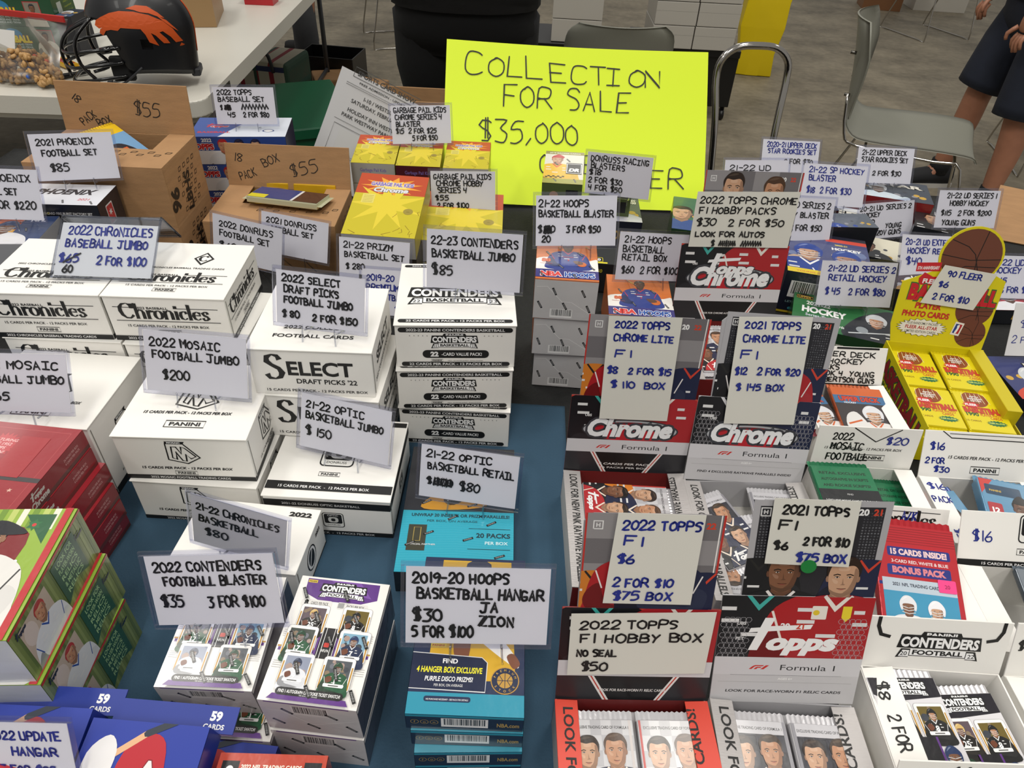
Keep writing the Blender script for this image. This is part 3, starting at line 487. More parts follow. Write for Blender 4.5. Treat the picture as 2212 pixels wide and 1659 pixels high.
def bust(A, x, y, s, jersey, skin, hair='#2a1c14', helm=None, trim=None, arms=False, turn=0):
    torso(A, x, y, s, jersey, trim)
    A.push(x, y, s); sh = mixc(skin, '#20100a', .28); sh2 = mixc(skin, '#20100a', .5); li = mixc(skin, '#ffe8d8', .18)
    A.pl([-.22, .35, -.25, -.02, 0, -.22, .25, -.02, .22, .35], sh)
    A.e(-.36, .5, .05, .1, sh, 8); A.e(.36, .5, .05, .1, sh, 8)
    A.cv([0, -.04, .16, .0, .28, .16, .34, .45, .35, .75, .2, .98, 0, 1.02, -.2, .98, -.35, .75, -.34, .45, -.28, .16, -.16, .0], skin)
    A.cv([.04, .0, .18, .03, .29, .18, .34, .45, .34, .72, .25, .8, .24, .5, .16, .22, .06, .1], sh)
    A.cv([-.26, .5, -.2, .38, -.12, .36, -.12, .44], li); A.cv([-.12, .86, .1, .86, .1, .74, -.12, .74], li)
    if helm:
        A.cv([-.45, .3, -.5, .75, -.2, 1.14, .2, 1.14, .5, .75, .45, .3, .33, .35, .3, .66, -.3, .66, -.33, .35], helm); A.cv([-.36, .85, -.15, 1.08, .0, 1.08, -.2, .95], mixc(helm, '#ffffff', .35))
        for k in (.12, .3, .46): A.ln([(-.4, k + .06), (0, k - .04), (.4, k + .06)], .045, '#cfcfcf')
    else:
        A.cv([-.37, .55, -.41, .82, -.24, 1.07, .0, 1.14, .26, 1.08, .41, .82, .37, .55, .33, .76, .2, .88, -.05, .84, -.28, .88, -.34, .72], hair); A.cv([-.26, .98, -.05, 1.08, .14, 1.07, -.02, 1.0], mixc(hair, '#8a7a6a', .3))
        A.cv([-.3, .2, -.22, .06, 0, -.04, .22, .06, .3, .2, .18, .13, .1, .1, 0, .08, -.1, .1, -.18, .13], mixc(skin, hair if len(hair) == 7 else '#222222', .35))
        A.ln([(-.24, .60), (-.15, .635), (-.07, .61)], .03, hair); A.ln([(.24, .60), (.15, .635), (.07, .61)], .03, hair)
    for q in (-.15, .15): A.e(q, .545, .05, .02, '#d9cfc6', 8); A.e(q + .005, .545, .022, .022, '#1c120c', 8); A.ln([(q - .06, .55), (q, .573), (q + .06, .55)], .014, '#1c120c')
    A.pl([.0, .52, .03, .36, .075, .34, .05, .32, -.05, .32, .0, .35], sh); A.ln([(-.11, .222), (0, .212), (.11, .222)], .016, '#4a2018'); A.cv([-.08, .2, .0, .17, .08, .2, 0, .205], mixc(skin, '#a04040', .45))
    A.pop()
def bokeh(A, x, y, w, h, base, cols, n=10, seed=1):
    r = random.Random(seed); A.r(x, y, w, h, base)
    for i in range(n):
        q = min(w, h) * r.uniform(.06, .16); A.e(x + q + r.random() * (w - 2 * q), y + q + r.random() * (h - 2 * q), q, q, r.choice(cols), 10)
def footballer(A, x, y, w, h, j, helm, skin, num, bgc, seed, hw=None):
    bokeh(A, x, y, w, h, bgc, ['#6c6f78', '#a58f86', '#3b4048', '#86735c'], 12, seed); bust(A, x + w * .5, y + h * .52, h * .34, j, skin, helm=helm, trim='#eee'); A.t(num, x + w * .5, y + h * .1, h * .2, '#f4f4f4', b=.03)
    A.cv([x + w * .12, y + h * .30, x + w * .3, y + h * .38, x + w * .38, y + h * .22, x + w * .2, y + h * .12], '#6b3a22'); A.rr(x + w * .1, y - h * .03, w * .8, h * .13, 1, '#f0f0ee'); A.r(x + w * .3, y + h * .01, w * .4, h * .04, '#555')
def frame_card(A, x, y, w, h, *a):
    A.rr(x - 3, y - 4, w + 6, h + 7, 3, '#f3f2ee'); A.ln(rpoly(w + 6, h + 7, 3, x - 3, y - 4, 3), .4, '#a7a5a8'); A.r(x - 2.2, y - 2, 1.4, h * .86, GD); A.r(x + w + .8, y - 2, 1.4, h * .86, GD); A.r(x + w * .12, y - 3.2, w * .76, 1.4, GD); footballer(A, x, y, w, h, *a)
def tabs(A, pts, rot=-62):       # black security strips with PANINI lettering
    for x, y in pts: A.push(x, y, 1, 1, rot + random.uniform(-8, 8)); A.r(-6.5, -1.5, 13, 3, '#121212'); A.t('PANINI', 0, -.8, 1.7, '#aaa', w=9); A.pop()
def a_blaster(w, d, h):
    A = Art(w, d, '#eceae6'); s = w / 88; A.push(0, 0, s, d / 124)
    A.pl([7, 122, 79, 122, 80, 105, 64, 99, 24, 99, 8, 106], '#5d3182'); A.pl([30, 122, 60, 122, 74, 106, 50, 110], '#7a4da2'); contenders(A, 45, 109, 47, 'FOOTBALL', '20', '22')
    A.r(8, 117.5, 9, 3, '#e3c63c'); A.t('PANINI', 12.5, 118.1, 1.7, BK, w=7.4, b=.03)
    for px, t1, t2 in ((22, '8', 'CARDS PER PACK'), (57, '5', 'PACKS PER BOX')): A.rr(px - 14, 92, 30, 7.4, 2, '#dfddda'); A.t(t1, px - 9, 93.6, 4.8, BK, b=.07); A.t(t2, px + 4, 94.4, 3, BK, w=17)
    A.r(44, 93.2, 6, 5.4, '#9a9a9a')
    for i in range(4): A.ln([(2, 60 + i * 2), (20, 60 + i * 2)], .35, '#9a989a'); A.ln([(68, 62 + i * 2), (86, 62 + i * 2)], .35, '#9a989a'); A.ln([(2, 30 + i * 2), (16, 30 + i * 2)], .35, '#9a989a'); A.ln([(72, 30 + i * 2), (86, 30 + i * 2)], .35, '#9a989a')
    A.r(2, 46, 84, 3, '#5d3182'); A.r(1, 49.4, 86, 1.5, GD); A.r(36, 42, 18, 30, '#171418')
    for k in (38, 41, 49, 52): A.r(k, 42, .5, 30, '#efefef')
    A.r(35, 44, 2, 24, '#5d3182'); A.r(53, 44, 2, 24, '#5d3182'); A.rr(42.5, 53, 5, 4.4, 1, '#c43b32'); A.t('NFLPA', 45, 48.4, 2.6, '#eee', w=7)
    frame_card(A, 13, 69, 22, 22, '#17120c', '#cfae6c', SK[1], '25', '#5a4a52', 3); frame_card(A, 54, 70, 22, 22, '#161616', '#141414', SK[0], '8', '#6a5a22', 4)
    frame_card(A, 8, 44, 23, 24, '#15502f', '#123c24', SK[3], '17', '#3b433c', 5); frame_card(A, 58, 44, 23, 24, '#1c2a4a', '#20345e', SK[1], '7', '#7fa8c0', 6)
    frame_card(A, 14, 18, 22, 23, '#dcdee4', '#1c2a4a', SK[3], '9', '#8b93a8', 7); frame_card(A, 51, 17, 23, 24, '#15502f', '#123c24', SK[3], '1', '#4c5158', 8)
    A.pl([8, 1, 12, 6, 77, 6, 80, 1], '#5d3182'); A.rr(14, 5, 60, 7, 3.4, '#151515'); A.t('FIND 1 AUTOGRAPH OR ROOKIE TICKET SWATCH!', 44, 7.3, 2.8, '#eee', w=55, b=.02); A.t('PER BOX, ON AVERAGE', 44, 5.5, 1.1, '#ccc', w=16)
    tabs(A, [(10, 104), (50, 105), (29, 80), (66, 82), (12, 58), (80, 60), (26, 30), (62, 28), (42, 10), (82, 10), (48, 58)]); A.pop()
    F = Art(w, h, '#c9c7c8'); F.bar(w * .32, h * .62, w * .38, h * .3, '#d6d4d4'); F.ln([(w * .05, h * .7), (w * .2, h * .7), (w * .5, h * .3), (w * .95, h * .6)], .5, '#e6e6e6'); F.r(w * .06, h - 1.6, w * .86, 1.6, '#5d3182')
    tabs(F, [(w * .27, h * .7), (w * .72, h * .66), (w * .14, h * .3), (w * .5, h * .25), (w * .9, h * .3)], -40)
    R = Art(d, h, '#3a3340')
    for i in range(16): R.ln([(d * .05 + i * d / 17, h * (.15 + .3 * (i % 3))), (d * .08 + i * d / 17, h * (.4 + .25 * (i % 3)))], 1.1, '#141216')
    R.r(0, h * .9, d, h * .1, '#d8d6d6'); return dict(top=A, front=F, right=R)
def a_hoops(w, d, h):
    A = Art(w, d, '#d8742c')
    for i in range(6): A.ln([(0, d * (.5 + .09 * i)), (w, d * (.5 + .09 * i))], .3, '#b85a1c')
    A.cv([0, d * .22, w * .5, d * .24, w, d * .2, w, d * .5, w * .8, d * .46, w * .3, d * .52, 0, d * .46], '#efece6'); bust(A, w * .52, d * .68, d * .17, '#2b3c86', SK[3], trim='#c33'); A.t('DETROIT', w * .52, d * .52, 3, '#c9403a', w=w * .18); A.t('2', w * .52, d * .44, 5, '#c9403a')
    A.pl([w * .36, d * .22, w * .4, d * .42, w * .62, d * .42, w * .68, d * .22], '#2b3c86'); A.e(w * .74, d * .37, w * .075, w * .075, '#c96a2c', 16); A.cv([w * .6, d * .44, w * .72, d * .44, w * .76, d * .38, w * .66, d * .36], SK[3])
    A.t('88', w * .16, d * .40, 9, '#cf5d2c', b=.05); A.t('TRADING CARDS', w * .16, d * .35, 2, '#a44', w=w * .2)
    A.r(0, d * .03, w, d * .19, '#39357a'); A.t('NBA', w * .25, d * .07, d * .1, '#d8433c', w=w * .34, b=.05, out='#f4f4f4'); A.t('HOOPS', w * .7, d * .07, d * .1, '#2b57a8', w=w * .48, b=.04, out='#f4f4f4')
    tabs(A, [(w * .2, d * .6), (w * .72, d * .62), (w * .4, d * .3), (w * .9, d * .3), (w * .1, d * .1), (w * .62, d * .08)])
    F = Art(w, h, '#c6c5c6'); F.r(0, h - 1.5, w, 1.5, '#cf6a2c'); F.ln([(3, h * .8), (w * .2, h * .82), (w * .45, h * .45), (w * .6, h * .45), (w - 2, h * .12)], .5, '#eee'); F.bar(w * .27, h * .04, w * .36, h * .22); tabs(F, [(w * .32, h * .7), (w * .78, h * .68), (w * .1, h * .35), (w * .5, h * .34), (w * .88, h * .3)])
    return dict(top=A, front=F, right=Art(d, h, '#c96a2c'), left=Art(d, h, '#c96a2c'))
def a_hanger(w, d, h):
    A = Art(w, d, '#1c2a4c'); A.r(0, 0, w, d * .12, '#2b8fa8'); A.pl([w * .14, d * .18, w * .18, d * .98, w * .86, d * .98, w * .92, d * .2], '#d2a528')
    A.cv([w * .38, d * .4, w * .42, d * .62, w * .5, d * .9, w * .66, d * .9, w * .68, d * .68, w * .72, d * .52, w * .9, d * .36, w * .95, d * .28, w * .86, d * .3, w * .58, d * .44, w * .5, d * .52], '#e6e4e2')
    A.cv([w * .42, d * .96, w * .46, d * .74, w * .6, d * .72, w * .66, d * .96], '#1c2540'); A.cv([w * .36, d * .5, w * .4, d * .55, w * .5, d * .5, w * .5, d * .34, w * .42, d * .28, w * .36, d * .36], '#7a4a34'); A.cv([w * .84, d * .34, w * .9, d * .36, w * .96, d * .3, w * .9, d * .27], '#7a4a34')
    A.r(w * .16, d * .43, w * .18, d * .22, '#5c6478'); A.cv([w * .22, d * .46, w * .2, d * .56, w * .26, d * .62, w * .3, d * .54], '#b9bdd6'); A.r(w * .15, d * .385, w * .14, d * .03, '#e2c22c'); A.t('PANINI', w * .22, d * .39, 2, '#a22', w=w * .11, b=.03)
    A.rr(w * .74, d * .42, w * .26, d * .3, 4, '#3e4450'); A.t('20', w * .87, d * .62, 9, '#e8dc2c', b=.05); A.t('CARDS', w * .87, d * .545, 5, '#eee', w=w * .17, b=.02); A.t('PER BOX', w * .87, d * .47, 5, '#eee', w=w * .21, b=.02)
    A.pl([0, d * .16, 0, d * .35, w * .62, d * .33, w * .67, d * .3, w * .66, d * .13, 0, d * .14], '#16203e'); A.ln([(0, d * .35), (w * .62, d * .33), (w * .67, d * .3), (w * .66, d * .13), (0, d * .14)], .7, '#ddd')
    A.t('FIND', w * .34, d * .29, 4.4, '#eee', b=.03); A.t('4 HANGER BOX EXCLUSIVE', w * .34, d * .235, 5.4, '#e8e02c', w=w * .58, b=.03, sh=.12); A.t('PURPLE DISCO PRIZMS!', w * .34, d * .185, 4.4, '#eee', w=w * .42, b=.02, sh=.12); A.t('PER BOX, ON AVERAGE', w * .34, d * .155, 2.4, '#ccc', w=w * .25)
    A.rr(w * .14, d * .07, w * .4, d * .03, 2, '#1c2a4c'); A.t('NO PURCHASE NECESSARY - SEE PACK FOR DETAILS', w * .34, d * .078, 1.5, '#ddd', w=w * .36)
    cx, cy, r = w * .83, d * .20, w * .125; A.e(cx, cy, r, r, '#b5893a', 28); A.e(cx, cy, r * .93, r * .93, '#182342', 28); A.e(cx, cy, r * .55, r * .55, '#b98f3f', 24)
    for q in ([(cx - r * .55, cy), (cx + r * .55, cy)], [(cx, cy - r * .55), (cx, cy + r * .55)], [(cx - r * .4, cy + r * .38), (cx - r * .15, cy), (cx - r * .4, cy - r * .38)], [(cx + r * .4, cy + r * .38), (cx + r * .15, cy), (cx + r * .4, cy - r * .38)]): A.ln(q, .6, '#182342')
    for word, a0, a1 in (('PREMIUM', 160, 20), ('STOCK', 215, 325)):
        for i, ch in enumerate(word):
            a = a0 + (a1 - a0) * i / (len(word) - 1); up = word == 'PREMIUM'
            rr = r * (.68 if up else .84); A.t(ch, cx + rr * math.cos(math.radians(a)), cy + rr * math.sin(math.radians(a)), r * .16, '#c9a04c', rot=a - 90 if up else a + 90)
    F = Art(w, h, '#15203a'); F.r(0, h * .86, w, h * .14, '#2b8fa8'); F.bar(w * .3, h * .2, w * .4, h * .6); F.t('NBA.com', w * .87, h * .3, h * .26, '#b99a4c', w=w * .19, b=.02)
    for i in range(3): F.ln(el(w * (.075 + .083 * i), h * .5, w * .034, h * .14, 12), .5, '#a88b44'); F.t('fon'[i], w * (.075 + .083 * i), h * .43, h * .14, '#a88b44')
    return dict(top=A, front=F, right=Art(d, h, '#1c2a4c'), left=Art(d, h, '#1c2a4c'))
def a_teal(w, d, h):
    A = Art(w, d, '#2aa3bb'); A.r(0, d * .45, w, d * .55, '#26282f')
    for i in range(26): A.ln([(0, d * (.02 + .017 * i)), (w * .5, d * (.035 + .017 * i)), (w, d * (.015 + .017 * i))], .35, '#49b8cb')
    A.cv([w * .15, d * .48, w * .3, d * .62, w * .55, d * .9, w * .7, d * .8, w * .6, d * .6, w * .75, d * .5, w * .4, d * .46], '#c9902c'); A.cv([w * .35, d * .55, w * .5, d * .72, w * .6, d * .6, w * .45, d * .5], '#3a2a18')
    A.t('UNWRAP 20 INSERTS OR PRIZM PARALLELS!', w * .52, d * .405, 4.4, '#1a3a44', w=w * .88, b=.03); A.t('PER BOX, ON AVERAGE', w * .45, d * .365, 3, '#1f5560', w=w * .45)
    A.ln([(w * .6, d * .32), (w * .97, d * .32)], .7, '#1a3a44'); A.t('20 PACKS', w * .82, d * .255, 6.4, '#163540', w=w * .3, b=.03); A.t('PER BOX', w * .85, d * .205, 4.4, '#d8eef2', w=w * .2); A.ln([(w * .6, d * .17), (w * .97, d * .17)], .7, '#1a3a44')
    A.r(w * .07, d * .15, w * .16, d * .19, '#3a3a2c'); A.box(w * .12, d * .22, w * .06, d * .1, .7, '#a8924c'); A.t('OFFICIAL PARTNER', w * .2, d * .19, 2.2, '#ddd', w=w * .24)
    tabs(A, [(w * .2, d * .52), (w * .62, d * .5), (w * .25, d * .28), (w * .45, d * .4), (w * .8, d * .36), (w * .6, d * .24), (w * .88, d * .12), (w * .1, d * .2)], 25)
    F = Art(w, h, '#16181c'); tabs(F, [(w * .3, h * .6), (w * .7, h * .5)], 40); return dict(top=A, front=F, left=Art(d, h, '#1c6676'), right=Art(d, h, '#1c6676'))
def topps_logo(A, x, y, w, col='#efefef', out=None, ang=-4):
    A.push(x, y, w / 100, None, 0); o = dict(out=out, ob=.05) if out else {}
    A.t('opps', 12, 0, 21, col, w=78, b=.06, sh=.28, **o); A.pl([-46, -2, -36, -2, -27, 24, 18, 28, 20, 34, -25, 31, -21, 42, -32, 42, -36, 29, -46, 28, -48, 22, -38, 23], col); A.pop()
def a_redbox(w, d, h):
    A = Art(w, d, '#96202a'); A.box(8, 12, w - 16, d - 20, .5, '#b34a4c')
    A.star(w * .62, d * .76, 19, 14, 20, '#b8323a'); 
    for i, s in enumerate(('FEATURING', 'THE 1952', 'TOPPS', 'DESIGN!')): A.t(s, w * .62, d * .80 - i * 6, 4, '#e0b0b0', b=.02, sh=.15)
    topps_logo(A, w * .46, d * .72, 22, '#2a1620'); A.ln([(w * .1, d * .55), (w * .3, d * .58), (w * .5, d * .54), (w * .62, d * .58)], 1.6, '#caa8a2'); A.t('Anniversary', w * .42, d * .54, 9, '#d6b8b2', w=w * .5, sh=.4)
    A.r(0, d * .42, w, 6, '#3c3436'); A.t('1 AUTOGRAPH PER BOX!', w * .48, d * .2, 8, '#eee', w=w * .66, b=.04, sh=.1)
    for yy in (.33, .1):
        for i in range(12): A.star(w * (.06 + .075 * i), d * yy, 3, 1.3, 5, '#d8a99a')
    A.r(w * .7, d * .45, w * .17, d * .42, '#a2262e')
    R = Art(d, h, '#861d26'); R.r(0, 0, d, h * .22, '#5c2a28'); topps_logo(R, d * .38, h * .56, 22, '#c9c4c0'); R.t('Chrome', d * .38, h * .2, 7, '#c9c4c0', w=28, b=.04, sh=.2); R.t('24 PACKS PER BOX', d * .8, h * .6, 3, '#c99', w=26); R.t('4 CARDS PER PACK', d * .8, h * .4, 3, '#c99', w=26)
    return dict(top=A, right=R, front=Art(w, h, '#861d26'))
def a_green(w, d, h):
    A = Art(w, d, '#8fae3a')
    for i in range(14): A.r(w * (.3 + i * .05), d * .82, w * .03, d * .18, ['#e6e2d0', '#6d8f2c', '#b9c66a'][i % 3])
    A.cv([w * .3, d * .1, w * .32, d * .8, w * .8, d * .84, w * .84, d * .5, w * .8, d * .1], '#7d1f24'); A.pl([w * .78, d * .95, w * .92, d * .95, w * .92, d * .7], '#1f5a34'); A.star(w * .84, d * .86, 7, 4, 6, '#2a6a3c'); A.e(w * .84, d * .86, 2, 2, '#c33', 8)
    for x0, y0, x1, y1 in ((.3, .84, .5, .9), (.75, .2, .86, .6)):
        for i in range(10): t = i / 10; A.e(w * (x0 + (x1 - x0) * t), d * (y0 + (y1 - y0) * t), 2, 2, ['#c8333a', '#eee'][i % 2], 8)
    bust(A, w * .68, d * .62, d * .24, '#dedcd8', SK[0], '#15161c', trim='#333'); A.cv([w * .58, d * .82, w * .68, d * .9, w * .79, d * .84, w * .82, d * .78, w * .6, d * .78], '#15161e'); A.t('RED', w * .64, d * .38, 6, '#9a2830', b=.03)
    bust(A, w * .54, d * .34, d * .2, '#d9dade', SK[2], '#1c2448', trim='#1c2448'); A.cv([w * .46, d * .5, w * .54, d * .57, w * .64, d * .5, w * .62, d * .46, w * .47, d * .46], '#1c2448'); A.ln([(w * .3, d * .42), (w * .64, d * .7)], 4, '#caa77a', caps=1)
    A.ln([(w * .36, 0), (w * .4, d * .2)], 4, '#d33'); A.r(w * .95, 0, w * .035, d, '#b8242c')
    R = Art(d, h, '#6c7c40')
    for i in range(18): R.r(d * i / 18, 0, d / 40, h, ['#808f52', '#586a36'][i % 2])
    R.r(d * .08, h * .08, d * .34, h * .78, '#b8a898'); R.e(d * .16, h * .6, h * .14, h * .2, '#c9bcb4', 16); bust(R, d * .3, h * .5, h * .3, '#d5d8dc', SK[0], '#a33', trim='#24489a')
    R.pl([d * .52, h * .1, d * .52, h * .9, d * .84, h * .9, d * .84, h * .1, d * .68, h * .28], '#24503a')
    for i, s in enumerate(('LOOK FOR', 'PLAYER-WORN', 'RELICS', '& METALLIC', 'RELICS')): R.t(s, d * .68, h * (.76 - .13 * i), h * .085, '#9cc08a', w=d * .22)
    topps_logo(R, d * .1, h * .8, 16, '#16203c'); topps_logo(R, d * .88, h * .7, 15, '#16203c'); R.r(0, h * .96, d, h * .04, '#b8242c')
    return dict(top=A, right=R, front=Art(w, h, '#cfd4da'))
def a_update(w, d, h):
    A = Art(w, d, '#23399a'); bokeh(A, w * .2, 0, w * .66, d * .66, '#6c5f66', ['#8a7a7a', '#4a4650', '#a8a0a0'], 14, 9); A.box(w * .2, -2, w * .66, d * .68, 1.2, '#e8e8ea')
    A.push(0, d * .10)
    bust(A, w * .55, d * .26, d * .36, '#dcdce2', SK[2], '#7a1a24'); A.cv([w * .32, d * .5, w * .36, d * .74, w * .52, d * .84, w * .68, d * .8, w * .76, d * .58, w * .84, d * .5, w * .4, d * .46], '#b5202e'); A.t('A', w * .6, d * .62, 12, '#e4e0e0', b=.05, out='#7d1420')
    A.ln([(w * .2, d * .68), (w * .5, d * .84)], 5, '#dcae86', caps=1); A.ln([(w * .5, d * .84), (w * .82, d * .95)], 5.5, '#2c3440', caps=1); A.cv([w * .08, d * .5, w * .06, d * .72, w * .2, d * .82, w * .3, d * .74, w * .28, d * .56, w * .18, d * .46], '#e2e0e0'); A.cv([0, d * .35, w * .04, d * .56, w * .14, d * .6, w * .2, d * .4], SK[2])
    A.pop()
    R = Art(d, h, '#1c2f88'); R.t('UPDATE', d * .4, h * .3, h * .4, '#5a6ac0', w=d * .4); return dict(top=A, right=R, front=Art(w, h, '#1c2f88'))
def a_nfl(w, d, h):
    A = Art(w, d, '#b8402a'); A.r(w * .04, d * .5, w * .16, d * .45, '#16181c'); A.cv([w * .07, d * .6, w * .07, d * .86, w * .12, d * .92, w * .17, d * .86, w * .17, d * .6, w * .12, d * .54], '#e8e6e8'); A.r(w * .8, d * .5, w * .16, d * .45, '#16181c'); A.rr(w * .84, d * .7, w * .08, d * .14, 2, '#c9433a')
    A.t('2022 NFL TRADING CARDS', w * .5, d * .9, 3.4, '#eed', w=w * .56, b=.03); A.r(w * .38, d * .76, w * .22, d * .09, '#e6c93c'); A.t('PANINI', w * .49, d * .78, 3.6, '#a22', w=w * .18, b=.04); A.t('DONRUSS', w * .5, d * .5, 12, '#eee', w=w * .5, b=.05)
    tabs(A, [(w * .1, d * .85), (w * .66, d * .84), (w * .3, d * .4)]); return dict(top=A, front=Art(w, h, '#8c2a1c'), right=Art(d, h, '#8c2a1c'))
def a_gpk(w, d, h, seed=1):      # starburst and colours only, the cartoon is left out
    A = Art(w, d, '#c4b62a'); A.r(0, d * .66, w, d * .34, '#b84a2a'); r = random.Random(seed)
    A.star(w * .5, d * .5, w * .55, w * .2, 9, '#dcc83a', 1.1); A.star(w * .5, d * .8, w * .46, w * .22, 11, '#e8a23a', .5); A.star(w * .5, d * .8, w * .3, w * .16, 9, '#f0d47a', .5)
    for i in range(9): x = w * r.random(); y = d * r.random() * .4; A.ln([(x, y), (x + r.uniform(-9, 9), y + r.uniform(2, 9)), (x + r.uniform(-12, 12), y + 12)], .8, '#7a5c1c')
    A.t('GARBAGE PAIL KIDS', w * .5, d * .80, w * .085, '#7f6fb8', w=w * .62, b=.05, out='#efe9dc', ob=.05); A.t('Chrome', w * .5, d * .70, w * .10, '#d8d8dc', w=w * .5, b=.05, out='#54505c', sh=.15)
    A.rr(w * .12, d * .5, w * .18, d * .15, 1, '#dccf6a'); 
    for i in range(5): A.ln([(w * .14, d * (.62 - .025 * i)), (w * .28, d * (.62 - .025 * i))], .7, '#7a6a2a')
    A.e(w * .82, d * .4, w * .07, w * .07, '#9a8a3c', 16); A.t('2022', w * .82, d * .39, 2, '#4a401c')
    F = Art(w, h, '#b9b8b4' if seed % 2 else '#54222c'); F.t('Garbage Pail Kids', w * .5, h * .6, h * .16, '#7f6fb8', w=w * .6); return dict(top=A, front=F, right=Art(d, h, '#b0a02a'), left=Art(d, h, '#a8a22c'))
def a_racing(w, d, h):
    A = Art(w, d, '#d9d6ca'); A.r(0, d * .9, w, d * .1, '#8a8430'); A.t('2019 RACING CARDS', w * .5, d * .93, 3.6, '#eee', w=w * .8); bust(A, w * .32, d * .6, d * .24, '#e0b42c', SK[2], '#b5202c', trim='#c33', arms=True); A.cv([w * .2, d * .8, w * .34, d * .9, w * .5, d * .8], '#b8222c')
    A.r(w * .56, d * .3, w * .4, d * .34, '#1a1c20'); A.box(w * .58, d * .33, w * .36, d * .28, 1.4, '#eee'); A.t('DR', w * .76, d * .38, 11, '#eee', b=.06, sh=.2)
    for i in range(8): A.r(w * (.05 + .06 * i), d * (.17 + .03 * (i % 2)), w * .06, d * .03, '#222')
    A.r(0, 0, w, d * .14, '#9a9a3a'); tabs(A, [(w * .3, d * .6), (w * .6, d * .72), (w * .8, d * .1), (w * .3, d * .1)]); F = Art(w, h, '#5a6a40'); F.e(w * .3, h * .4, 9, 9, SK[2]); F.r(w * .6, h * .3, w * .3, h * .4, '#1a1c20'); return dict(top=A, front=F)
def a_hockey(w, d, h, base='#2c6b3c', title='2021-22'):
    A = Art(w, d, base); A.cv([w * .5, 0, w * .6, d * .5, w * .8, d * .8, w, d * .9, w, 0], '#23262c'); bust(A, w * .82, d * .42, d * .3, '#20242c', SK[0], helm='#c9ccd2'); A.ln([(w * .55, d * .1), (w * .95, d * .3)], 3, '#c8ccd0'); A.e(w * .68, d * .25, 10, 10, '#8f969c', 14)
    A.t(title, w * .25, d * .66, d * .10, '#e6e6e0', w=w * .24, b=.03); A.t('HOCKEY', w * .31, d * .44, d * .16, '#eee', w=w * .44, b=.05); A.t('Series Two', w * .26, d * .33, d * .07, '#dde', w=w * .26); A.t('YOUNG GUNS Rookie Cards', w * .28, d * .16, d * .07, '#e6e6e6', w=w * .46); A.t('24', w * .12, d * .04, d * .09, '#eee', b=.05); A.t('Packs per Box', w * .3, d * .05, d * .05, '#dde')
    A.p([(w * .02, d * .9), (w * .1, d * .97), (w * .2, d * .9), (w * .19, d * .8), (w * .03, d * .8)], '#1c1a14'); A.box(w * .03, d * .81, w * .16, d * .08, .9, '#c9a13c'); A.t('UPPER', w * .11, d * .83, d * .05, '#c9a13c', w=w * .13)
    F = Art(w, h, base if base != '#2c6b3c' else '#1c3d22'); F.t(title, w * .3, h * .62, h * .22, '#c9c9c0', w=w * .24, b=.03); F.t('HOCKEY', w * .38, h * .2, h * .34, '#b9b9ae', w=w * .44, b=.05); F.box(w * .02, h * .2, w * .12, h * .5, .9, '#b9933c'); return dict(top=A, front=F, left=Art(d, h, '#274f2c'), right=Art(d, h, base))
def a_bluehockey(w, d, h):
    A = Art(w, d, '#3a3f70'); A.r(0, d * .86, w, d * .14, '#18182a'); A.r(w * .5, d * .84, w * .5, d * .08, '#c9402c'); bokeh(A, 0, d * .06, w, d * .7, '#49507a', ['#8a7a90', '#6a78a0', '#b9a08a'], 14, 4)
    A.t('2020-21', w * .68, d * .76, 5, '#e4d060', b=.04); A.t('HOCKEY', w * .74, d * .65, 9, '#eee', w=w * .36, b=.05)
    bust(A, w * .27, d * .36, d * .3, '#23408f', SK[2], helm='#23408f', trim='#eee'); bust(A, w * .72, d * .3, d * .3, '#23408f', SK[0], helm='#23408f', trim='#eee'); A.r(0, 0, w, d * .1, '#e0c62c'); A.t('YOUNG GUNS', w * .3, d * .03, 4, '#c33', w=w * .4)
    F = Art(w, h, '#1a1c2e'); F.bar(w * .08, h * .4, w * .5, h * .4); F.t("LET'S CONNECT!", w * .28, h * .26, 4, '#8aa', w=w * .4); F.e(w * .15, h * .12, 3, 3, '#49a', 10); F.e(w * .3, h * .12, 3, 3, '#49a', 10); F.r(0, 0, w, h * .05, '#c9b02c'); return dict(top=A, front=F, left=Art(d, h, '#22263c'), right=Art(d, h, '#22263c'))
def a_misc(w, d, h, base, c2, word, seed=1, front='#22242a'):
    A = Art(w, d, base); bokeh(A, 0, 0, w, d * .6, base, [c2, '#8b8b92', '#3a3c46', '#c9a03c'], 12, seed); bust(A, w * .3, d * .3, d * .36, c2, SK[seed % 5], helm='#c8ccd2' if seed % 2 else None); A.t(word, w * .62, d * .66, d * .16, '#e8e4d8', w=w * .6, b=.04, out='#222')
    F = Art(w, h, front); F.t(word, w * .5, h * .35, h * .3, '#c9a13c', w=w * .5, b=.03); return dict(top=A, front=F, right=Art(d, h, front), left=Art(d, h, front))
def a_topps_set(w, d, h):
    A = Art(w, d, '#d5dbe6'); A.pl([0, d, w * .6, d, w * .3, 0, 0, 0], '#33509a'); topps_logo(A, w * .24, d * .5, 46, '#c4222e', '#eee'); A.t('BASEBALL', w * .24, d * .2, 8, '#c4222e', w=w * .34, b=.04); A.e(w * .8, d * .3, 12, 8, '#24407c', 18); A.e(w * .8, d * .3, 9, 6, '#eee', 18); A.t('2022', w * .5, d * .8, 7, '#eee', b=.04)
    F = Art(w, h, '#e3e3e6'); F.r(0, h * .5, w, h * .5, '#2c4a94'); F.t('2022', w * .18, h * .82, 7, '#eee', b=.04); F.t('TOPPS', w * .12, h * .55, 11, '#c4222e', b=.06, out='#eee'); [bust(F, w * (.34 + .17 * i), h * .45, h * .42, ['#d8dade', '#24407c', '#ddd'][i], SK[i], ['#b5202c', '#1c2448', '#1c2448'][i]) for i in range(3)]
    return dict(top=A, front=F, right=Art(d, h, '#2a2c48'))
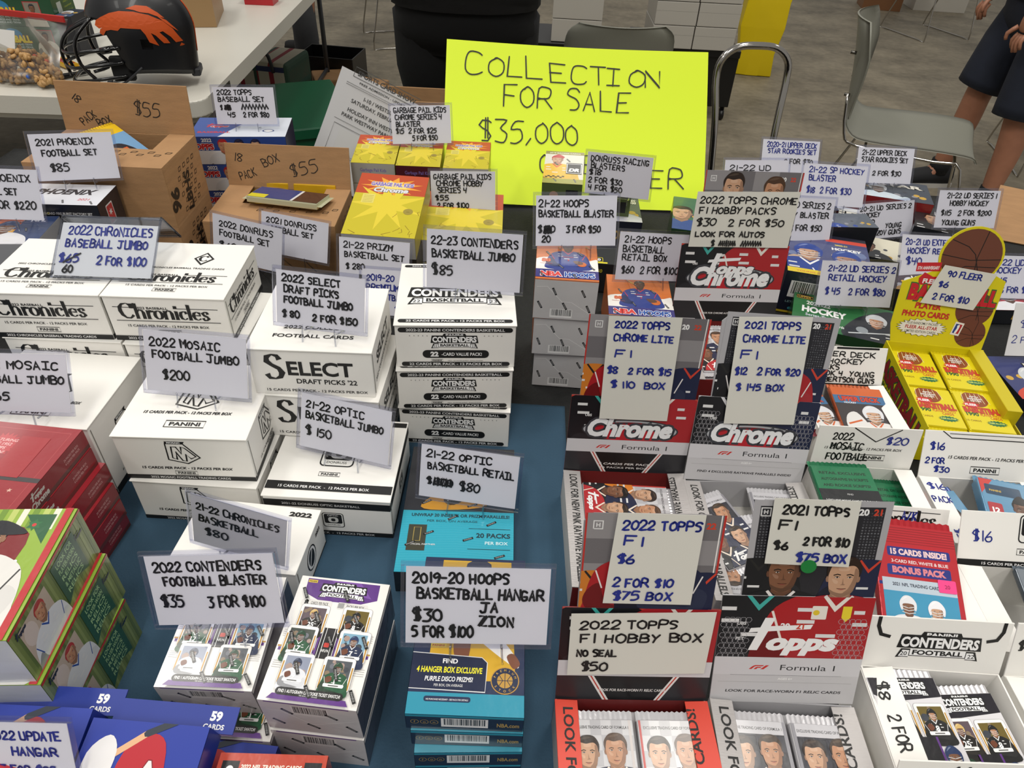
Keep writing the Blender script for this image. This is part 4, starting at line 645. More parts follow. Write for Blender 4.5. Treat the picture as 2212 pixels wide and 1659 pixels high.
def a_phoenix(w, d, h):
    A = Art(w, d, '#dddfe6'); A.t('PHOENIX', w * .58, d * .5, 18, '#33353c', w=w * .6, b=.05, sh=.25); A.t('2021', w * .82, d * .22, 7, '#c4303a', b=.02, sh=.15); tabs(A, [(w * .3, d * .25), (w * .64, d * .15), (w * .92, d * .12)])
    F = Art(w, h, '#15161e'); F.t('EXCLUSIVE', w * .42, h * .7, 4.4, '#d9cc3c', b=.03, sh=.1); F.t('200-CARD FIRE BURST FACTORY SET', w * .68, h * .7, 4.4, '#ddd', w=w * .5, b=.02, sh=.1); F.t('plus 5 BONUS Continental parallels!', w * .68, h * .5, 3.4, '#ccc', w=w * .44, sh=.1)
    R = Art(d, h, '#1a1a26'); R.rr(d * .3, h * .2, d * .3, h * .6, 2, '#ddd'); R.rr(d * .32, h * .24, d * .26, h * .52, 2, '#b8323a'); R.star(d * .45, h * .55, 7, 2.5, 6, '#ddd'); return dict(top=A, front=F, right=R)
# ------------------------------------------------------------------ boxes
BODY = {}
def bodymat(c, gloss=.4):
    k = 'board_' + str(c).lstrip('#')
    return mat(k, c, gloss, bump=.02, bscale=40)
def carton(key, name, label, art=None, group=None, color='#f0eee9', snap=True, dz=None, w=None, d=None, h=None, lid=False, ink_=None, q=None, loc=None, bev=.0009, skip=()):
    q = list(q or PL[key]); 
    if w: q[6] = w
    if d: q[7] = d
    if h: q[8] = h
    if dz is not None: q[2] = dz
    M = pose(q, snap); w, d, h = q[6:9]
    bm = bmesh.new(); add_box(bm, -w / 2, w / 2, 0, d, 0, h); o = bmo(name, bm, bodymat(color), None, None, bev, 2); o.matrix_world = M
    tag(o, label, 'box', group)
    if lid:      # tuck lid: a thin board just proud of the body with the front lip
        box('lid', o, -w / 2 - .0012, w / 2 + .0012, -.0018, d + .001, h - .0008, h + .0010, bodymat(color), .0004)
        for sx in (-1, 1): box('tuck_seam', o, sx * (w / 2 + .0002) - .0003, sx * (w / 2 + .0002) + .0003, .004, .0052, .004, h - .006, mat('seam', '#8f8d88', .6), 0)
    if art:
        for f, A in art(w * 1000, d * 1000, h * 1000).items():
            if f in skip or not A.V: continue
            p = on(A, o, w, d, h, f, ink_ or INK, 'printed_panel')
            if lid and f == 'top': p.location.z += .0012
    return o
# ------------------------------------------------------------------ room floor and the show tables
def concrete():
    m = bpy.data.materials.new('polished_concrete'); m.use_nodes = True; nt = m.node_tree; b = nt.nodes['Principled BSDF']; b.inputs['Roughness'].default_value = .6
    tc = nt.nodes.new('ShaderNodeTexCoord'); mp = nt.nodes.new('ShaderNodeMapping'); mp.inputs['Scale'].default_value = (1, 1.15, 1); nt.links.new(tc.outputs['Object'], mp.inputs[0])
    n1 = nt.nodes.new('ShaderNodeTexNoise'); n1.inputs['Scale'].default_value = 2.2; n1.inputs['Detail'].default_value = 9; n1.inputs['Roughness'].default_value = .68
    n2 = nt.nodes.new('ShaderNodeTexNoise'); n2.inputs['Scale'].default_value = 22; n2.inputs['Detail'].default_value = 4
    mx = nt.nodes.new('ShaderNodeMath'); mx.operation = 'MULTIPLY_ADD'; mx.inputs[1].default_value = .3
    r = nt.nodes.new('ShaderNodeValToRGB'); r.color_ramp.elements[0].position = .45; r.color_ramp.elements[0].color = (*lin('#5f584a'), 1); r.color_ramp.elements[1].position = .85; r.color_ramp.elements[1].color = (*lin('#968c78'), 1)
    for n in (n1, n2): nt.links.new(mp.outputs[0], n.inputs['Vector'])
    nt.links.new(n2.outputs['Fac'], mx.inputs[0]); nt.links.new(n1.outputs['Fac'], mx.inputs[2]); nt.links.new(mx.outputs[0], r.inputs[0]); nt.links.new(r.outputs[0], b.inputs['Base Color']); return m
fl = raw('floor', [(-16, -6, 0), (16, -6, 0), (16, 22, 0), (-16, 22, 0)], [(0, 1, 2, 3)], concrete()); fl['kind'] = 'structure'
BLACKCLOTH = mat('black_tablecloth', '#1c1d1d', .85, bump=.5, bscale=260, var=.25, vscale=90)
BLUECLOTH = mat('blue_tablecloth', '#3b566b', .92, bump=.25, bscale=300, var=.2, vscale=9, spec=.2)
def cloth(name, x0, x1, y0, y1, z, drop, m, label, ripple=.0015, sides='fblr', nx=70, ny=60, seed=3):
    r = random.Random(seed); ph = [(r.uniform(3, 16), r.uniform(3, 16), r.random() * 6) for _ in range(6)]; vs = []; fs = []
    for j in range(ny + 1):
        for i in range(nx + 1):
            x = x0 + (x1 - x0) * i / nx; y = y0 + (y1 - y0) * j / ny; vs.append((x, y, z + ripple * (.5 + .5 * sum(math.sin(a * x * 2 + b * y + p) for a, b, p in ph) / 6)))
    for j in range(ny):
        for i in range(nx): a = j * (nx + 1) + i; fs.append((a, a + 1, a + nx + 2, a + nx + 1))
    if drop:
        ring = [(i, 0) for i in range(nx)] + [(nx, j) for j in range(ny)] + [(i, ny) for i in range(nx, 0, -1)] + [(0, j) for j in range(ny, 0, -1)]
        prev = [j * (nx + 1) + i for i, j in ring]; N = len(ring); cx, cy = (x0 + x1) / 2, (y0 + y1) / 2
        for k in (.25, 1):
            cur = []
            for t, (i, j) in enumerate(ring):
                x, y, _ = vs[j * (nx + 1) + i]; ox = (1 if i == nx else -1 if i == 0 else 0); oy = (1 if j == ny else -1 if j == 0 else 0)
                o = .01 + k * .03 * (.5 + .5 * math.sin(t * .9)); cur.append(len(vs)); vs.append((x + ox * o, y + oy * o, z - drop * k))
            for t in range(N): fs.append((prev[t], prev[(t + 1) % N], cur[(t + 1) % N], cur[t]))
            prev = cur
    me = bpy.data.meshes.new(name); me.from_pydata(vs, [], fs); me.update(); o = link(name, me, m, smooth=True)
    s = o.modifiers.new('th', 'SOLIDIFY'); s.thickness = .0008; s.offset = -1; return tag(o, label, 'tablecloth')
def folding_table(x0, x1, y0, y1, label, M=Matrix(), top=.749, th=.045, hide=True, col='#d8d6cf'):
    o = empty('folding_table', M, label, 'table'); m = mat('table_top' + col[1:], col, .35, bump=.08, bscale=220)
    bm = bmesh.new(); P = rpoly(x1 - x0, y1 - y0, .06, x0, y0, 6); n = len(P)
    lo = [bm.verts.new((x, y, top - th)) for x, y in P]; hi = [bm.verts.new((x, y, top)) for x, y in P]; cx, cy = (x0 + x1) / 2, (y0 + y1) / 2
    bm.faces.new(hi); bm.faces.new(lo[::-1])
    for i in range(n): bm.faces.new((lo[i], lo[(i + 1) % n], hi[(i + 1) % n], hi[i]))
    bmo('tabletop', bm, m, o, None, .006, 3)
    if hide is not True:
        bm = bmesh.new(); Q = rpoly(x1 - x0 - .05, y1 - y0 - .05, .05, x0 + .025, y0 + .025, 6); lo = [bm.verts.new((x, y, top - th - .022)) for x, y in Q]; hi = [bm.verts.new((x, y, top - th)) for x, y in Q]; bm.faces.new(hi); bm.faces.new(lo[::-1])
        for i in range(n): bm.faces.new((lo[i], lo[(i + 1) % n], hi[(i + 1) % n], hi[i]))
        bmo('under_rim', bm, m, o, None, .003, 2); box('handle_slot', o, x1 - .0005, x1 + .001, y0 + .16, y0 + .26, top - .038, top - .014, BLACKM, 0)
    for x in (x0 + .18, x1 - .18):
        for y in (y0 + .1, y1 - .1): tube('leg', o, [(x, y, top - th), (x, y, 0.004)], .014, mat('table_leg', '#4a4c50', .4, .6), k=1)
        tube('crossbar', o, [(x, y0 + .1, .14), (x, y1 - .1, .14)], .011, mat('table_leg', '#4a4c50', .4, .6), k=1)
    return o
folding_table(-1.25, .75, -.04, .74, 'folding table under the front of the black and blue cloths, piled with sealed boxes', top=.7455)
folding_table(-1.25, 1.35, .76, 1.68, 'deeper folding table under the back of the black cloth, with the yellow poster', top=.7455)
folding_table(.79, 1.35, -.04, .74, 'short folding table under the right end of the black cloth', top=.7455)
cloth('black_tablecloth', -1.27, 1.37, -.06, 1.70, .7475, .55, BLACKCLOTH, 'black cloth covering the show tables, bare behind the tall white carton stack', .0006)
cloth('blue_tablecloth', -.95, .083, -.045, .827, .7486, 0, BLUECLOTH, 'wrinkled blue cloth spread over the black one in the front aisle', .0035, nx=150, ny=130, seed=5)
FT = Matrix.Translation((-.945, 2.09, 0)) @ Matrix.Rotation(math.radians(2.6), 4, 'Z')
folding_table(-2.6, 0, 0, 2.6, 'white folding table with a black football helmet on it', M=FT, top=.75, th=.05, hide=False, col='#d2cfc5')
# ------------------------------------------------------------------ handwritten price signs
PEN = {'k': '#151515', 'b': '#1a2a86'}
def write(A, lines, W, H, ox=0, oy=0, pen=1.35):
    for L in lines:
        t, x, y, w = L[:4]; c = PEN[L[4]] if len(L) > 4 else PEN['k']; hh = (L[5] if len(L) > 5 else .125) * H
        if t == '#scrib':
            r = random.Random(int(x * 99)); pts = [(ox + x * W + w * W * i / 16, oy + y * H + hh * (i % 2) * .9 + r.uniform(-.8, .8)) for i in range(17)]; A.ln(pts, pen * 1.5, c, caps=2); continue
        if t == '#line': A.ln([(ox + x * W, oy + y * H), (ox + (x + w) * W, oy + (y + (L[5] if len(L) > 5 else .1)) * H)], pen, c, caps=2); continue
        A.hand(t, ox + x * W, oy + y * H, hh, w=w * W, pen=pen, col=c)
def price_sign(key, label, lines, drop=.012, pen=2.0, group=None, yellow=0, seed=None):
    q = PL[key]; random.seed(key); root = empty('price_sign', pose(q, True), label, 'price sign', group); w, h = q[6], q[8]; L = Matrix.Rotation(q[4], 4, 'X') @ Matrix.Rotation(q[5], 4, 'Y')
    c = box('card', root, -w / 2 + .0045, w / 2 - .0045, 0, .0005, .004, h - .005, PAPER, 0, M=L)
    A = Art(w * 1000 - 9, h * 1000 - 9); write(A, lines, A.w, A.h, pen=pen); A.put(c, (-w / 2 + .0045, 0, .004), (1, 0, 0), (0, 0, 1), name='lettering')
    plate('sleeve', root, [(x, z) for x, z in rpoly(w, h, .006, -w / 2, 0, 3)], .0004, PANE, M=L @ Matrix.Translation((0, -.0016, 0)))
    b = .0042; ov = [(-w / 2, 0, w / 2, b), (-w / 2, h - b, w / 2, h), (-w / 2, b, -w / 2 + b * .7, h - b), (w / 2 - b * .7, b, w / 2, h - b)]
    bm = bmesh.new()
    for x0, z0, x1, z1 in ov: add_box(bm, x0, x1, -.0011, .0013, z0, z1)
    bmo('sleeve_rim', bm, RIM, root, L)
    up = Vector((0, math.tan(-q[4]) * .6 * h, .6 * h))
    for s in (-1, 1):
        x = s * w * .17; tube('easel_leg', root, [(x, -.004, .008), (x, -.0055, 0), (x * 1.05, -.009, -drop + .0012)], .0011, ACR, k=3, seg=6)
        tube('easel_foot', root, [(x, 0, -.002), (x * .9, .030 + up.y, -drop + .0012), (x * .5, up.y + .004, up.z)], .0011, ACR, k=3, seg=6)
    return root
D = '$'
price_sign('S1', 'price card reading $85 alone, before the upper brown carton', [('2021 PHOENIX', .08, .76, .68), ('FOOTBALL SET', .12, .53, .66), ('$85', .18, .20, .22, 'k', .16)], .012)
price_sign('S2', 'price card ending in $220, cut off by the left edge of the photo', [('2021 PHOENIX', .12, .76, .78), ('FOOTBALL SET', .12, .50, .60), ('2 FOR $220', .30, .22, .62, 'k', .15)], .012)
price_sign('S10', 'price card reading $85 on top of the tall white value-pack stack', [('22-23 CONTENDERS', .05, .76, .90), ('BASKETBALL JUMBO', .06, .54, .86), ('$85', .06, .24, .22, 'k', .17)])
price_sign('S8', 'price card reading $80 or 2 for $150, on the white draft picks carton', [('2022 SELECT', .07, .80, .66), ('DRAFT PICKS', .09, .60, .62), ('FOOTBALL JUMBO', .09, .40, .78), ('$ 80', .07, .13, .19), ('2 FOR $150', .42, .12, .50)], .02)
price_sign('S4', 'price card reading $200 standing on the black-banded white carton, left of centre', [('2022 MOSAIC', .06, .76, .68), ('FOOTBALL JUMBO', .08, .56, .84), ('$200', .17, .22, .26, 'k', .15)])
price_sign('S5', 'price card cut off by the left edge of the photo, above the red boxes', [('2022 MOSAIC', .08, .74, .84), ('FOOTBALL JUMBO', .06, .50, .90), ('$165', .20, .2, .24)], .012)
price_sign('S6', 'tilted price card reading $80, behind the card reading $35', [('21-22 CHRONICLES', .06, .72, .86), ('BASKETBALL', .08, .50, .62), ('$80', .14, .24, .24, 'k', .15)], .01)
price_sign('S7', 'price card reading $35 in front of the purple and white blaster boxes', [('2022 CONTENDERS', .06, .78, .84), ('FOOTBALL BLASTER', .12, .58, .80), ('$35', .07, .28, .17, 'k', .15), ('3 FOR $100', .44, .26, .44, 'k', .15)], .018)
price_sign('S9', 'price card reading $150 leaning on the white carton with the black bands', [('21-22 OPTIC', .06, .76, .64), ('BASKETBALL JUMBO', .06, .56, .86), ('$ 150', .07, .26, .28, 'k', .15)])
price_sign('S11', 'price card with $100 crossed out and $80, above the teal box', [('21-22 OPTIC', .06, .78, .66), ('BASKETBALL RETAIL', .08, .56, .88), ('$ 100', .08, .27, .26), ('#scrib', .15, .27, .18), ('$80', .42, .22, .20, 'k', .16)])
price_sign('S12', 'largest price card, reading $30 or 5 for $100, in front of the teal box', [('2019-20 HOOPS', .05, .80, .66), ('BASKETBALL HANGAR', .08, .60, .88), ('$30', .05, .31, .20, 'k', .15), ('JA', .52, .43, .12), ('ZION', .52, .25, .24), ('5 FOR $100', .05, .10, .42, 'k', .14)], .014, 2.3)
price_sign('S13', 'price card reading 2022 and $60 before the brown cartons, beside the one reading 2021', [('2022 DONRUSS', .10, .76, .76), ('FOOTBALL SET', .10, .55, .72), ('$60', .10, .30, .24)], .058)
price_sign('S14', 'price card starting with 2021 in front of the brown carton with the blue pack', [('2021 DONRUSS', .08, .76, .74), ('FOOTBALL SET', .08, .55, .70), ('$50', .1, .28, .2)], .048)
price_sign('S15', 'price card in front of the big yellow cartoon-card box', [('21-22 PRIZM', .07, .78, .68), ('BASKETBALL SET', .08, .57, .84), ('$ 280', .10, .30, .26)], .048)
price_sign('S16', 'blue-inked price card mostly hidden by the white value-pack stack', [('2019-20', .07, .76, .40, 'b'), ('PREMIUM STOCK', .07, .55, .86, 'b'), ('BASKETBALL', .07, .34, .62, 'b'), ('$ 25', .5, .1, .26, 'b')], .05)
price_sign('S17', 'price card with scribbled-out prices and 45, on the red, white and blue factory sets', [('2022 TOPPS', .07, .80, .56), ('BASEBALL SET', .07, .62, .76), ('$', .09, .40, .03), ('#scrib', .16, .40, .10), ('#scrib', .44, .42, .44), ('45', .20, .20, .12), ('2 FOR $80', .46, .20, .42)])
price_sign('S18', 'price card reading $15 and 5 for $50 on the yellow blaster row', [('GARBAGE PAIL KIDS', .05, .82, .88), ('CHROME SERIES 4', .07, .64, .78), ('BLASTER', .08, .46, .40), ('$15  2 FOR $25', .07, .28, .68), ('5 FOR $50', .34, .09, .42)])
price_sign('S19', 'price card reading $55 or 2 for $100, on the second yellow hobby box', [('GARBAGE PAIL KIDS', .05, .80, .88), ('CHROME HOBBY', .09, .63, .72), ('SERIES 4', .11, .46, .44), ('$55', .07, .26, .20), ('2 FOR $100', .10, .07, .48)])
price_sign('S20', 'price card reading $18 in front of the yellow poster', [('DONRUSS RACING', .06, .80, .88), ('BLASTERS', .07, .63, .52), ('$18', .05, .47, .18), ('2 FOR $30', .05, .28, .52), ('4 FOR $50', .06, .10, .52)], .01)
price_sign('S21', 'price card reading 3 for $50 on the orange and grey blaster stack', [('21-22 HOOPS', .04, .78, .60), ('BASKETBALL BLASTER', .04, .58, .92), ('$ 30', .03, .27, .20), ('#scrib', .10, .27, .09), ('3 FOR $50', .38, .27, .42), ('20', .08, .08, .10)], .018)
price_sign('S22', 'price card reading $60, on the orange retail box beside the tall red display', [('21-22 HOOPS', .08, .79, .66), ('BASKETBALL', .07, .59, .58), ('RETAIL BOX', .07, .42, .64), ('$60  2 FOR $100', .08, .15, .82, 'k', .14)], .015)
price_sign('S30', 'blue-inked price card on the back row, right of the chrome handle', [('2020-21 UPPER DECK', .08, .80, .86, 'b'), ('STAR ROOKIES SET', .10, .62, .84, 'b'), ('2 FOR $30', .40, .34, .50)], .01)
price_sign('S31', 'price card whose lower half is hidden behind the tall driver display', [('21-22 UD', .08, .74, .64), ('HOCKEY', .1, .5, .5)], .08)
price_sign('S32', 'blue-inked price card reading $18 or 2 for $30', [('21-22 SP HOCKEY', .09, .80, .86, 'b'), ('BLASTER', .10, .60, .42, 'b'), ('$18  2 FOR $30', .08, .30, .70, 'b', .14)], .02)
price_sign('S33', 'price card reading 2 for $30, rearmost, before the grey chair seat', [('21-22 UPPER DECK', .08, .80, .78), ('STAR ROOKIES SET', .08, .60, .82), ('2 FOR $30', .30, .22, .50)], .01)
price_sign('S34', 'price card reading 2 for $50, its left part behind the tall driver display', [('21-22 UD SERIES 2', .05, .78, .88), ('HOCKEY BLASTER', .05, .55, .88), ('$30  2 FOR $50', .08, .25, .76)], .01)
price_sign('S35', 'price card reading $110 with two words crowded in its corner', [('20-21 UD SERIES 2', .02, .80, .92), ('HOCKEY', .06, .62, .32), ('$110', .06, .42, .22), ('YOUNG', .50, .28, .28), ('KATRIZOV GUNS', .04, .10, .74)], .004)
price_sign('S36', 'price card reading $115 or 2 for $200, farthest right on the back row', [('21-22 UD SERIES 1', .14, .80, .80), ('HOBBY HOCKEY', .20, .60, .62), ('$115   2 FOR $200', .08, .34, .82), ('YOUNG GUNS', .12, .08, .54)], .01)
price_sign('S37', 'blue-inked price card reading $40 behind the round yellow display top', [('20-21 UD EXTENDED', .07, .78, .88, 'b'), ('HOCKEY RETAIL', .11, .58, .78, 'b'), ('$40', .10, .32, .24, 'b', .15)], .01)
price_sign('S38', 'blue-inked price card reading $45 or 2 for $80, on the green hockey box', [('21-22 UD SERIES 2', .10, .78, .88, 'b'), ('RETAIL HOCKEY', .12, .57, .76, 'b'), ('$ 45   2 FOR $80', .10, .26, .80, 'b', .14)], .01)
price_sign('S40', 'blue-inked price card cut off by the photo edge, beside the round display top', [('21-22 UD MVP', .15, .78, .74, 'b'), ('HOCKEY', .20, .60, .40, 'b'), ('$45', .20, .36, .20, 'b'), ('3 FOR $120', .34, .14, .5, 'b')], .02)
price_sign('S42', 'blue-inked price card reading for $25 at the bottom left corner of the photo', [('2022 UPDATE', .30, .70, .62, 'b', .14), ('HANGAR', .48, .42, .40, 'b', .14), ('3 FOR $25', .35, .10, .48, 'b', .14)], .012, 1.7)
q = PL['S41']; pn = box('price_note', None, -q[6] / 2, q[6] / 2, 0, .0006, 0, q[8], PAPER, 0); pn.matrix_world = pose(q); tag(pn, 'white price slip cut off by the right edge, left of nothing but behind the yellow display tray', 'price note')
pn['label'] = 'blue-inked price slip at the right edge, in front of the bordered statistics card'
A = Art(q[6] * 1000, q[8] * 1000); write(A, [('$25', .12, .55, .25, 'b'), ('2 FOR $40', .05, .25, .6, 'b')], A.w, A.h); A.put(pn, (-q[6] / 2, 0, 0), (1, 0, 0), (0, 0, 1), name='lettering')
# the A-frame acrylic holder with the blue-inked slip
q = PL['S3']; random.seed(3); rt = empty('acrylic_sign_holder', pose(q, True), 'clear acrylic tent sign holder with blue-inked slip on the white baseball cartons', 'sign holder'); w, h = q[6], q[8]
L = Matrix.Rotation(q[4], 4, 'X') @ Matrix.Rotation(q[5], 4, 'Y'); tp = L @ Vector((0, 0, h))
plate('front_panel', rt, rpoly(w, h, .002, -w / 2, 0, 2), .0016, clear('acrylic_panel', '#f4f6fa', .03, .05), M=L)
bm = bmesh.new()
for x0, z0, x1, z1 in ((-w / 2, 0, -w / 2 + .0022, h), (w / 2 - .0022, 0, w / 2, h), (-w / 2, 0, w / 2, .002), (-w / 2, h - .002, w / 2, h)): add_box(bm, x0, x1, -.0005, .0022, z0, z1)
bmo('panel_edges', bm, ACR, rt, L)
bk_ = Vector((0, tp.y + .045, .0)); ang = math.atan2(.045, tp.z); hb = math.hypot(.045, tp.z)
LB = Matrix.Translation(tp) @ Matrix.Rotation(math.radians(180) + ang, 4, 'X')
plate('back_panel', rt, rpoly(w, hb, .002, -w / 2, 0, 2), .0016, clear('acrylic_back', '#f4f6fa', .03, .05), M=LB)
bm = bmesh.new()
for x0, z0, x1, z1 in ((-w / 2, 0, -w / 2 + .002, hb), (w / 2 - .002, 0, w / 2, hb), (-w / 2, hb - .002, w / 2, hb)): add_box(bm, x0, x1, -.0005, .002, z0, z1)
bmo('back_edges', bm, ACR, rt, LB)
sl = box('price_slip', rt, -w / 2 + .003, w / 2 - .002, .0017, .0022, .004, h - .010, mat('slip_paper', '#efece6', .6), 0, M=L)
A = Art(w * 1000 - 5, h * 1000 - 14); write(A, [('2022 CHRONICLES', .08, .78, .86, 'b', .15), ('BASEBALL JUMBO', .07, .54, .84, 'b', .15), ('$65', .03, .25, .20, 'b', .15), ('#line', .08, .24, .16, 'k', .18), ('2 FOR $100', .42, .22, .50, 'b', .15), ('60', .09, .06, .10, 'k', .14)], A.w, A.h, pen=2.1)
A.put(sl, (-w / 2 + .003, .0017, .004), (1, 0, 0), (0, 0, 1), name='lettering')
# ------------------------------------------------------------------ sealed cartons
WC = '#f1efea'
J = dict(lid=True, color=WC, d=.14)
carton('K3', 'carton', 'white value-pack carton at the foot of the tall stack, turned slightly', a_cont, 'white value-pack cartons', dz=.75, h=.067, lid=True, w=.153, d=.14)
carton('K2', 'carton', 'white value-pack carton in the middle of the tall stack', a_cont, 'white value-pack cartons', dz=.8182, h=.067, lid=True, w=.153, d=.14)
carton('K1', 'carton', 'white value-pack carton at the top of the tall stack, under the $85 card', a_cont, 'white value-pack cartons', dz=.8864, h=.067, lid=True, d=.15)
carton('M2', 'carton', 'lower of two white cartons with an M emblem, right above the tilted $80 card', a_mosaic, 'white cartons with the M emblem', dz=.75, h=.069, **J)
carton('M1', 'carton', 'upper of two white cartons with an M emblem, under the $200 card', a_mosaic, 'white cartons with the M emblem', dz=.8203, h=.0695, lid=True, d=.135, w=.153)
for k, l, z, a in (('C5', 'bottom white baseball carton of the right column, mostly hidden', .75, a_chron), ('C3', 'middle white baseball carton of the right column', .8203, a_chron), ('C1', 'top white baseball carton of the right column, with the diamond emblem in view', .8906, a_chron),
                ('C6', 'bottom white baseball carton of the left column, mostly hidden', .75, a_chron), ('C4', 'middle white baseball carton of the left column', .8203, a_chron), ('C2', 'top white baseball carton of the left column, cut by the photo edge', .8906, a_chron)):
    carton(k, 'carton', l, a, 'white baseball cartons', dz=z, h=.0692, w=.155, **J)
carton('L1', 'carton', 'tall white carton with an M emblem on its side, behind the red boxes', a_mosaic, color=WC, lid=True, d=.14, w=.157)
for k, l, z in (('SL3', 'bottom white draft picks carton, mostly hidden', .75), ('SL2', 'middle white draft picks carton, its big S showing', .8203), ('SL1', 'top white draft picks carton under the 2 for $150 card', .8906)): carton(k, 'carton', l, a_select, 'white draft picks cartons', dz=z, h=.069, w=.147, **J)
carton('O1', 'carton', 'white carton with black bands and a loose lid, under the $150 card', a_optic, color=WC, lid=True)
carton('CB1', 'carton', 'white basketball carton marked 2022, behind the tilted $80 card', lambda w, d, h: (lambda T, R: (T.t('2022', w * .86, d * .86, 6, BK, w=w * .19, b=.05), R.e(d * .5, h * .5, 14, 18, BK), R.e(d * .5, h * .5, 12, 16, '#eee'), R.e(d * .5, h * .5, 9, 13, BK), R.ln([(d * .4, h * .3), (d * .55, h * .7)], 2, '#eee'), R.r(0, h * .0, d, h * .07, BK), R.t('2022', d * .8, h * .7, 5, BK, b=.04), dict(top=T, right=R))[-1])(Art(w, d), Art(d, h)), color=WC, lid=True)
SH = dict(ink_=INKW, bev=.0006)
carton('B3', 'blaster_box', 'lower shrink-wrapped purple and white football box of the right pair', a_blaster, 'purple and white blaster boxes', color='#cfcdd0', dz=.75, h=.0535, **SH)
carton('B1', 'blaster_box', 'upper shrink-wrapped purple and white football box, its whole top showing', a_blaster, 'purple and white blaster boxes', color='#cfcdd0', snap=False, h=.056, **SH)
carton('B4', 'blaster_box', 'lower shrink-wrapped football box of the left pair, behind the blue boxes', a_blaster, 'purple and white blaster boxes', color='#cfcdd0', dz=.75, h=.047, **SH)
carton('B2', 'blaster_box', 'upper shrink-wrapped football box, its top half hidden by the $35 card', a_blaster, 'purple and white blaster boxes', color='#cfcdd0', snap=False, h=.046, **SH)
for k, l, z in (('HH3', 'bottom orange and grey basketball box of the stack', .75), ('HH2', 'middle orange and grey basketball box of the stack', .8173), ('HH1', 'top orange and grey basketball box, player in blue on it', .8846)): carton(k, 'blaster_box', l, a_hoops, 'orange and grey basketball boxes', color='#c9c8c8', dz=z, h=.0665, w=.09, d=.12, **SH)
for k, l, z in (('N3', 'third blue hanger box down, under the $30 card', .776), ('N2', 'second blue hanger box down, under the $30 card', .8025), ('N1', 'top blue and yellow hanger box with a gold basketball seal', .829)): carton(k, 'hanger_box', l, a_hanger, 'blue hanger boxes', color='#1c2a4c', dz=z, h=.0258, **SH)
carton('N3', 'hanger_box', 'bottom blue hanger box of the pile, barely in view', a_hanger, 'blue hanger boxes', color='#1c2a4c', dz=.75, h=.0255, **SH)
carton('TE1', 'retail_box', 'teal and black shrink-wrapped basketball box reading 20 packs per box', a_teal, color='#1c6676', dz=.75, h=.038, **SH)
for i in range(6, 0, -1):
    carton('R%d' % i, 'hobby_box', ['', 'top red baseball box, starburst on it', 'second red baseball box from the top', 'third red baseball box from the top', 'fourth red baseball box from the top', 'fifth red baseball box from the top', 'bottom red baseball box'][i] + ' of the leaning red pile', a_redbox, 'leaning pile of red boxes', color='#861d26', dz=.75 + .0262 * (6 - i), h=.026, **SH)
for l, z, x, y, yw in (('bottom green holiday baseball box of the pile', 0.7500, -0.482, 0.277, 1.5), ('middle green holiday baseball box of the pile', 0.8141, -0.479, 0.282, 3.8), ('top green holiday baseball box with two painted ballplayers', 0.8782, -0.483, 0.283, 4.8)):
    carton(None, 'holiday_box', l, a_green, 'green holiday boxes', color='#7f9a3c', q=[x, y, z, math.radians(yw), 0, 0, .19, 0.135, 0.0635], **SH)
for k, l in (('UB0', 'blue hanger box in the bottom left corner, behind the $25 card'), ('UB1', 'blue hanger box with a batter in a red helmet')):
    q = list(PL[k]); o = carton(None, 'hanger_box', l, a_update, 'blue baseball hanger boxes', color='#1c2f88', snap=False, q=q, h=.030, bev=.001, ink_=INKG); w = q[6]
    t = box('hang_tab', o, -w / 2 + .004, w / 2 + .012, q[7], q[7] + .022, .006, .0075, bodymat('#21368f'), 0); A = Art(w * 1000 + 8, 22); A.t('59', w * 900, 10, 7, '#eee', b=.05); A.t('CARDS', w * 900, 3, 4, '#eee', b=.03); A.put(t, (-w / 2 + .004, q[7], .0075), (1, 0, 0), (0, 1, 0), INKG, 'printed_panel')
q = list(PL['UB1']); q[0] += .02; q[1] += .012; q[2] = .7665; q[3] -= .03; q[4] = 0; q[5] = 0; q[6] = .125; q[8] = .028
o = carton(None, 'hanger_box', 'lower blue hanger box whose corner tab shows beside the purple boxes', a_update, 'blue baseball hanger boxes', color='#1c2f88', q=q, bev=.001)
q = list(PL['UB1']); q[0] -= .09; q[1] -= .0; q[2] = .75; q[4] = q[5] = 0; q[6] = .34; q[7] = .15; q[8] = .016
carton(None, 'flat_box', 'flat dark box under the blue hanger boxes', None, color='#20264a', q=q)
carton('NF1', 'mega_box', 'orange football box at the bottom edge beside the batter box', a_nfl, color='#b8402a', dz=.795, **SH)
q = list(PL['NF1']); q[2] = .75; q[8] = .0445; q[1] -= .004; carton(None, 'mega_box', 'second orange football box directly under the first', a_nfl, color='#9c3422', q=q, **SH)
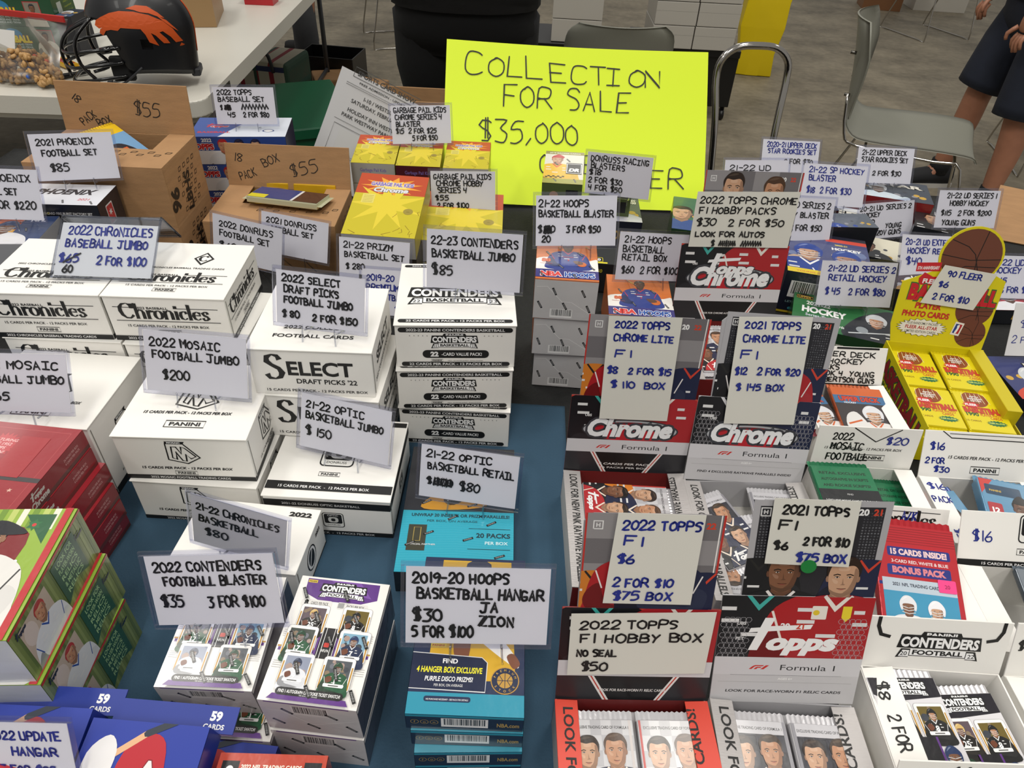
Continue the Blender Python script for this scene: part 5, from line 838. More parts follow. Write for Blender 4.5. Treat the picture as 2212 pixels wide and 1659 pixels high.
# ------------------------------------------------------------------ rear boxes
BC = dict(color='#b08a5e')
def squares(A, x, y, w, h, n, m, s=9):
    for i in range(n):
        for j in range(m): A.push(x + w * (i + .5 * (j % 2)) / n, y + h * j / m, 1, 1, 0); A.ln([(0, 0), (s, 0), (s * 1.2, s * .7), (s * .2, s * .7), (0, 0)], .0 + 1.1, '#1c1712', caps=2); A.pop()
def brown_carton(key, name_label, dz, h, open_top, flapdeg=22, flaph=.095, words=None, side='LE'):
    q = list(PL[key]); q[2] = dz; q[8] = h; w, d = q[6], q[7]; M = pose(q, True); o = empty('brown_carton', M, name_label, 'box', 'brown pack cartons'); t = .003
    box('front_wall', o, -w / 2, w / 2, 0, t, 0, h, KRAFT, .0005); box('back_wall', o, -w / 2, w / 2, d - t, d, 0, h, KRAFT, .0005); box('side_wall', o, -w / 2, -w / 2 + t, t, d - t, 0, h, KRAFT, .0005); r_ = box('side_wall', o, w / 2 - t, w / 2, t, d - t, 0, h, KRAFT, .0005); box('bottom', o, -w / 2 + t, w / 2 - t, t, d - t, 0, t, KRAFT2, 0)
    A = Art(d * 1000, h * 1000); squares(A, d * 300, 8, d * 500, h * 800, 4, 6); A.t('LBHS', d * 560, h * 330, 22, '#1c1712', b=.03, rot=80); A.t('96', d * 220, h * 360, 30, '#1c1712', b=.04, rot=75); A.put(r_, (w / 2, 0, 0), (0, 1, 0), (0, 0, 1), name='stencil_print')
    if not open_top: box('top_board', o, -w / 2, w / 2, 0, d, h, h + .002, KRAFT, .0004); return o
    fl_ = box('front_flap', o, -w / 2, w / 2, 0, d * .50, h, h + .002, KRAFT, .0004); A = Art(w * 1000, d * 500); squares(A, w * 350, d * 310, w * 640, d * 150, 5, 2); A.put(fl_, (-w / 2, 0, h + .002), (1, 0, 0), (0, 1, 0), name='stencil_print')
    box('side_flap', o, w / 2 - d * .30, w / 2, d * .5, d - t, h, h + .002, KRAFT, .0004); box('side_flap', o, -w / 2, -w / 2 + d * .30, d * .5, d - t, h, h + .002, KRAFT, .0004)
    LM = Matrix.Translation((0, d - .002, h)) @ Matrix.Rotation(-math.radians(flapdeg), 4, 'X'); f = box('open_flap', o, -w / 2 - .002, w / 2, 0, .003, 0, flaph, KRAFT, .0005, M=LM)
    A = Art(w * 1000, flaph * 1000, clip=False); random.seed(len(name_label))
    for s, x, y, hh, ww, rot in words: A.hand(s, x * w * 1000, y * flaph * 1000, hh, w=ww, pen=1.7, col='#1f1a16', rot=rot)
    A.put(f, (-w / 2, 0, 0), (1, 0, 0), (0, 0, 1), name='lettering'); return o
brown_carton('BC1', 'lower brown carton of the two-high pile beside the football set', .75, .099, False)
brown_carton('BC1', 'upper open brown carton marked $55, on top of another carton', .851, .108, True, 8, .087, [('18', .10, .66, 13, 12, -45), ('PACK', .15, .12, 13, 32, 33), ('BOX', .27, .10, 13, 27, 24), ('$55', .56, .40, 23, 46, -8)])
brown_carton('BC2', 'open brown carton marked $55 on the table, with a blue pack poking out', .75, .098, True, 14, .082, [('18', .06, .60, 15, 15, -8), ('PACK', .10, .14, 15, 34, 18), ('BOX', .30, .48, 15, 34, 20), ('$55', .52, .28, 24, 54, 10)])
PACKN = [0]
def pack(label, M, art, w=.064, h=.115, th=.006, col='#c9c9cc', group=None, gloss=INKW, crimp=None, cat='card pack'):
    bm = bmesh.new(); add_box(bm, -w / 2, w / 2, 0, h, 0, th); o = bmo('foil_pack', bm, mat('foil_' + col[1:], col, .25, .3, .3, bump=.2, bscale=45), None, None, .0022, 2); o.matrix_world = M; tag(o, label, cat, group)
    cm = mat('foil_' + (crimp or col)[1:], crimp or col, .25, .3, .3, bump=.2, bscale=45)
    for y0, s in ((h, 1), (0, -1)):
        n = 26; vs = []; fs = []; L = .008
        for i in range(n + 1): x = -w / 2 + w * i / n; z = th / 2 + .0004 * (i % 2); vs += [(x, y0 - s * .001, z), (x, y0 + s * (L + (.0012 if i % 2 else 0)), z)]
        for i in range(n): fs.append((2 * i, 2 * i + 2, 2 * i + 3, 2 * i + 1) if s > 0 else (2 * i, 2 * i + 1, 2 * i + 3, 2 * i + 2))
        raw('crimp', vs, fs, cm, o)
    if art: A = Art(w * 1000 - 2.5, h * 1000 - 2.5); art(A); A.put(o, (-w / 2 + .00125, .00125, th), (1, 0, 0), (0, 1, 0), gloss, 'printed_panel')
    return o
def at(x, y, z, yaw=0, lean=0, roll=0): return Matrix.Translation((x, y, z)) @ Matrix.Rotation(math.radians(yaw), 4, 'Z') @ Matrix.Rotation(math.radians(lean), 4, 'X') @ Matrix.Rotation(math.radians(roll), 4, 'Y')
def p_yellow(A): A.r(0, 0, A.w, A.h, '#6f9cc4'); A.r(0, A.h * .8, A.w, A.h * .2, '#e0b818'); A.e(A.w * .4, A.h * .5, 16, 12, '#1a1a22'); A.cv([10, 20, 20, 60, 40, 66, 52, 30], '#20222c'); A.r(A.w * .5, A.h * .4, 8, 8, '#d0602c')
q = PL['BC1']; pack('yellow and blue card pack leaning in the upper brown carton', at(q[0] + .055, q[1] + .07, .930, 62, 20, 0), p_yellow, .07, .12, col='#e0b818')
q = PL['BC2']; pack('blue and brown card pack lying across the opening of the lower brown carton', at(q[0] + .085, q[1] + .075, .856, 82, 0, 8), lambda A: (A.r(0, 0, A.w, A.h, '#2c3f7c'), A.r(0, 0, A.w, A.h * .35, '#4a2a1c'), A.r(0, A.h * .35, A.w, 5, '#ddd'), A.r(0, A.h * .75, 20, A.h * .25, '#d8cc2c')), .064, .14, col='#c8c8a8', th=.012)
for i, x in enumerate((-.05, .045)): pack('yellow foil pack standing in the %s half of the open $55 carton' % ('left', 'right')[i], at(q[0] + x, q[1] + .15, .752, 0, 76), None, .085, .105, col='#e0b020', th=.014)
def gp(seed): return lambda w, d, h: a_gpk(w, d, h, seed)
for i, k in enumerate(('GT1', 'GT2', 'GT3')):
    n = ('left', 'middle', 'right')[i]
    for j, z in ((0, .75), (1, .7955)): carton(k, 'blaster_box', '%s yellow blaster box of the row, %s in its stack' % (n, ('bottom', 'middle')[j]), gp(i + 1), 'yellow blaster boxes', color='#a8a03a', dz=z, h=.045, d=.12, skip=('top',))
    q = list(PL[k]); q[2] = .8415; carton(None, 'blaster_box', '%s yellow and red blaster box on top of the row by the poster' % n, gp(i + 1), 'yellow blaster boxes', color='#a8a03a', snap=False, q=q, d=.124, ink_=INKG)
q = list(PL['GB1']); q[2] = .844; carton(None, 'hobby_box', 'large tilted yellow and red card box with purple title', gp(5), 'large yellow hobby boxes', color='#b0a22c', snap=False, q=q, ink_=INKG)
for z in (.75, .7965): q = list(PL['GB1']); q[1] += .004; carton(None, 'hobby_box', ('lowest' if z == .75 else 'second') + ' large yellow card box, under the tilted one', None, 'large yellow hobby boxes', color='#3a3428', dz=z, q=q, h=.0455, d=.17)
q = list(PL['GB2']); q[2] = .7985; carton(None, 'hobby_box', 'second large yellow card box, with the 2 for $100 card on it', gp(7), 'large yellow hobby boxes', color='#b0a22c', snap=False, q=q, ink_=INKG)
carton('GB2', 'hobby_box', 'large yellow card box at the bottom under the 2 for $100 card', gp(7), 'large yellow hobby boxes', color='#b0a22c', dz=.75, h=.045, skip=('top',))
for i, z in enumerate((.75, .8075, .865)): carton('TB1', 'factory_set_box', ('bottom', 'middle', 'top')[i] + ' red, white and blue baseball set box of the stack behind the cartons', a_topps_set, 'baseball set boxes', color='#2a2c48', dz=z, h=.0565, w=.19, d=.11, ink_=INKW)
carton('PH1', 'factory_set_box', 'lower black and white football set box by the brown carton', a_phoenix, 'football set boxes', color='#16171f', dz=.75, h=.0595, w=.165, d=.078)
carton('PH1', 'factory_set_box', 'middle black and white football set box by the brown carton', a_phoenix, 'football set boxes', color='#16171f', dz=.8105, h=.0595, w=.165, d=.078)
carton('PH1', 'factory_set_box', 'top black and white football set box with a red rookie shield, by the brown carton', a_phoenix, 'football set boxes', color='#16171f', dz=.871, h=.0595, w=.165, d=.078, ink_=INKW)
carton('YB', 'factory_set_box', 'yellow, orange and blue card box behind the white baseball cartons', lambda w, d, h: (lambda A: (A.r(0, 0, w * .7, d * .6, '#e0a018'), A.r(0, d * .5, w * .7, d * .5, '#c9602c'), A.r(w * .7, 0, w * .3, d, '#2c3f6a'), A.t('NFL', w * .84, d * .8, 9, '#eee', b=.05), A.t('20', w * .35, d * .4, 14, '#e6d040', b=.03), bust(A, w * .6, d * .4, d * .35, '#dcdce0', SK[1], helm='#2c3f6a'), tabs(A, [(w * .3, d * .8), (w * .45, d * .3), (w * .8, d * .5)]), dict(top=A))[-1])(Art(w, d, '#2c4a7c')), color='#9a9a9e', dz=.862, h=.05, ink_=INKW)
carton('YB', 'factory_set_box', 'plain-sided card box under the yellow and orange one', None, color='#8a8a90', dz=.75, h=.111)
for z, l in ((.75, 'bottom'), (.7885, 'middle')): carton('DR1', 'blaster_box', l + ' racing card box in front of the yellow poster', a_racing, 'racing card boxes', color='#6a6a3a', dz=z, h=.038)
q = list(PL['DR1']); q[2] = .828; carton(None, 'blaster_box', 'top racing card box with a driver in yellow', a_racing, 'racing card boxes', color='#6a6a3a', snap=False, q=q, ink_=INKW)
q = list(PL['DR1']); q[0] += .10; q[1] -= .01; q[2] = .8; q[4] = q[5] = 0; carton(None, 'blaster_box', 'racing card box directly behind the $18 card', a_racing, 'racing card boxes', color='#33405a', q=q, h=.06); q = list(q); q[2] = .75; carton(None, 'blaster_box', 'racing card box at table level behind the $18 card', None, 'racing card boxes', color='#33405a', q=q, h=.0495)
def misc(base, c2, word, seed=1, front='#22242a'): return lambda w, d, h: a_misc(w, d, h, base, c2, word, seed, front)
carton('DR2', 'blaster_box', 'navy racing card box below the right edge of the $18 card', misc('#38405c', '#c9c9d2', 'DONRUSS', 3, '#1c2030'), color='#22283c', dz=.75, h=.06, ink_=INKW)
carton('NY', 'blaster_box', 'small black and yellow box marked 50 beside the orange stack', lambda w, d, h: (lambda A, F: (A.rr(3, 8, 20, 16, 2, '#e0d22c'), A.rr(4, 9, 18, 14, 1, '#15161a'), A.t('50', 13, 12, 8, '#eee', b=.05), A.r(3, 2, 28, 5, '#e0d22c'), F.t('50', w * .3, h * .7, 7, '#e0d22c'), dict(top=A, front=F))[-1])(Art(w, d, '#24262c'), Art(w, h, '#1a1c20')), color='#1a1c20', w=.06, dz=.75, h=.06)
carton('HR1', 'retail_box', 'orange and white basketball retail box under the $60 card', a_hoops, color='#9a4a20', dz=.75, h=.075, ink_=INKW)
carton('UG', 'hockey_box', 'green hockey box reading 2021-22, under the $45 card', a_hockey, 'hockey boxes', color='#274f2c', dz=.75, h=.045, w=.17, d=.115, ink_=INKW)
carton('UBH', 'hockey_box', 'blue hockey box with two helmeted players and a yellow band', a_bluehockey, 'hockey boxes', color='#22263c', dz=.75, h=.085, w=.15, d=.17, ink_=INKW)
carton('UK', 'hockey_box', 'black hockey box with a gold crest, under the $115 card', misc('#2a2a2c', '#1c1c1e', 'UPPER DECK', 2), 'hockey boxes', color='#1c1c1e', dz=.75, h=.05, ink_=INKW)
carton('UF', 'hockey_box', 'silver and dark hockey box with a red front, under the rearmost 2 for $30 card', misc('#3c4450', '#c9d6e0', 'STAR', 3, '#8a1f22'), 'hockey boxes', color='#7a1c20', dz=.75, h=.07, w=.16, d=.11, ink_=INKW)
carton('UW', 'hockey_box', 'white and red hockey box between the $18 and $110 cards', misc('#d6d8da', '#b5303a', 'SP', 4, '#7a1c20'), 'hockey boxes', color='#c9c9cc', dz=.75, h=.06, w=.10, ink_=INKW)
carton('UM', 'hockey_box', 'hockey box with a goalie, below the $110 card', misc('#d9d4c0', '#22242a', '', 6), 'hockey boxes', color='#b9b4a0', dz=.75, h=.045, w=.13, ink_=INKW)
carton('UP', 'hockey_box', 'purple-brown hockey box under the $40 card', misc('#3a2c34', '#8a6a3a', 'UPPER DECK', 5), 'hockey boxes', color='#2c2430', dz=.75, h=.06, w=.15, d=.07, ink_=INKW)
carton('NX', 'hockey_box', 'green and blue box just left of the tall driver display', misc('#3a6a4a', '#2c4a8a', '', 2, '#23402c'), color='#4a6a3a', dz=.75, h=.085, w=.06, d=.15, ink_=INKW)
for (x, y, yaw, w_, d_, h_, b_, c_, wd_, lb) in ((0.594, 1.414, -4, .15, .11, .078, '#2c4468', '#c9c9d2', 'UD', 'navy hockey box under the back row blue-inked card'), (0.485, 1.357, 0, .13, .10, .088, '#4a5a3a', '#c9402c', '', 'olive hockey box behind the tall driver display'), (0.637, 1.287, 4, .13, .06, .10, '#58606c', '#2c4a9a', '', 'grey hockey box under the blue $18 card'), (0.957, 1.128, 3, .15, .10, .03, '#a8323a', '#e0e0e4', 'MVP', 'red and white hockey box at the right, under the cut-off $45 card'), (0.883, 0.874, 4, .17, .11, .028, '#26306a', '#c9402c', 'NBA', 'purple-blue basketball box right of the yellow display tray')):
    carton(None, 'hockey_box', lb, misc(b_, c_, wd_, 3), 'hockey boxes' if 'hockey' in lb else None, color=b_, q=[x, y, .75, math.radians(yaw), 0, 0, w_, d_, h_], ink_=INKW)
q = [0.917, 0.955, .752, math.radians(4), -math.radians(20), 0, .13, .0025, .075]
sc_ = box('statistics_card', None, -q[6] / 2, q[6] / 2, 0, .0025, 0, q[8], mat('stat_card', '#d9d6c6', .5), .0004); sc_.matrix_world = pose(q); tag(sc_, 'yellow-bordered statistics card standing behind the blue-inked slip at the right edge', 'card')
A = Art(130, 75); A.box(2, 2, 126, 71, 3, '#c9b02c'); [A.ln([(12, 12 + 4 * i), (60, 12 + 4 * i)], .7, '#777') for i in range(12)]; A.t('NBA', 14, 60, 5, '#24408a', b=.04); A.put(sc_, (-.065, 0, 0), (1, 0, 0), (0, 0, 1))
pack('crumpled black foil pack right of the yellow display tray', at(0.877, 0.756, .752, 12, 4), lambda A: (A.box(18, 60, 20, 16, 1.5, '#ddd'), A.ln([(22, 64), (34, 74)], 1.5, '#ddd'), A.ln([(34, 64), (22, 74)], 1.5, '#ddd')), .08, .12, .012, col='#141416')
# ------------------------------------------------------------------ poster and flyer
def sheet(name, q, m, bow, label, cat, art, n=24):
    w, h = q[6], q[8]; vs = []; fs = []
    def pt(u, v): return (w * (u - .5) * (1 + .018 * math.sin(math.pi * v) * (1 if u > .5 else .3)), bow * math.sin(math.pi * u) * .6 + bow * .7 * math.sin(math.pi * v), h * v)
    for k in (0, .0006):
        for j in range(n + 1):
            for i in range(n + 1): p = pt(i / n, j / n); vs.append((p[0], p[1] + k, p[2]))
    N = (n + 1) ** 2
    for j in range(n):
        for i in range(n): a = j * (n + 1) + i; fs += [(a, a + 1, a + n + 2, a + n + 1), (N + a, N + a + n + 1, N + a + n + 2, N + a + 1)]
    o = raw(name, vs, fs, m, smooth=True); o.matrix_world = pose(q); tag(o, label, cat)
    s = art.put(o, (-w / 2, 0, 0), (1, 0, 0), (0, 0, 1), name='lettering', lift=.0012)
    for v in s.data.vertices: u = min(max(v.co.x / w + .5, 0), 1); z = min(max(v.co.z / h, 0), 1); p = pt(u, z); v.co.x = p[0]; v.co.y += p[1]
    return o
q = PL['poster']; A = Art(q[6] * 1000, q[8] * 1000); W, H = A.w, A.h; random.seed(11)
for t, x, y, hh, ww in (('COLLECTION', .085, .80, 52, 425), ('FOR SALE', .225, .62, 52, 285), ('$35,000', .135, .395, 55, 225), ('OR BEST OFFER', .32, .17, 50, 0)):
    if t == 'COLLECTION':
        for i, (c, cx, cy) in enumerate(zip(t, (.075, .165, .235, .305, .40, .48, .555, .615, .70, .765), (.80, .80, .80, .795, .785, .785, .785, .775, .775, .775))): A.hand(c, cx * W, cy * H, 46 if i < 4 else 38, w=34 if c != 'I' else 30, pen=3.0, col='#1a1c12')
    elif t == 'OR BEST OFFER': A.hand('OR BEST', .37 * W, .22 * H, 44, w=170, pen=3.0, col='#1a1c12'); A.hand('OFFER', .60 * W, .145 * H, 42, w=190, pen=3.0, col='#1a1c12')
    else: A.hand(t, x * W, y * H, hh * .85, w=ww, pen=3.0, col='#1a1c12')
sheet('poster_sign', q, mat('neon_card', '#dcf400', .5), .018, 'neon yellow poster reading COLLECTION FOR SALE $35,000', 'poster', A)
q = PL['flyer']; A = Art(216, 279); A.box(30, 236, 156, 20, 1, '#444'); A.t('SPORTS CARD SHOW', 108, 241, 10, '#333', w=140, b=.02); A.t('FREE ADMISSION - UPDATES', 108, 226, 4.5, '#444', w=120); A.ln([(20, 220), (196, 220)], .8, '#555'); A.ln([(20, 216), (196, 216)], .8, '#555')
A.t('I-10 / WESTSIDE', 108, 198, 8, '#333', b=.01); A.t('SATURDAY, FEBRUARY 11', 108, 184, 8, '#333', b=.01); A.t('HOLIDAY INN WESTWAY', 108, 164, 8, '#333', b=.01); A.t('PARK WESTWAY PARK BLVD.', 108, 150, 8, '#333', b=.01); A.ln([(20, 140), (196, 140)], .8, '#555'); A.box(24, 70, 168, 60, .8, '#666'); A.r(40, 74, 60, 50, '#c2c2c2')
sheet('flyer', q, mat('flyer_paper', '#c4c4c6', .6), .006, 'tilted white flyer for a sports card show, left of the yellow poster', 'flyer', A, 10)
q = PL['poster']; P0 = pose(q) @ Vector((0, .03, .2)); st_ = empty('poster_easel', Matrix.Translation((P0.x, 0, 0)), 'black stand propping up the yellow poster', 'stand')
for sx in (-.12, .12): tube('strut', st_, [(sx, PL['poster'][1] + .165, .90), (sx, PL['poster'][1] + .18, .7505)], .006, BLACKM, k=1); tube('rest_arm', st_, [(sx, PL['poster'][1] + .10, .752), (sx, PL['poster'][1] + .14, .82), (sx, PL['poster'][1] + .165, .89)], .005, BLACKM, k=1)
# ------------------------------------------------------------------ open display boxes
SILV = mat('brushed_silver_board', '#b5b1b0', .4, .2, bump=.15, bscale=90, stretch=(1, 12, 1))
def display(key, label, group, dep, th, col, z0=.75, lidart=None, header=None, hart=None, flapl=None, flapr=None, flapcol=None, fw=.022, ftilt=4, incol='#d9d6d0', hcol='#8a8688', box_h=None, cat='display box', frontart=None):
    q = list(PL[key]); w, h = q[6], q[8]; root = empty('display_box', pose([q[0], q[1], z0, q[3], 0, 0], True), label, cat, group); t = .0016; m = bodymat(col); mi = bodymat(incol)
    box('front_wall', root, -w / 2, w / 2, -dep, -dep + t, 0, th, m, 0); box('back_wall', root, -w / 2, w / 2, -t, 0, 0, th, m, 0)
    box('side_wall', root, -w / 2, -w / 2 + t, -dep + t, -t, 0, th, mi, 0); box('side_wall', root, w / 2 - t, w / 2, -dep + t, -t, 0, th, mi, 0); box('bottom', root, -w / 2 + t, w / 2 - t, -dep + t, -t, 0, t, mi, 0)
    LM = Matrix.Translation((0, -.001, th)) @ Matrix.Rotation(q[4], 4, 'X') @ Matrix.Rotation(q[5], 4, 'Y'); ld = box('lid', root, -w / 2, w / 2, 0, .0016, 0, h, m, .0003, M=LM)
    if lidart: A = Art(w * 1000, h * 1000); lidart(A); A.put(ld, (-w / 2, 0, 0), (1, 0, 0), (0, 0, 1), INKG, 'printed_panel')
    if header:
        P = [(x / 1000, z / 1000) for x, z in header]; (x0, z0_), (x1, z1_), (x2, z2_), (x3, z3_) = P; P = [(x3, h - .004), (x2, h - .004), (x1, z1_ - .008), (x1 - .008, z1_), (x0 + .008, z0_), (x0, z0_ - .008)]
        hd = plate('header_card', root, P, .0016, bodymat(hcol), M=LM @ Matrix.Translation((0, .0008, 0))); A = Art(abs(x2 - x3) * 1000, (max(z0_, z1_) - h + .004) * 1000); hart(A); A.put(hd, (x3 + .0006, 0, h - .004), (1, 0, 0), (0, 0, 1), INKG, 'printed_panel')
    fm = bodymat(flapcol) if flapcol and flapcol != 'silver' else (SILV if flapcol else m)
    for s, txt in ((-1, flapl), (1, flapr)):
        if txt is None: continue
        x0, x1 = (-w / 2 - .001, -w / 2 + fw - .001) if s < 0 else (w / 2 - fw + .001, w / 2 + .001)
        FM = Matrix.Translation(((x0 + x1) / 2, -dep, th + .001)) @ Matrix.Rotation(math.radians(s * -ftilt), 4, 'Y'); f = box('side_flap', root, -fw / 2, fw / 2, 0, dep - .003, 0, .0012, fm, .0002, M=FM)
        A = Art(fw * 1000, dep * 1000 - 3)
        if callable(txt): txt(A)
        elif txt: A.t(txt, A.w * .35, A.h * .5, A.w * .42, '#222', w=A.h * .92, rot=-90 if s < 0 else 90, b=.02)
        A.put(f, (-fw / 2, 0, .0012), (1, 0, 0), (0, 1, 0), name='printed_panel')
    return root
def f1(A, x, y, s, col='#c9302a'): A.push(x, y, s); A.pl([0, 0, 4, 4.2, 6.5, 5.4, 16, 5.4, 14.4, 4, 7.4, 4, 5.8, 3.2, 3, 0], col); A.pl([5, 0, 7.2, 2.4, 8.6, 3.1, 13.6, 3.1, 12.2, 1.7, 9.4, 1.7, 8, 0], col); A.pl([12.2, 0, 17.6, 5.4, 21, 5.4, 15.6, 0], col); A.pop()
def chrome_logo(A, x, y, w, word='Chrome'):
    A.push(x, y, w / 100); A.e(0, 8, 49, 13, '#33353a', 40); A.e(0, 8, 47.4, 11.6, '#a9abb0', 40); A.e(0, 8, 45, 9.6, '#7d1620', 40); A.e(0, 5, 41, 10, '#b5202c', 40); A.t(word, 0, 1, 19, '#eceef0', w=86, b=.05, sh=.25, out='#3c3e44', ob=.09); A.pop()
def lid_f1(kind, note1, note2=None, logo='Chrome'):
    def f(A):
        w, h = A.w, A.h; st = h * .44
        A.r(0, 0, w, h, '#c23a2c' if kind == 'red' else '#c6c5c8'); drivers(A, 0, 0, 0, 0, kind, True, logo); A.r(0, 0, w, st, '#c23a2c' if kind == 'red' else '#c6c5c8')
        if kind == 'red':
            A.pl([0, 0, 0, st, w * .14, st, w * .32, 0], '#2a2a2e'); A.pl([w, 0, w, st, w * .86, st, w * .68, 0], '#2a2a2e'); A.pl([w * .17, st, w * .34, 0, w * .66, 0, w * .83, st], '#141416')
            for k in (0, .025): A.pl([w * (.13 + k), st, w * (.145 + k), st, w * (.325 + k), 0, w * (.31 + k), 0], '#e4e0de'); A.pl([w * (.87 - k), st, w * (.855 - k), st, w * (.675 - k), 0, w * (.69 - k), 0], '#e4e0de')
        else:
            A.hold = True
            for i in range(5):
                for j in range(8): A.ln(el(w * .03 + i * 5 + (j % 2) * 2.5, h * .45 + j * 6, 3, 3, 6), .3, '#aeadb2'); A.ln(el(w * .97 - i * 5 - (j % 2) * 2.5, h * .45 + j * 6, 3, 3, 6), .3, '#aeadb2')
            A.hold = False
            A.ln([(w * .1, h * .33), (w * .12, h * .27), (w * .88, h * .27), (w * .9, h * .33)], .6, '#4a4a52'); A.t('AGES 6+', w * .5, h * .225, 2.6, '#eee', b=.02); A.ln([(w * .04, h * .2), (w * .96, h * .2)], .3, '#999')
        if logo == 'Chrome': chrome_logo(A, w * .5, st + 5, w * .80)
        if logo == 'ToppsChrome': chrome_logo(A, w * .5, st + 5, w * .86); topps_logo(A, w * .48, st + 26, w * .45, '#eceef0', '#3c3e44')
        if logo == 'Topps': topps_logo(A, w * .5, st + 10, w * .62, '#f0f0f0'); A.t('20', w * .44, st + 34, 6, '#eee', b=.04); A.t('21', w * .54, st + 34, 6, '#c9402c', b=.04)
        A.r(0, st - h * .17, w, h * .17, '#cfced2'); f1(A, w * .24, st - h * .115, .9); A.t('Formula 1', w * .64, st - h * .12, 6.6, '#222428', w=w * .37, b=0)
        c = '#e4e0de' if kind == 'red' else '#1c1c20'
        A.t(note1, w * .5, h * .10, 3, c, w=w * (.8 if kind != 'red' else .44), b=.02, sh=.12)
        if note2: A.t(note2, w * .5, h * .05, 2.6, c, w=w * .4)
    return f
def drivers(A, x, y, w, h, kind, low=False, logo='Chrome'):
    js = [('#16171b', '#3fa8a0'), ('#a8242a', '#e6e0d8')] if kind == 'red' else [('#16171b', '#d8d8dc'), ('#1b2440', '#c9402c')]
    if logo == 'Topps' and kind != 'red': js = [('#16171b', '#3fa8a0'), ('#a8141c', '#e6e0d8')]
    W, H = A.w, A.h
    for i, (bx, s_) in enumerate(((.25, .36), (.75, .36))): torso(A, W * bx, H + 6, H * s_, js[i][0], js[i][1])
    for i, t in enumerate(('PET', 'UBS')): A.t(t, W * .15, H * (.60 + .14 * i), 3.4, '#ddd', b=.03)
    if logo == 'Topps' and kind != 'red': A.rr(W * .60, H * .80, W * .1, H * .12, 1, '#e8e2d8'); A.e(W * .63, H * .86, 3, 3, '#e0c22c'); A.pl([W * .8, H * .92, W * .86, H * .92, W * .86, H * .82, W * .83, H * .78, W * .8, H * .82], '#e6cf2c')
def head_f1(kind, yr, busts=True, sc=.5):
    def f(A):
        w, h = A.w, A.h
        if kind == 'red':
            A.r(0, 0, w, h, '#7d7a7c'); [A.r(w * (i % 4) / 4, h * (i // 4) / 4, w / 4, h / 4, '#8c898b' if (i + i // 4) % 2 else '#6c696c') for i in range(16)]; A.r(w - 2, 0, 2, h, '#b8322c'); A.r(w - 4.5, 0, 1.2, h, '#e8e4e2'); A.r(0, 0, 1.6, h, '#b8322c')
        else:
            A.r(0, 0, w, h, '#aaa9ad'); A.r(w * .05, 0, w * .90, h - 6, '#24242a')
            A.hold = True
            for i in range(int(w / 3.2)):
                for j in range(int(h / 3.2)):
                    if not .2 < i / (w / 3.2) < .82: A.e(w * .07 + i * 2.85, 2 + j * 2.9, .95, .95, '#8d8f96', 5)
            A.hold = False
        A.box(w * .06, h - 16, 8, 8, 1, '#ddd'); A.t('H', w * .06 + 4, h - 14, 4, '#ddd', b=.03); A.t('20', w * .80, h - 14, 6, '#eee', b=.04); A.t('22' if yr == 22 else '21', w * .90, h - 14, 6, '#c9402c', b=.04)
        for bx, jc, tc in ((.10, '#c9782c' if kind == 'red' else '#16171b', '#222'), (.92, '#1c2340', '#c9402c')): torso(A, w * bx, h * .42, h * .26, jc, tc)
        js = [('#16171b', SK[1], '#1a1410'), ('#a51f26', SK[2], '#2a1c14'), ('#1c2340', SK[0], '#4a3220'), ('#c9782c', SK[2], '#2a1c14')]
        for i, (bx, by) in enumerate(busts): bust(A, w * bx, h * by, h * sc, *js[(i + (kind == 'red')) % 4], trim='#e4e0de')
    return f
def p_f1(kind, seed):
    def f(A):
        w, h = A.w, A.h; A.r(0, 0, w, h, '#c9c8cb' if kind == 'red' else '#26262e')
        for i in range(48):
            if (i + i // 6) % 2: A.r(w * (i % 6) / 6, h * (i // 6) / 8, w / 6, h / 8, '#b4b3b7' if kind == 'red' else '#30303a')
        if kind == 'red': A.r(0, 0, 2, h, '#b8322c'); A.r(w - 4, 0, 2.4, h, '#c9c2c0')
        else: A.r(0, h - 12, w, 12, '#c4c3c8'); A.r(0, 0, 3, h, '#8a8990'); A.r(w - 3, 0, 3, h, '#8a8990')
        A.t('EXCLUSIVE TRADING CARD OF FORMULA 1', w * .5, h - 8, 2.6, '#222', w=w * .86)
        js = [('#d8802c', SK[2], '#2a1c14'), ('#1c2340', SK[0], '#4a3220'), ('#17181c', SK[1], '#15110e'), ('#b0262c', SK[2], '#2a1c14')] if kind == 'red' else [('#16171b', SK[2], '#2a1a12'), ('#1c2340', SK[0], '#3a2a1c'), ('#17181c', SK[1], '#15110e'), ('#1c2340', SK[2], '#2a1c14')]
        for (bx, by), j in zip(((.27, .60), (.70, .62), (.22, .26), (.68, .24)), js): bust(A, w * bx, h * by, h * .24, *j, trim='#e6d8c8')
        topps_logo(A, w * .5, 6, w * .5)
    return f
def fill(key, dep, th, kind, labels, group, key_name, ang=0, n=2, z0=.75, back=.004, gap=.066):
    q = PL[key]; R0 = pose([q[0], q[1], z0, q[3], 0, 0], True)
    for i in range(n): pack(labels[i], R0 @ Matrix.Translation(((i - (n - 1) / 2) * gap + .001, -.118 - back - .01, th - .012)) @ Matrix.Rotation(math.radians(ang * (1, -.6)[i % 2]), 4, 'Z') @ Matrix.Rotation(math.radians(3), 4, 'X'), p_f1(kind, i), .0625, .112, .007, '#cfced2', group)
    m = R0 @ Matrix.Translation((0, -dep + .004, .002)); b = box('pack_block', None, -q[6] / 2 + .006, q[6] / 2 - .006, 0, dep - .01, 0, th - .016, mat('pack_edges', '#b9b8bb', .35, .2, bump=.6, bscale=14, stretch=(1, 1, 90)), .001); b.matrix_world = m; tag(b, 'tight rows of packs filling the ' + key_name, 'card packs', kind='stuff')
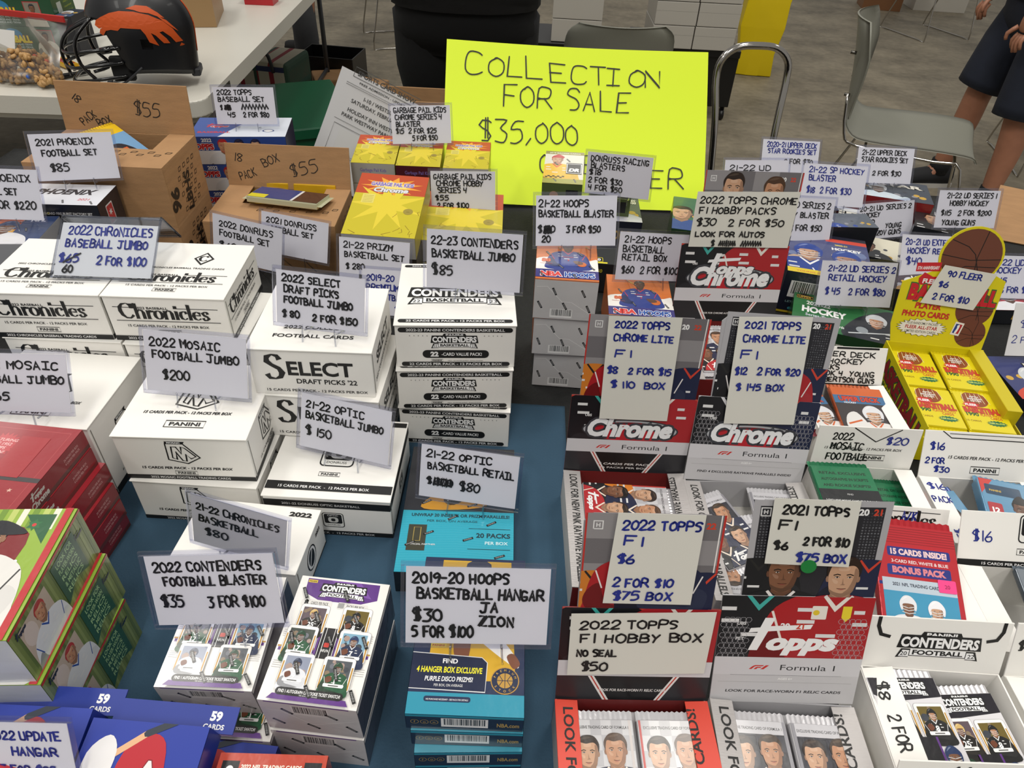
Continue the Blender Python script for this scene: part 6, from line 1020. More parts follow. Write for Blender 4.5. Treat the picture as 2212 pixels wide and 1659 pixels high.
display('TC1', 'tall red display box farthest back, with two driver portraits on its header', None, .16, .05, '#7d2424', lidart=lid_f1('red', 'LOOK FOR CHROME AUTOGRAPH CARDS!', None, 'ToppsChrome'), header=HDR['hTC1'], hart=head_f1('red', 22, ((.3, .60), (.72, .56)), .34), flapl='', flapr='', flapcol='silver')
fill('TC1', .16, .05, 'red', ['card pack leaning at the front of the rear red display', 'right card pack in the rear red display'], 'packs in the rear red display', 'rear red display tray')
display('TC2', 'red driver display box with $110 box on its note', None, .18, .05, '#7d2424', lidart=lid_f1('red', '4 CARDS PER PACK', '16 PACKS PER BOX'), header=HDR['hTC2'], hart=head_f1('red', 22, ((.36, .46), (.60, .42)), .26), flapl='LOOK FOR NEW PINK RAYWAVE PARALLELS', flapr='LOOK FOR NEW PINK RAYWAVE PARALLELS', flapcol='silver')
q = PL['TC2']; pack('card pack lying sideways in the tray below the $110 box display', pose([q[0], q[1], .79, q[3], 0, 0], True) @ Matrix.Translation((-.056, -.05, 0)) @ Matrix.Rotation(math.radians(-92), 4, 'Z'), p_f1('red', 3), .0625, .108, .008, '#cfced2')
pack('second sideways card pack, nearer the camera, below the $110 box display', pose([q[0], q[1], .787, q[3], 0, 0], True) @ Matrix.Translation((-.056, -.118, 0)) @ Matrix.Rotation(math.radians(-88), 4, 'Z'), p_f1('red', 4), .0625, .108, .008, '#cfced2')
display('TC3', 'silver driver display box with $145 box on its note', None, .18, .05, '#b9b8bc', lidart=lid_f1('silver', 'FIND 4 EXCLUSIVE RAYWAVE PARALLELS INSIDE!'), header=HDR['hTC3'], hart=head_f1('silver', 21, ((.36, .42), (.60, .40)), .26), flapl='LOOK FOR CHECKERED FLAG PARALLELS', flapr='LOOK FOR CHECKERED FLAG PARALLELS!', flapcol='silver', hcol='#aaa9ad')
q = PL['TC3']; R0 = pose([q[0], q[1], .75, q[3], 0, 0], True)
for i, (x, y, z, a) in enumerate(((-.022, -.125, .040, 22), (.03, -.115, .036, -4), (-.03, -.168, .034, 176), (.028, -.15, .030, 10))): pack('silver card pack %s in the tray of the $145 box display' % ('turned askew on top', 'straight at the right', 'upside down at the front', 'half buried at the front')[i], R0 @ at(x, y + (.10 if a == 176 else 0), z, a, 2), p_f1('silver', i), .0625, .10, .006, '#cfced2', 'packs in the silver display')
display('T4', 'front red driver display box with the NO SEAL note', None, .19, .05, '#7d2424', lidart=lid_f1('red', 'LOOK FOR RACE-WORN F1 RELIC CARDS', None, 'Topps'), header=HDR['hT4'], hart=head_f1('red', 22, ((.38, .56), (.62, .52)), .26), flapl='LOOK FOR RELIC CARDS!', flapr='LOOK FOR RELIC CARDS!', flapcol='#d8402c')
fill('T4', .19, .05, 'red', ['left card pack with orange-suited driver in the front red', 'right card pack with orange-suited driver in the front red'], 'packs in the front red display', 'front red display tray')
display('T5', 'front silver driver display box, two large driver portraits and a $75 box note', None, .19, .05, '#b9b8bc', lidart=lid_f1('silver', 'LOOK FOR RACE-WORN F1 RELIC CARDS', None, 'Topps'), header=HDR['hT5'], hart=head_f1('silver', 21, ((.29, .09), (.74, .05)), .36), flapl='LOOK FOR RELIC CARDS!', flapr='LOOK FOR RELIC CARDS!', flapcol='silver', hcol='#aaa9ad')
fill('T5', .19, .05, 'silver', ['left dark card pack in the front silver', 'right dark card pack in the front silver'], 'packs in the front silver display', 'front silver display tray')
SM = mat('price_note_paper', '#d6d5cc', .65)
def note(lid, key, label, lines, pen=2.0, green=False):
    q = PL[lid]; random.seed(key); P = [(x / 1000, z / 1000) for x, z in HDR[key]]; z0 = .80
    M = pose([q[0], q[1], z0, q[3], 0, 0], True) @ Matrix.Translation((0, -.001, 0)) @ Matrix.Rotation(q[4], 4, 'X') @ Matrix.Rotation(q[5], 4, 'Y') @ Matrix.Translation((0, -.0036, 0))
    o = plate('price_note', None, [P[3], P[2], P[1], P[0]], .0003, SM); o.matrix_world = M; tag(o, label, 'price note')
    BL = Vector((P[3][0], 0, P[3][1])); u = Vector((P[2][0] - P[3][0], 0, P[2][1] - P[3][1])); v = Vector((P[0][0] - P[3][0], 0, P[0][1] - P[3][1])); A = Art(u.length * 1000, v.length * 1000); write(A, lines, A.w, A.h, pen=pen)
    A.put(o, BL, u.normalized(), v.normalized(), name='lettering')
    if green: B = Art(14, 14, clip=False); B.e(7, 7, 7, 7, '#0d7a34', 26); B.put(o, BL + u * .42 + v * -.10, u.normalized(), v.normalized(), name='green_sticker', lift=.0022)
note('TC1', 'nTC1', 'note reading $30 or 2 for $50, look for autos, on the rear red display', [('2022 TOPPS CHROME', .04, .80, .94, 'k', .11), ('F1 HOBBY PACKS', .05, .62, .74, 'k', .11), ('$30   2 FOR $50', .04, .40, .86, 'k', .12), ('LOOK FOR AUTOS', .05, .20, .68, 'k', .09), ('$', .22, .03, .03, 'k', .1), ('#scrib', .30, .04, .16, 'k', .08), ('#scrib', .52, .04, .2, 'k', .08)])
note('TC2', 'nTC2', 'tall blue-inked note on the grey and red header card, ending in $110 box', [('2022 TOPPS', .10, .90, .74, 'b', .06), ('CHROME LITE', .10, .78, .82, 'b', .06), ('F1', .14, .63, .22, 'b', .07), ('$8   2 FOR $15', .05, .47, .90, 'b', .06), ('$ 110  BOX', .12, .33, .76, 'b', .06)])
note('TC3', 'nTC3', 'tall blue-inked note on the silver checkered header card, ending in $145 box', [('2021 TOPPS', .10, .90, .74, 'b', .06), ('CHROME LITE', .10, .78, .84, 'b', .06), ('F1', .10, .63, .22, 'b', .07), ('$12   2 FOR $20', .05, .48, .90, 'b', .06), ('$ 145 BOX', .10, .33, .66, 'b', .06)])
note('T4', 'nT4a', 'blue-inked note reading $6, 2 for $10, $75 box', [('2022 TOPPS', .08, .83, .84, 'b', .09), ('F1', .12, .66, .20, 'b', .10), ('$6', .08, .46, .18, 'b', .09), ('2 FOR $10', .08, .20, .66, 'b', .09), ('$75 BOX', .10, .05, .66, 'b', .09)])
note('T4', 'nT4b', 'wide note reading hobby box, no seal, $50', [('2022 TOPPS', .07, .76, .68, 'k', .12), ('F1 HOBBY BOX', .08, .54, .86, 'k', .13), ('NO SEAL', .06, .32, .28, 'k', .10), ('$50', .10, .08, .18, 'k', .13)])
note('T5', 'nT5', 'note reading $6, 2 for $10, with $75 box in blue and a green sticker', [('2021 TOPPS', .12, .78, .76, 'k', .12), ('F1', .10, .55, .20, 'k', .13), ('$6', .08, .24, .16, 'k', .12), ('2 FOR $10', .42, .32, .52, 'k', .12), ('$75 BOX', .36, .07, .58, 'b', .12)], green=True)
# white cell boxes, opened and refilled
def flap_write(txts): return lambda A: [A.hand(t, A.w * x, A.h * y, A.w * .34, w=A.h * ww, pen=1.7, col=PEN[c], rot=r) for t, x, y, ww, c, r in txts]
def lid_w1(A): contenders(A, A.w * .52, A.h * .42, A.w * .60, 'FOOTBALL', '20', '22'); [A.ln([(A.w * a, A.h), (A.w * a, A.h * .82), (A.w * (a + b * .03), A.h * .66), (A.w * (a + b * .1), A.h * .62)], 3.6, BK) for a, b in ((.06, 1), (.94, -1))]
def lid_w2(A): A.ln([(A.w * .3, A.h * .86), (A.w * .92, A.h * .86)], .9, BK); A.t('BALL', A.w * .42, A.h * .78, 3, BK); A.push(0, -8); fat(A, 'Chronicles', A.w * .52, A.h * .64, A.w * .74); A.pop(); A.ln([(A.w * .05, A.h * .36), (A.w * .92, A.h * .36)], .9, BK); A.hand('A/K', A.w * .58, A.h * .62, 10, w=16, pen=1.7, col=PEN['b'])
def lid_w3(A): A.ln([(A.w * .34, A.h * .98), (A.w * .58, A.h * .66), (A.w * .80, A.h * .98)], 1.4, BK); A.t('15 CARDS PER PACK - 12 PACKS PER BOX', A.w * .48, A.h * .44, 3.6, BK, w=A.w * .76, sh=.2); panini(A, A.w * .58, A.h * .26, A.w * .26); A.hand('2022', A.w * .16, A.h * .68, 9, w=24, pen=1.7); A.hand('MOSAIC', A.w * .16, A.h * .44, 10, w=40, pen=1.7); A.hand('FOOTBALL', A.w * .14, A.h * .18, 10, w=52, pen=1.7); A.hand('$20', A.w * .68, A.h * .62, 10, w=26, pen=1.7, col=PEN['b'])
def lid_w4(A): A.ln([(A.w * .4, A.h * .96), (A.w * .9, A.h * .97)], 3, BK); [A.hand(t, A.w * x, A.h * y, A.h * .12, w=A.w * ww, pen=1.6) for t, x, y, ww in (('UPPER DECK', .14, .74, .72), ('21 HOCKEY', .18, .56, .56), ('PACKS', .18, .40, .28), ('LOOK 4  YOUNG', .20, .24, .68), ('ROBERTSON GUNS', .20, .08, .70))]; A.r(0, 0, A.w, 2, BK)
def lid_v2(A): optic_logo(A, A.w * .56, A.h * .72, .95); panini(A, A.w * .55, A.h * .30, A.w * .2); A.r(0, 0, A.w, A.h * .12, BK); A.t('15 CARDS PER PACK  -  12 PACKS PER BOX', A.w * .56, A.h * .035, 3, '#eee', w=A.w * .74); A.hand('$16', A.w * .10, A.h * .46, 12, w=22, pen=1.5, col=PEN['b'])
def lid_v3(A): A.ln([(A.w * .14, A.h), (A.w * .22, A.h * .86), (A.w, A.h * .86)], 1.2, BK); A.ln([(A.w * .2, A.h * .95), (A.w, A.h * .95)], .8, BK); A.t('15 CARDS PER PACK - 12 PACKS PER BOX', A.w * .58, A.h * .42, 4, BK, w=A.w * .72, sh=.2, b=.02); panini(A, A.w * .54, A.h * .2, A.w * .24); A.hand('$16', A.w * .06, A.h * .60, 9, w=18, pen=1.7, col=PEN['b']); A.hand('2 FOR', A.w * .04, A.h * .30, 7, w=24, pen=1.6, col=PEN['b']); A.hand('$30', A.w * .12, A.h * .12, 7, w=20, pen=1.6, col=PEN['b'])
def lid_v1(A): A.hand('$', A.w * .04, A.h * .5, 10, w=5, pen=1.7)
def lid_w0(A): A.t('Absolute', A.w * .62, A.h * .70, 14, BK, w=A.w * .66, sh=.5, b=.01)
G2 = 'white carton display boxes'
display('W4', 'opened white carton with Robertson written on its lid, hockey packs inside', G2, .10, .07, WC, lidart=lid_w4, flapr='', incol=WC)
display('W3', 'opened white carton marked $20 in blue, green packs inside', G2, .11, .07, WC, lidart=lid_w3, flapl='', flapr='', incol=WC)
display('W2', 'opened white carton with a large red bonus pack standing in it', G2, .13, .07, WC, lidart=lid_w2, flapr='', incol=WC)
display('W1', 'opened white carton with a big outlined football logo on its lid', G2, .13, .07, WC, lidart=lid_w1, flapl=flap_write([('$8', .3, .88, .14, 'k', -90), ('2 FOR', .32, .62, .26, 'k', -90), ('$15', .35, .22, .18, 'k', -90)]), incol=WC, fw=.03, ftilt=-14)
display('W0', 'opened white carton at the bottom edge, script lettering on its lid', G2, .09, .07, WC, lidart=lid_w0, incol=WC)
display('V3', 'opened white carton marked $16 and 2 for $30, a blue pack box inside', G2, .11, .07, WC, lidart=lid_v3, flapl=flap_write([('$16', .2, .8, .2, 'b', 0), ('PACK', .1, .6, .22, 'b', 0), ('$30', .3, .2, .2, 'b', -90)]), flapr='', incol=WC, fw=.026)
display('V2', 'opened white carton with a black square logo and $16 on its lid', G2, .11, .07, WC, lidart=lid_v2, flapl='', incol=WC, fw=.028)
display('V1', 'opened white carton in the bottom right corner, only its lid edge in view', G2, .13, .07, WC, lidart=lid_v1, flapl='', incol=WC, fw=.02)
def inpack(key, label, x, y, z, yaw, lean, art, w=.07, h=.11, th=.008, col='#1c6a40', grp=None):
    q = PL[key]; return pack(label, pose([q[0], q[1], .75, q[3], 0, 0], True) @ at(x, y, z, yaw, lean), art, w, h, th, col, grp)
def p_green(A):
    A.r(0, 0, A.w, A.h, '#14161a'); A.r(0, A.h * .66, A.w, A.h * .34, '#177048'); A.r(0, 0, A.w, A.h * .24, '#177048')
    for i, s in enumerate(('RETAIL EXCLUSIVE', 'AUTOGRAPHS IN SCRIPTS', 'AND ROOKIE SCRIPTS!')): A.t(s, A.w / 2, A.h * (.88 - .09 * i), 4, '#0c2a1c', w=A.w * .8, b=.03)
    A.t('FIND', A.w / 2, A.h * .58, 2.4, '#bbb'); A.t('3 EXCLUSIVE MOSAIC CAMO PINK PARALLELS', A.w / 2, A.h * .48, 3.6, '#ddd', w=A.w * .88); A.t('PLUS 1 OTHER MOSAIC PARALLEL!', A.w / 2, A.h * .39, 3.6, '#ddd', w=A.w * .8); bokeh(A, A.w * .1, A.h * .02, A.w * .8, A.h * .18, '#8a3a2c', ['#b9a090', '#33405a'], 6, 3)
inpack('W3', 'green and black retail pack on top in the $20 carton', -.032, -.125, .068, 1, 3, p_green, .076, .112, .008, '#177048'); inpack('W3', 'second green and black pack, sunk in the right of the $20 carton', .038, -.122, .040, -2, 3, p_green, .05, .112, .008, '#177048')
def p_red(A):
    w, h = A.w, A.h; A.r(0, 0, w, h, '#b3222c')
    for i in range(7): A.r(0, h * (.83 + i * .024), w, h * .008, '#8d1a22')
    A.r(0, h * .42, w * .16, h * .03, '#24307a'); A.rr(w * .14, h * .70, w * .78, h * .09, 2, '#26307c'); A.t('15 CARDS INSIDE!', w * .53, h * .72, 6, '#e8c8c8', w=w * .7, b=.05); A.t('3-CARD RED, WHITE & BLUE', w * .53, h * .64, 3.4, '#e6dada', w=w * .7, b=.02); A.rr(w * .12, h * .52, w * .78, h * .10, 2, '#26307c'); A.t('BONUS PACK', w * .51, h * .545, 6.4, '#d8828a', w=w * .66, b=.06)
    A.r(w * .04, h * .02, w * .9, h * .47, '#b9c6d2'); A.r(w * .04, h * .02, w * .9, h * .35, '#3f93b8'); A.t('2021 NFL TRADING CARDS', w * .46, h * .42, 3.4, '#3a4050', w=w * .6, b=.03); bust(A, w * .32, h * .16, h * .15, '#e6e6ea', SK[1], helm='#dfe0e4'); bust(A, w * .66, h * .14, h * .15, '#28408c', SK[2], helm='#e8e8ec'); A.rr(w * .2, h * .03, w * .2, h * .09, 2, '#8a8f98'); A.t('12', w * .3, h * .045, 6, '#eee', b=.04); A.t('17', w * .66, h * .06, 6, '#eee', b=.04); A.rr(w * .72, h * .40, w * .22, h * .12, 1.5, '#f0468a'); A.t('20', w * .83, h * .44, 4, '#8a1c48')
inpack('W2', 'tall red bonus pack with a pink 20 sticker, in an open white carton', -.002, -.118, .054, -4, 23, p_red, .088, .118, .012, '#b3222c')
def p_cont(A):
    w, h = A.w, A.h; A.r(0, 0, w, h, '#dad8dc'); A.pl([0, h, w, h, w, h * .84, w * .2, h * .80, 0, h * .86], '#1a1620'); contenders(A, w * .5, h * .90, w * .7, 'FOOTBALL', '20', '22')
    frame_card(A, w * .08, h * .56, w * .36, h * .22, '#17120c', '#cfae6c', SK[1], '25', '#5a4a52', 3); frame_card(A, w * .56, h * .54, w * .36, h * .22, '#161616', '#141414', SK[0], '8', '#6a5a22', 4); A.r(w * .36, h * .2, w * .3, h * .32, '#16141a'); A.r(w * .34, h * .2, w * .03, h * .32, '#5d3182'); A.r(w * .65, h * .2, w * .03, h * .32, '#5d3182')
    bust(A, w * .18, h * .34, h * .13, '#15502f', SK[3], helm='#123c24'); bust(A, w * .8, h * .30, h * .13, '#1c2a4a', SK[1], helm='#20345e'); bust(A, w * .3, h * .1, h * .1, '#dcdee4', SK[1], helm='#1c2a4a')
inpack('W1', 'left football card pack fanned in the front white carton', -.026, -.128, .056, 4, 4, p_cont, .068, .118, .007, '#d4d2d6', 'packs in the football logo carton'); inpack('W1', 'right football card pack, lower and tucked beside the first', .036, -.135, .046, 6, 4, p_cont, .068, .118, .007, '#d4d2d6', 'packs in the football logo carton')
def p_hock(A): w, h = A.w, A.h; A.r(0, 0, w, h, '#3a3436'); A.r(0, h * .8, w, h * .2, '#c9602c'); A.r(0, h * .6, w, h * .2, '#3f6d96'); A.t('UPPER DECK', w * .5, h * .66, 9, '#c9402c', w=w * .8, b=.05, out='#1c2430'); A.t('HOCKEY', w * .3, h * .6, 3, '#eee', b=.02); bust(A, w * .66, h * .16, h * .34, '#dcdad8', SK[2], helm='#d9dade', trim='#c9602c'); A.cv([w * .1, 0, w * .14, h * .3, w * .35, h * .38, w * .5, 0], '#dcdad8'); A.ln([(w * .12, h * .1), (w * .4, h * .2)], 3, '#c9602c')
inpack('W4', 'orange and black hockey pack, largest in the hockey carton', .012, -.096, .060, -3, 4, p_hock, .075, .085, .008, '#b9592c'); inpack('W4', 'second hockey pack, half hidden at the left of the hockey carton', -.045, -.092, .055, 8, 2, p_hock, .05, .082, .008, '#7a3038')
def p_optic(A): A.r(0, 0, A.w, A.h, '#3a4654'); A.r(0, A.h * .7, A.w, A.h * .3, '#6b737c'); A.r(0, 0, A.w, A.h * .3, '#2c5a72'); optic_logo(A, A.w * .5, A.h * .52, 1.1); A.r(A.w * .05, A.h * .22, 14, 4, '#e0c22c')
inpack('V2', 'grey and black card pack with a square logo, in the $16 carton at right', .010, -.118, .062, -8, 3, p_optic, .075, .11, .008, '#4a5560')
def p_ball(A): w, h = A.w, A.h; A.r(0, 0, w, h, '#5f8fb0'); A.pl([0, h, w * .2, h, 0, h * .7], '#c23a34'); A.rr(w * .06, h * .7, w * .5, h * .2, 2, '#24405a'); A.t('PANINI', w * .2, h * .77, 3, '#c9a83c', b=.03); bust(A, w * .52, h * .3, h * .34, '#24407c', SK[3], '#15110e'); A.cv([w * .4, h * .6, w * .52, h * .76, w * .64, h * .6], '#15110e'); A.rr(w * .04, h * .3, w * .2, h * .24, 2, '#a8323a'); A.t('12', w * .14, h * .36, 7, '#eee', b=.05); A.r(0, 0, w, h * .2, '#a8323a'); A.t('CARDS', w * .14, h * .3, 2, '#eee')
inpack('V3', 'blue and red card pack marked 12, in the $16 and 2 for $30 carton', .012, -.100, .062, -12, 4, p_ball, .085, .085, .016, '#5f8fb0'); inpack('V3', 'dark blue pack edge at the left of the $16 and 2 for $30 carton', -.045, -.098, .052, 10, 2, p_ball, .05, .08, .008, '#24407c')
# ------------------------------------------------------------------ yellow basketball display
q = PL['FL']; w, d, h = q[6], q[7], q[8]; YL = bodymat('#d9cc12'); YI = bodymat('#c9b816'); rt = empty('yellow_display_box', pose(q, True), 'bright yellow basketball card display tray with a round basketball header', 'display box'); t = .0016
box('front_wall', rt, -w / 2, w / 2, 0, t, 0, h * .7, YL, 0); box('back_wall', rt, -w / 2, w / 2, d - t, d, 0, h, YL, 0); lw = box('side_wall', rt, -w / 2, -w / 2 + t, t, d - t, 0, h, YL, 0); box('side_wall', rt, w / 2 - .022, w / 2, d * .28, d - t, h * .35, h, YI, .0006); box('side_wall', rt, w / 2 - t, w / 2, t, d - t, 0, h * .6, YI, 0); box('bottom', rt, -w / 2 + t, w / 2 - t, t, d - t, 0, t, YI, 0)
A = Art(d * 1000, h * 1000); A.t('BASKETBALL', d * 500, h * 340, 26, '#8a1c24', w=d * 920, b=.06, out='#1f5a2c', ob=.05); A.t('1990 PLAYER PHOTO CARDS', d * 500, h * 90, 9, '#1f5a2c', w=d * 850, b=.03); A.put(lw, (-w / 2, d, 0), (0, -1, 0), (0, 0, 1), name='printed_panel')
LM = Matrix.Translation((0, d - .001, h)) @ Matrix.Rotation(-math.radians(14), 4, 'X')
R_ = .047; cx_, cz_ = .008, .148; P = [(-w / 2 + .006, 0), (w / 2 - .004, 0), (w / 2 - .004, .03), (w / 2 - .006, .115)] + [(cx_ + R_ * math.cos(math.radians(a)), cz_ + R_ * math.sin(math.radians(a))) for a in range(-30, 211, 12)] + [(-w / 2 - .004, .10), (-w / 2 - .002, .03)]
hd = plate('header_card', rt, P, .0016, YL, M=LM)
def ball(A, x, y, r, c='#6b3d2c'): A.e(x, y, r, r, c, 30); A.ln([(x - r, y), (x, y - r * .12), (x + r, y)], r * .03, '#1c120e'); A.ln([(x + r * .3, y - r * .95), (x + r * .2, y), (x + r * .3, y + r * .95)], r * .03, '#1c120e'); A.ln([(x - r * .8, y + r * .55), (x - r * .2, y + r * .35), (x + r * .1, y + r * .1), (x + r * .5, y - r * .8)], r * .03, '#1c120e'); A.ln([(x - r * .7, y - r * .7), (x - r * .1, y - r * .35), (x + r * .9, y - r * .3)], r * .03, '#1c120e')
A = Art(w * 1000 + 8, 215, clip=False); ox = w * 500 + 4; ball(A, ox + 8, 148, 43.5); ball(A, ox + 40, 66, 28); ball(A, ox + 46, 26, 23)
A.push(ox - 66, 118, 1, 1, 6); A.r(0, 0, 36, 14, '#c4242c'); A.t('5TH ANNIVERSARY', 18, 3, 5, '#eee', w=32, b=.03); A.pop(); A.pl([ox - 58, 108, ox - 52, 118, ox - 38, 112, ox - 20, 114, ox - 22, 98, ox - 56, 98], '#c4242c'); A.t('FLEER', ox - 38, 101, 7, '#eee', b=.04)
A.t('BASKETBALL', ox + 1, 74, 24, '#c4242c', w=134, b=.06, out='#1f6a34', ob=.05); A.t('PLAYER', ox - 30, 60, 9, '#c4242c', w=40, b=.04); A.t('PHOTO CARDS', ox - 30, 46, 9, '#c4242c', w=72, b=.04)
A.star(ox - 30, 28, 40, 33, 22, '#1c1c1c', .38); A.star(ox - 30, 28, 38.5, 31.5, 22, '#e8e6da', .38); A.t('PLUS RANDOMLY PACKED', ox - 30, 33, 4, '#3a3a3a', w=48); A.t('FLEER ALL-STAR', ox - 30, 25.5, 5.5, '#b0242c', w=50, b=.03); A.t('LIMITED EDITION CARDS', ox - 30, 19, 4, '#3a3a3a', w=48)
A.push(ox + 16, 22, 1, 1, -8); A.r(0, 0, 14, 22, '#e6e4de'); A.r(2, 3, 5, 16, '#24408a'); A.r(7, 3, 5, 16, '#b0242c'); A.cv([5, 4, 6, 12, 5, 16, 8, 18, 9, 13, 8, 4], '#eee'); A.pop()
A.put(hd, (-w / 2 - .004, 0, 0), (1, 0, 0), (0, 0, 1), INKG, 'printed_panel')
def p_fleer(A):
    w, h = A.w, A.h; A.r(0, 0, w, h, '#dccb14'); A.e(w * .45, h * .82, w * .30, w * .27, '#8a4420', 20)
    for i in range(6): A.ln([(w * (.2 + .1 * i), h * .98), (w * (.16 + .12 * i), h * .72)], .7, '#e6e0b0')
    for i, s in enumerate(('FIFTH', 'ANNIVERSARY', 'EDITION')): A.t(s, w * .46, h * (.87 - .055 * i), 3.6, '#eee', w=w * (.2, .36, .24)[i], b=.02)
    A.star(w * .3, h * .66, w * .22, w * .15, 9, '#c4282c', .6); A.t('FLEER', w * .3, h * .64, 4.6, '#eee', b=.04); A.t('BASKETBALL', w * .52, h * .46, 11, '#c4402c', w=w * .9, b=.06, out='#7a1c14', ob=.03); A.t('1990', w * .22, h * .37, 7, '#1f5a2c', w=w * .28, b=.04); A.t('PLAYER PHOTO', w * .66, h * .38, 5, '#c4402c', w=w * .52, b=.02); A.t('CARDS', w * .72, h * .31, 5, '#c4402c', w=w * .26, b=.02); A.t('15 CARDS', w * .18, h * .22, 3.4, '#8a6a14'); A.star(w * .68, h * .21, w * .24, w * .18, 16, '#1f6a44', .42); A.t('FLEER ALL-STAR', w * .68, h * .20, 3, '#d8e06a', w=w * .34, b=.03)
MF = pose(q, True)
for i, (x, y, z, lb) in enumerate(((-.038, .118, .040, 'back left'), (.030, .116, .044, 'back right'), (-.036, .030, .036, 'front left'), (.031, .028, .038, 'front right'))): pack(lb + ' yellow card pack in the yellow display tray', MF @ at(x, y, z, 0, 2), p_fleer, .066, .086, .006, '#dccb14', 'yellow packs in the yellow tray', INKG)
b = box('pack_block', None, -w / 2 + .006, w / 2 - .026, .006, d - .008, 0, .034, mat('yellow_pack_edges', '#c2b020', .4, bump=.6, bscale=12, stretch=(1, 1, 90)), .001); b.matrix_world = MF @ Matrix.Translation((0, 0, .002)); tag(b, 'lower layers of yellow packs filling the yellow tray', 'card packs', kind='stuff')
M = MF @ LM @ Matrix.Translation((0, -.004, 0)); n = plate('price_note', None, [(-.046, .070), (.036, .066), (.052, .126), (-.028, .133)], .0003, SM); n.matrix_world = M; tag(n, 'blue-inked note reading $6 or 2 for $10 on the round-topped yellow display', 'price note'); random.seed(90)
A = Art(82, 62); write(A, [('90 FLEER', .25, .76, .62, 'b', .14), ('$6', .16, .48, .16, 'b', .13), ('2 FOR $10', .14, .14, .66, 'b', .15)], 82, 62, pen=2.0); u = Vector((.082, 0, -.004)).normalized(); v = Vector((.018, 0, .063)).normalized(); v = (v - u * v.dot(u)).normalized(); A.put(n, (-.042, 0, .070), u, v, name='lettering')
# ------------------------------------------------------------------ things on the white table
TT = .7505
def local(o, M): o.matrix_world = M; return o
# football helmet: lofted shell with an open face, cage, strap, decal
HM = Matrix.Translation((-1.163, 2.229, TT + .002)) @ Matrix.Rotation(math.radians(-164), 4, 'Z') @ Matrix.Scale(.92, 4)     # local +x is the way the helmet faces
hel = empty('football_helmet', HM, 'matte black football helmet with an orange horse-head emblem and black face cage', 'helmet')
HS = mat('helmet_shell', '#15161a', .42, coat=.15)
def hpt(a, b, k=1.0):      # a: angle round (0 = front), b: polar from top
    rx, ry, rz = .150 * k, .118 * k, .148 * k; x = rx * math.sin(b) * math.cos(a); y = ry * math.sin(b) * math.sin(a); z = rz * math.cos(b)
    if b > math.pi / 2: e = b - math.pi / 2; f_ = 1 - .10 * e; x = rx * f_ * math.cos(a); y = ry * f_ * math.sin(a); z = -.170 * k * e
    if x < 0: x *= 1.10
    return Vector((x - .02, y, z + .172))
vs = []; fs = []; NA, NB = 64, 26
def bmax(a):
    c = math.cos(a)      # brow in front, jaw flap at the sides, full at the back
    if c > .62: return 1.30
    if c > .25: return 1.30 + (0.62 - c) / .37 * 1.0
    return 2.30 + .08 * math.cos(a * 2)
for k in (1, .93):
    for i in range(NA):
        a = 2 * math.pi * i / NA
        for j in range(NB + 1): vs.append(hpt(a, bmax(a) * j / NB, k))
S_ = NA * (NB + 1)
for i in range(NA):
    i2 = (i + 1) % NA
    for j in range(NB):
        a_, b_ = i * (NB + 1) + j, i2 * (NB + 1) + j
        ang = 2 * math.pi * (i + .5) / NA; ear = (abs(abs(math.atan2(math.sin(ang), math.cos(ang))) - 1.75) < .12 and 19 <= j <= 20)
        if ear: continue
        fs.append((a_, a_ + 1, b_ + 1, b_)); fs.append((S_ + a_, S_ + b_, S_ + b_ + 1, S_ + a_ + 1))
    fs.append((i * (NB + 1) + NB, S_ + i * (NB + 1) + NB, S_ + i2 * (NB + 1) + NB, i2 * (NB + 1) + NB))
raw('shell', vs, fs, HS, hel, smooth=True)
def on_shell(u, v, side=1):   # u metres forward, v metres up from the ear, projected on the shell side
    for _ in (0,):
        x, z = u, v + .19; rx = .150 * (1.10 if x + .02 < 0 else 1); xx = (x + .02) / rx; zz = (z - .172) / .148; yy = max(0, 1 - xx * xx - zz * zz) ** .5
        return Vector((x, side * .118 * yy * 1.012, z))
horse = [[.113, .022, .106, .036, .088, .046, .06, .058, .03, .064, -.01, .062, -.05, .052, -.085, .034, -.108, .010, -.120, -.014, -.128, -.030, -.108, -.030, -.098, -.012, -.080, .006, -.070, .004, -.086, -.016, -.092, -.030, -.075, -.028, -.058, -.004, -.046, .004, -.052, -.014, -.060, -.034, -.036, -.022, -.030, .000, -.020, .016, .006, .018, .036, .020, .046, .012, .066, .014, .082, .010, .094, -.004, .104, .002, .098, .014, .090, .018, .102, .014],
         [.010, .070, -.02, .078, -.05, .074, -.076, .056, -.092, .040, -.074, .046, -.052, .056, -.028, .060, -.012, .066], [-.07, .050, -.096, .034, -.114, .012, -.122, .0, -.104, .016, -.086, .034], [-.122, -.034, -.130, -.042, -.138, -.052, -.126, -.050, -.116, -.042]]
ov, of = [], []
for sd in (1, -1):
    for H_ in horse:
        P = [(H_[i], H_[i + 1]) for i in range(0, len(H_), 2)]; xs = [p[0] for p in P]
        grid = []      # fine strips so the decal follows the curve
        tri = tessellate_polygon([[Vector((a, b, 0)) for a, b in P]])
        bm = bmesh.new(); bv = [bm.verts.new((a, b, 0)) for a, b in P]
        for t in tri:
            try: bm.faces.new([bv[i] for i in t])
            except ValueError: pass
        for _ in range(3): bmesh.ops.subdivide_edges(bm, edges=[e for e in bm.edges if e.calc_length() > .008], cuts=1, use_grid_fill=False)
        bmesh.ops.triangulate(bm, faces=bm.faces[:]); bm.verts.index_update(); base = len(ov)
        for v in bm.verts: p = on_shell(v.co.x * .98 - .026, v.co.y * 1.0 - .014, sd); n = (p - Vector((-.02, 0, .172))).normalized(); ov.append(p + n * .0012)
        for f in bm.faces: of.append([base + v.index for v in f.verts])
        bm.free()
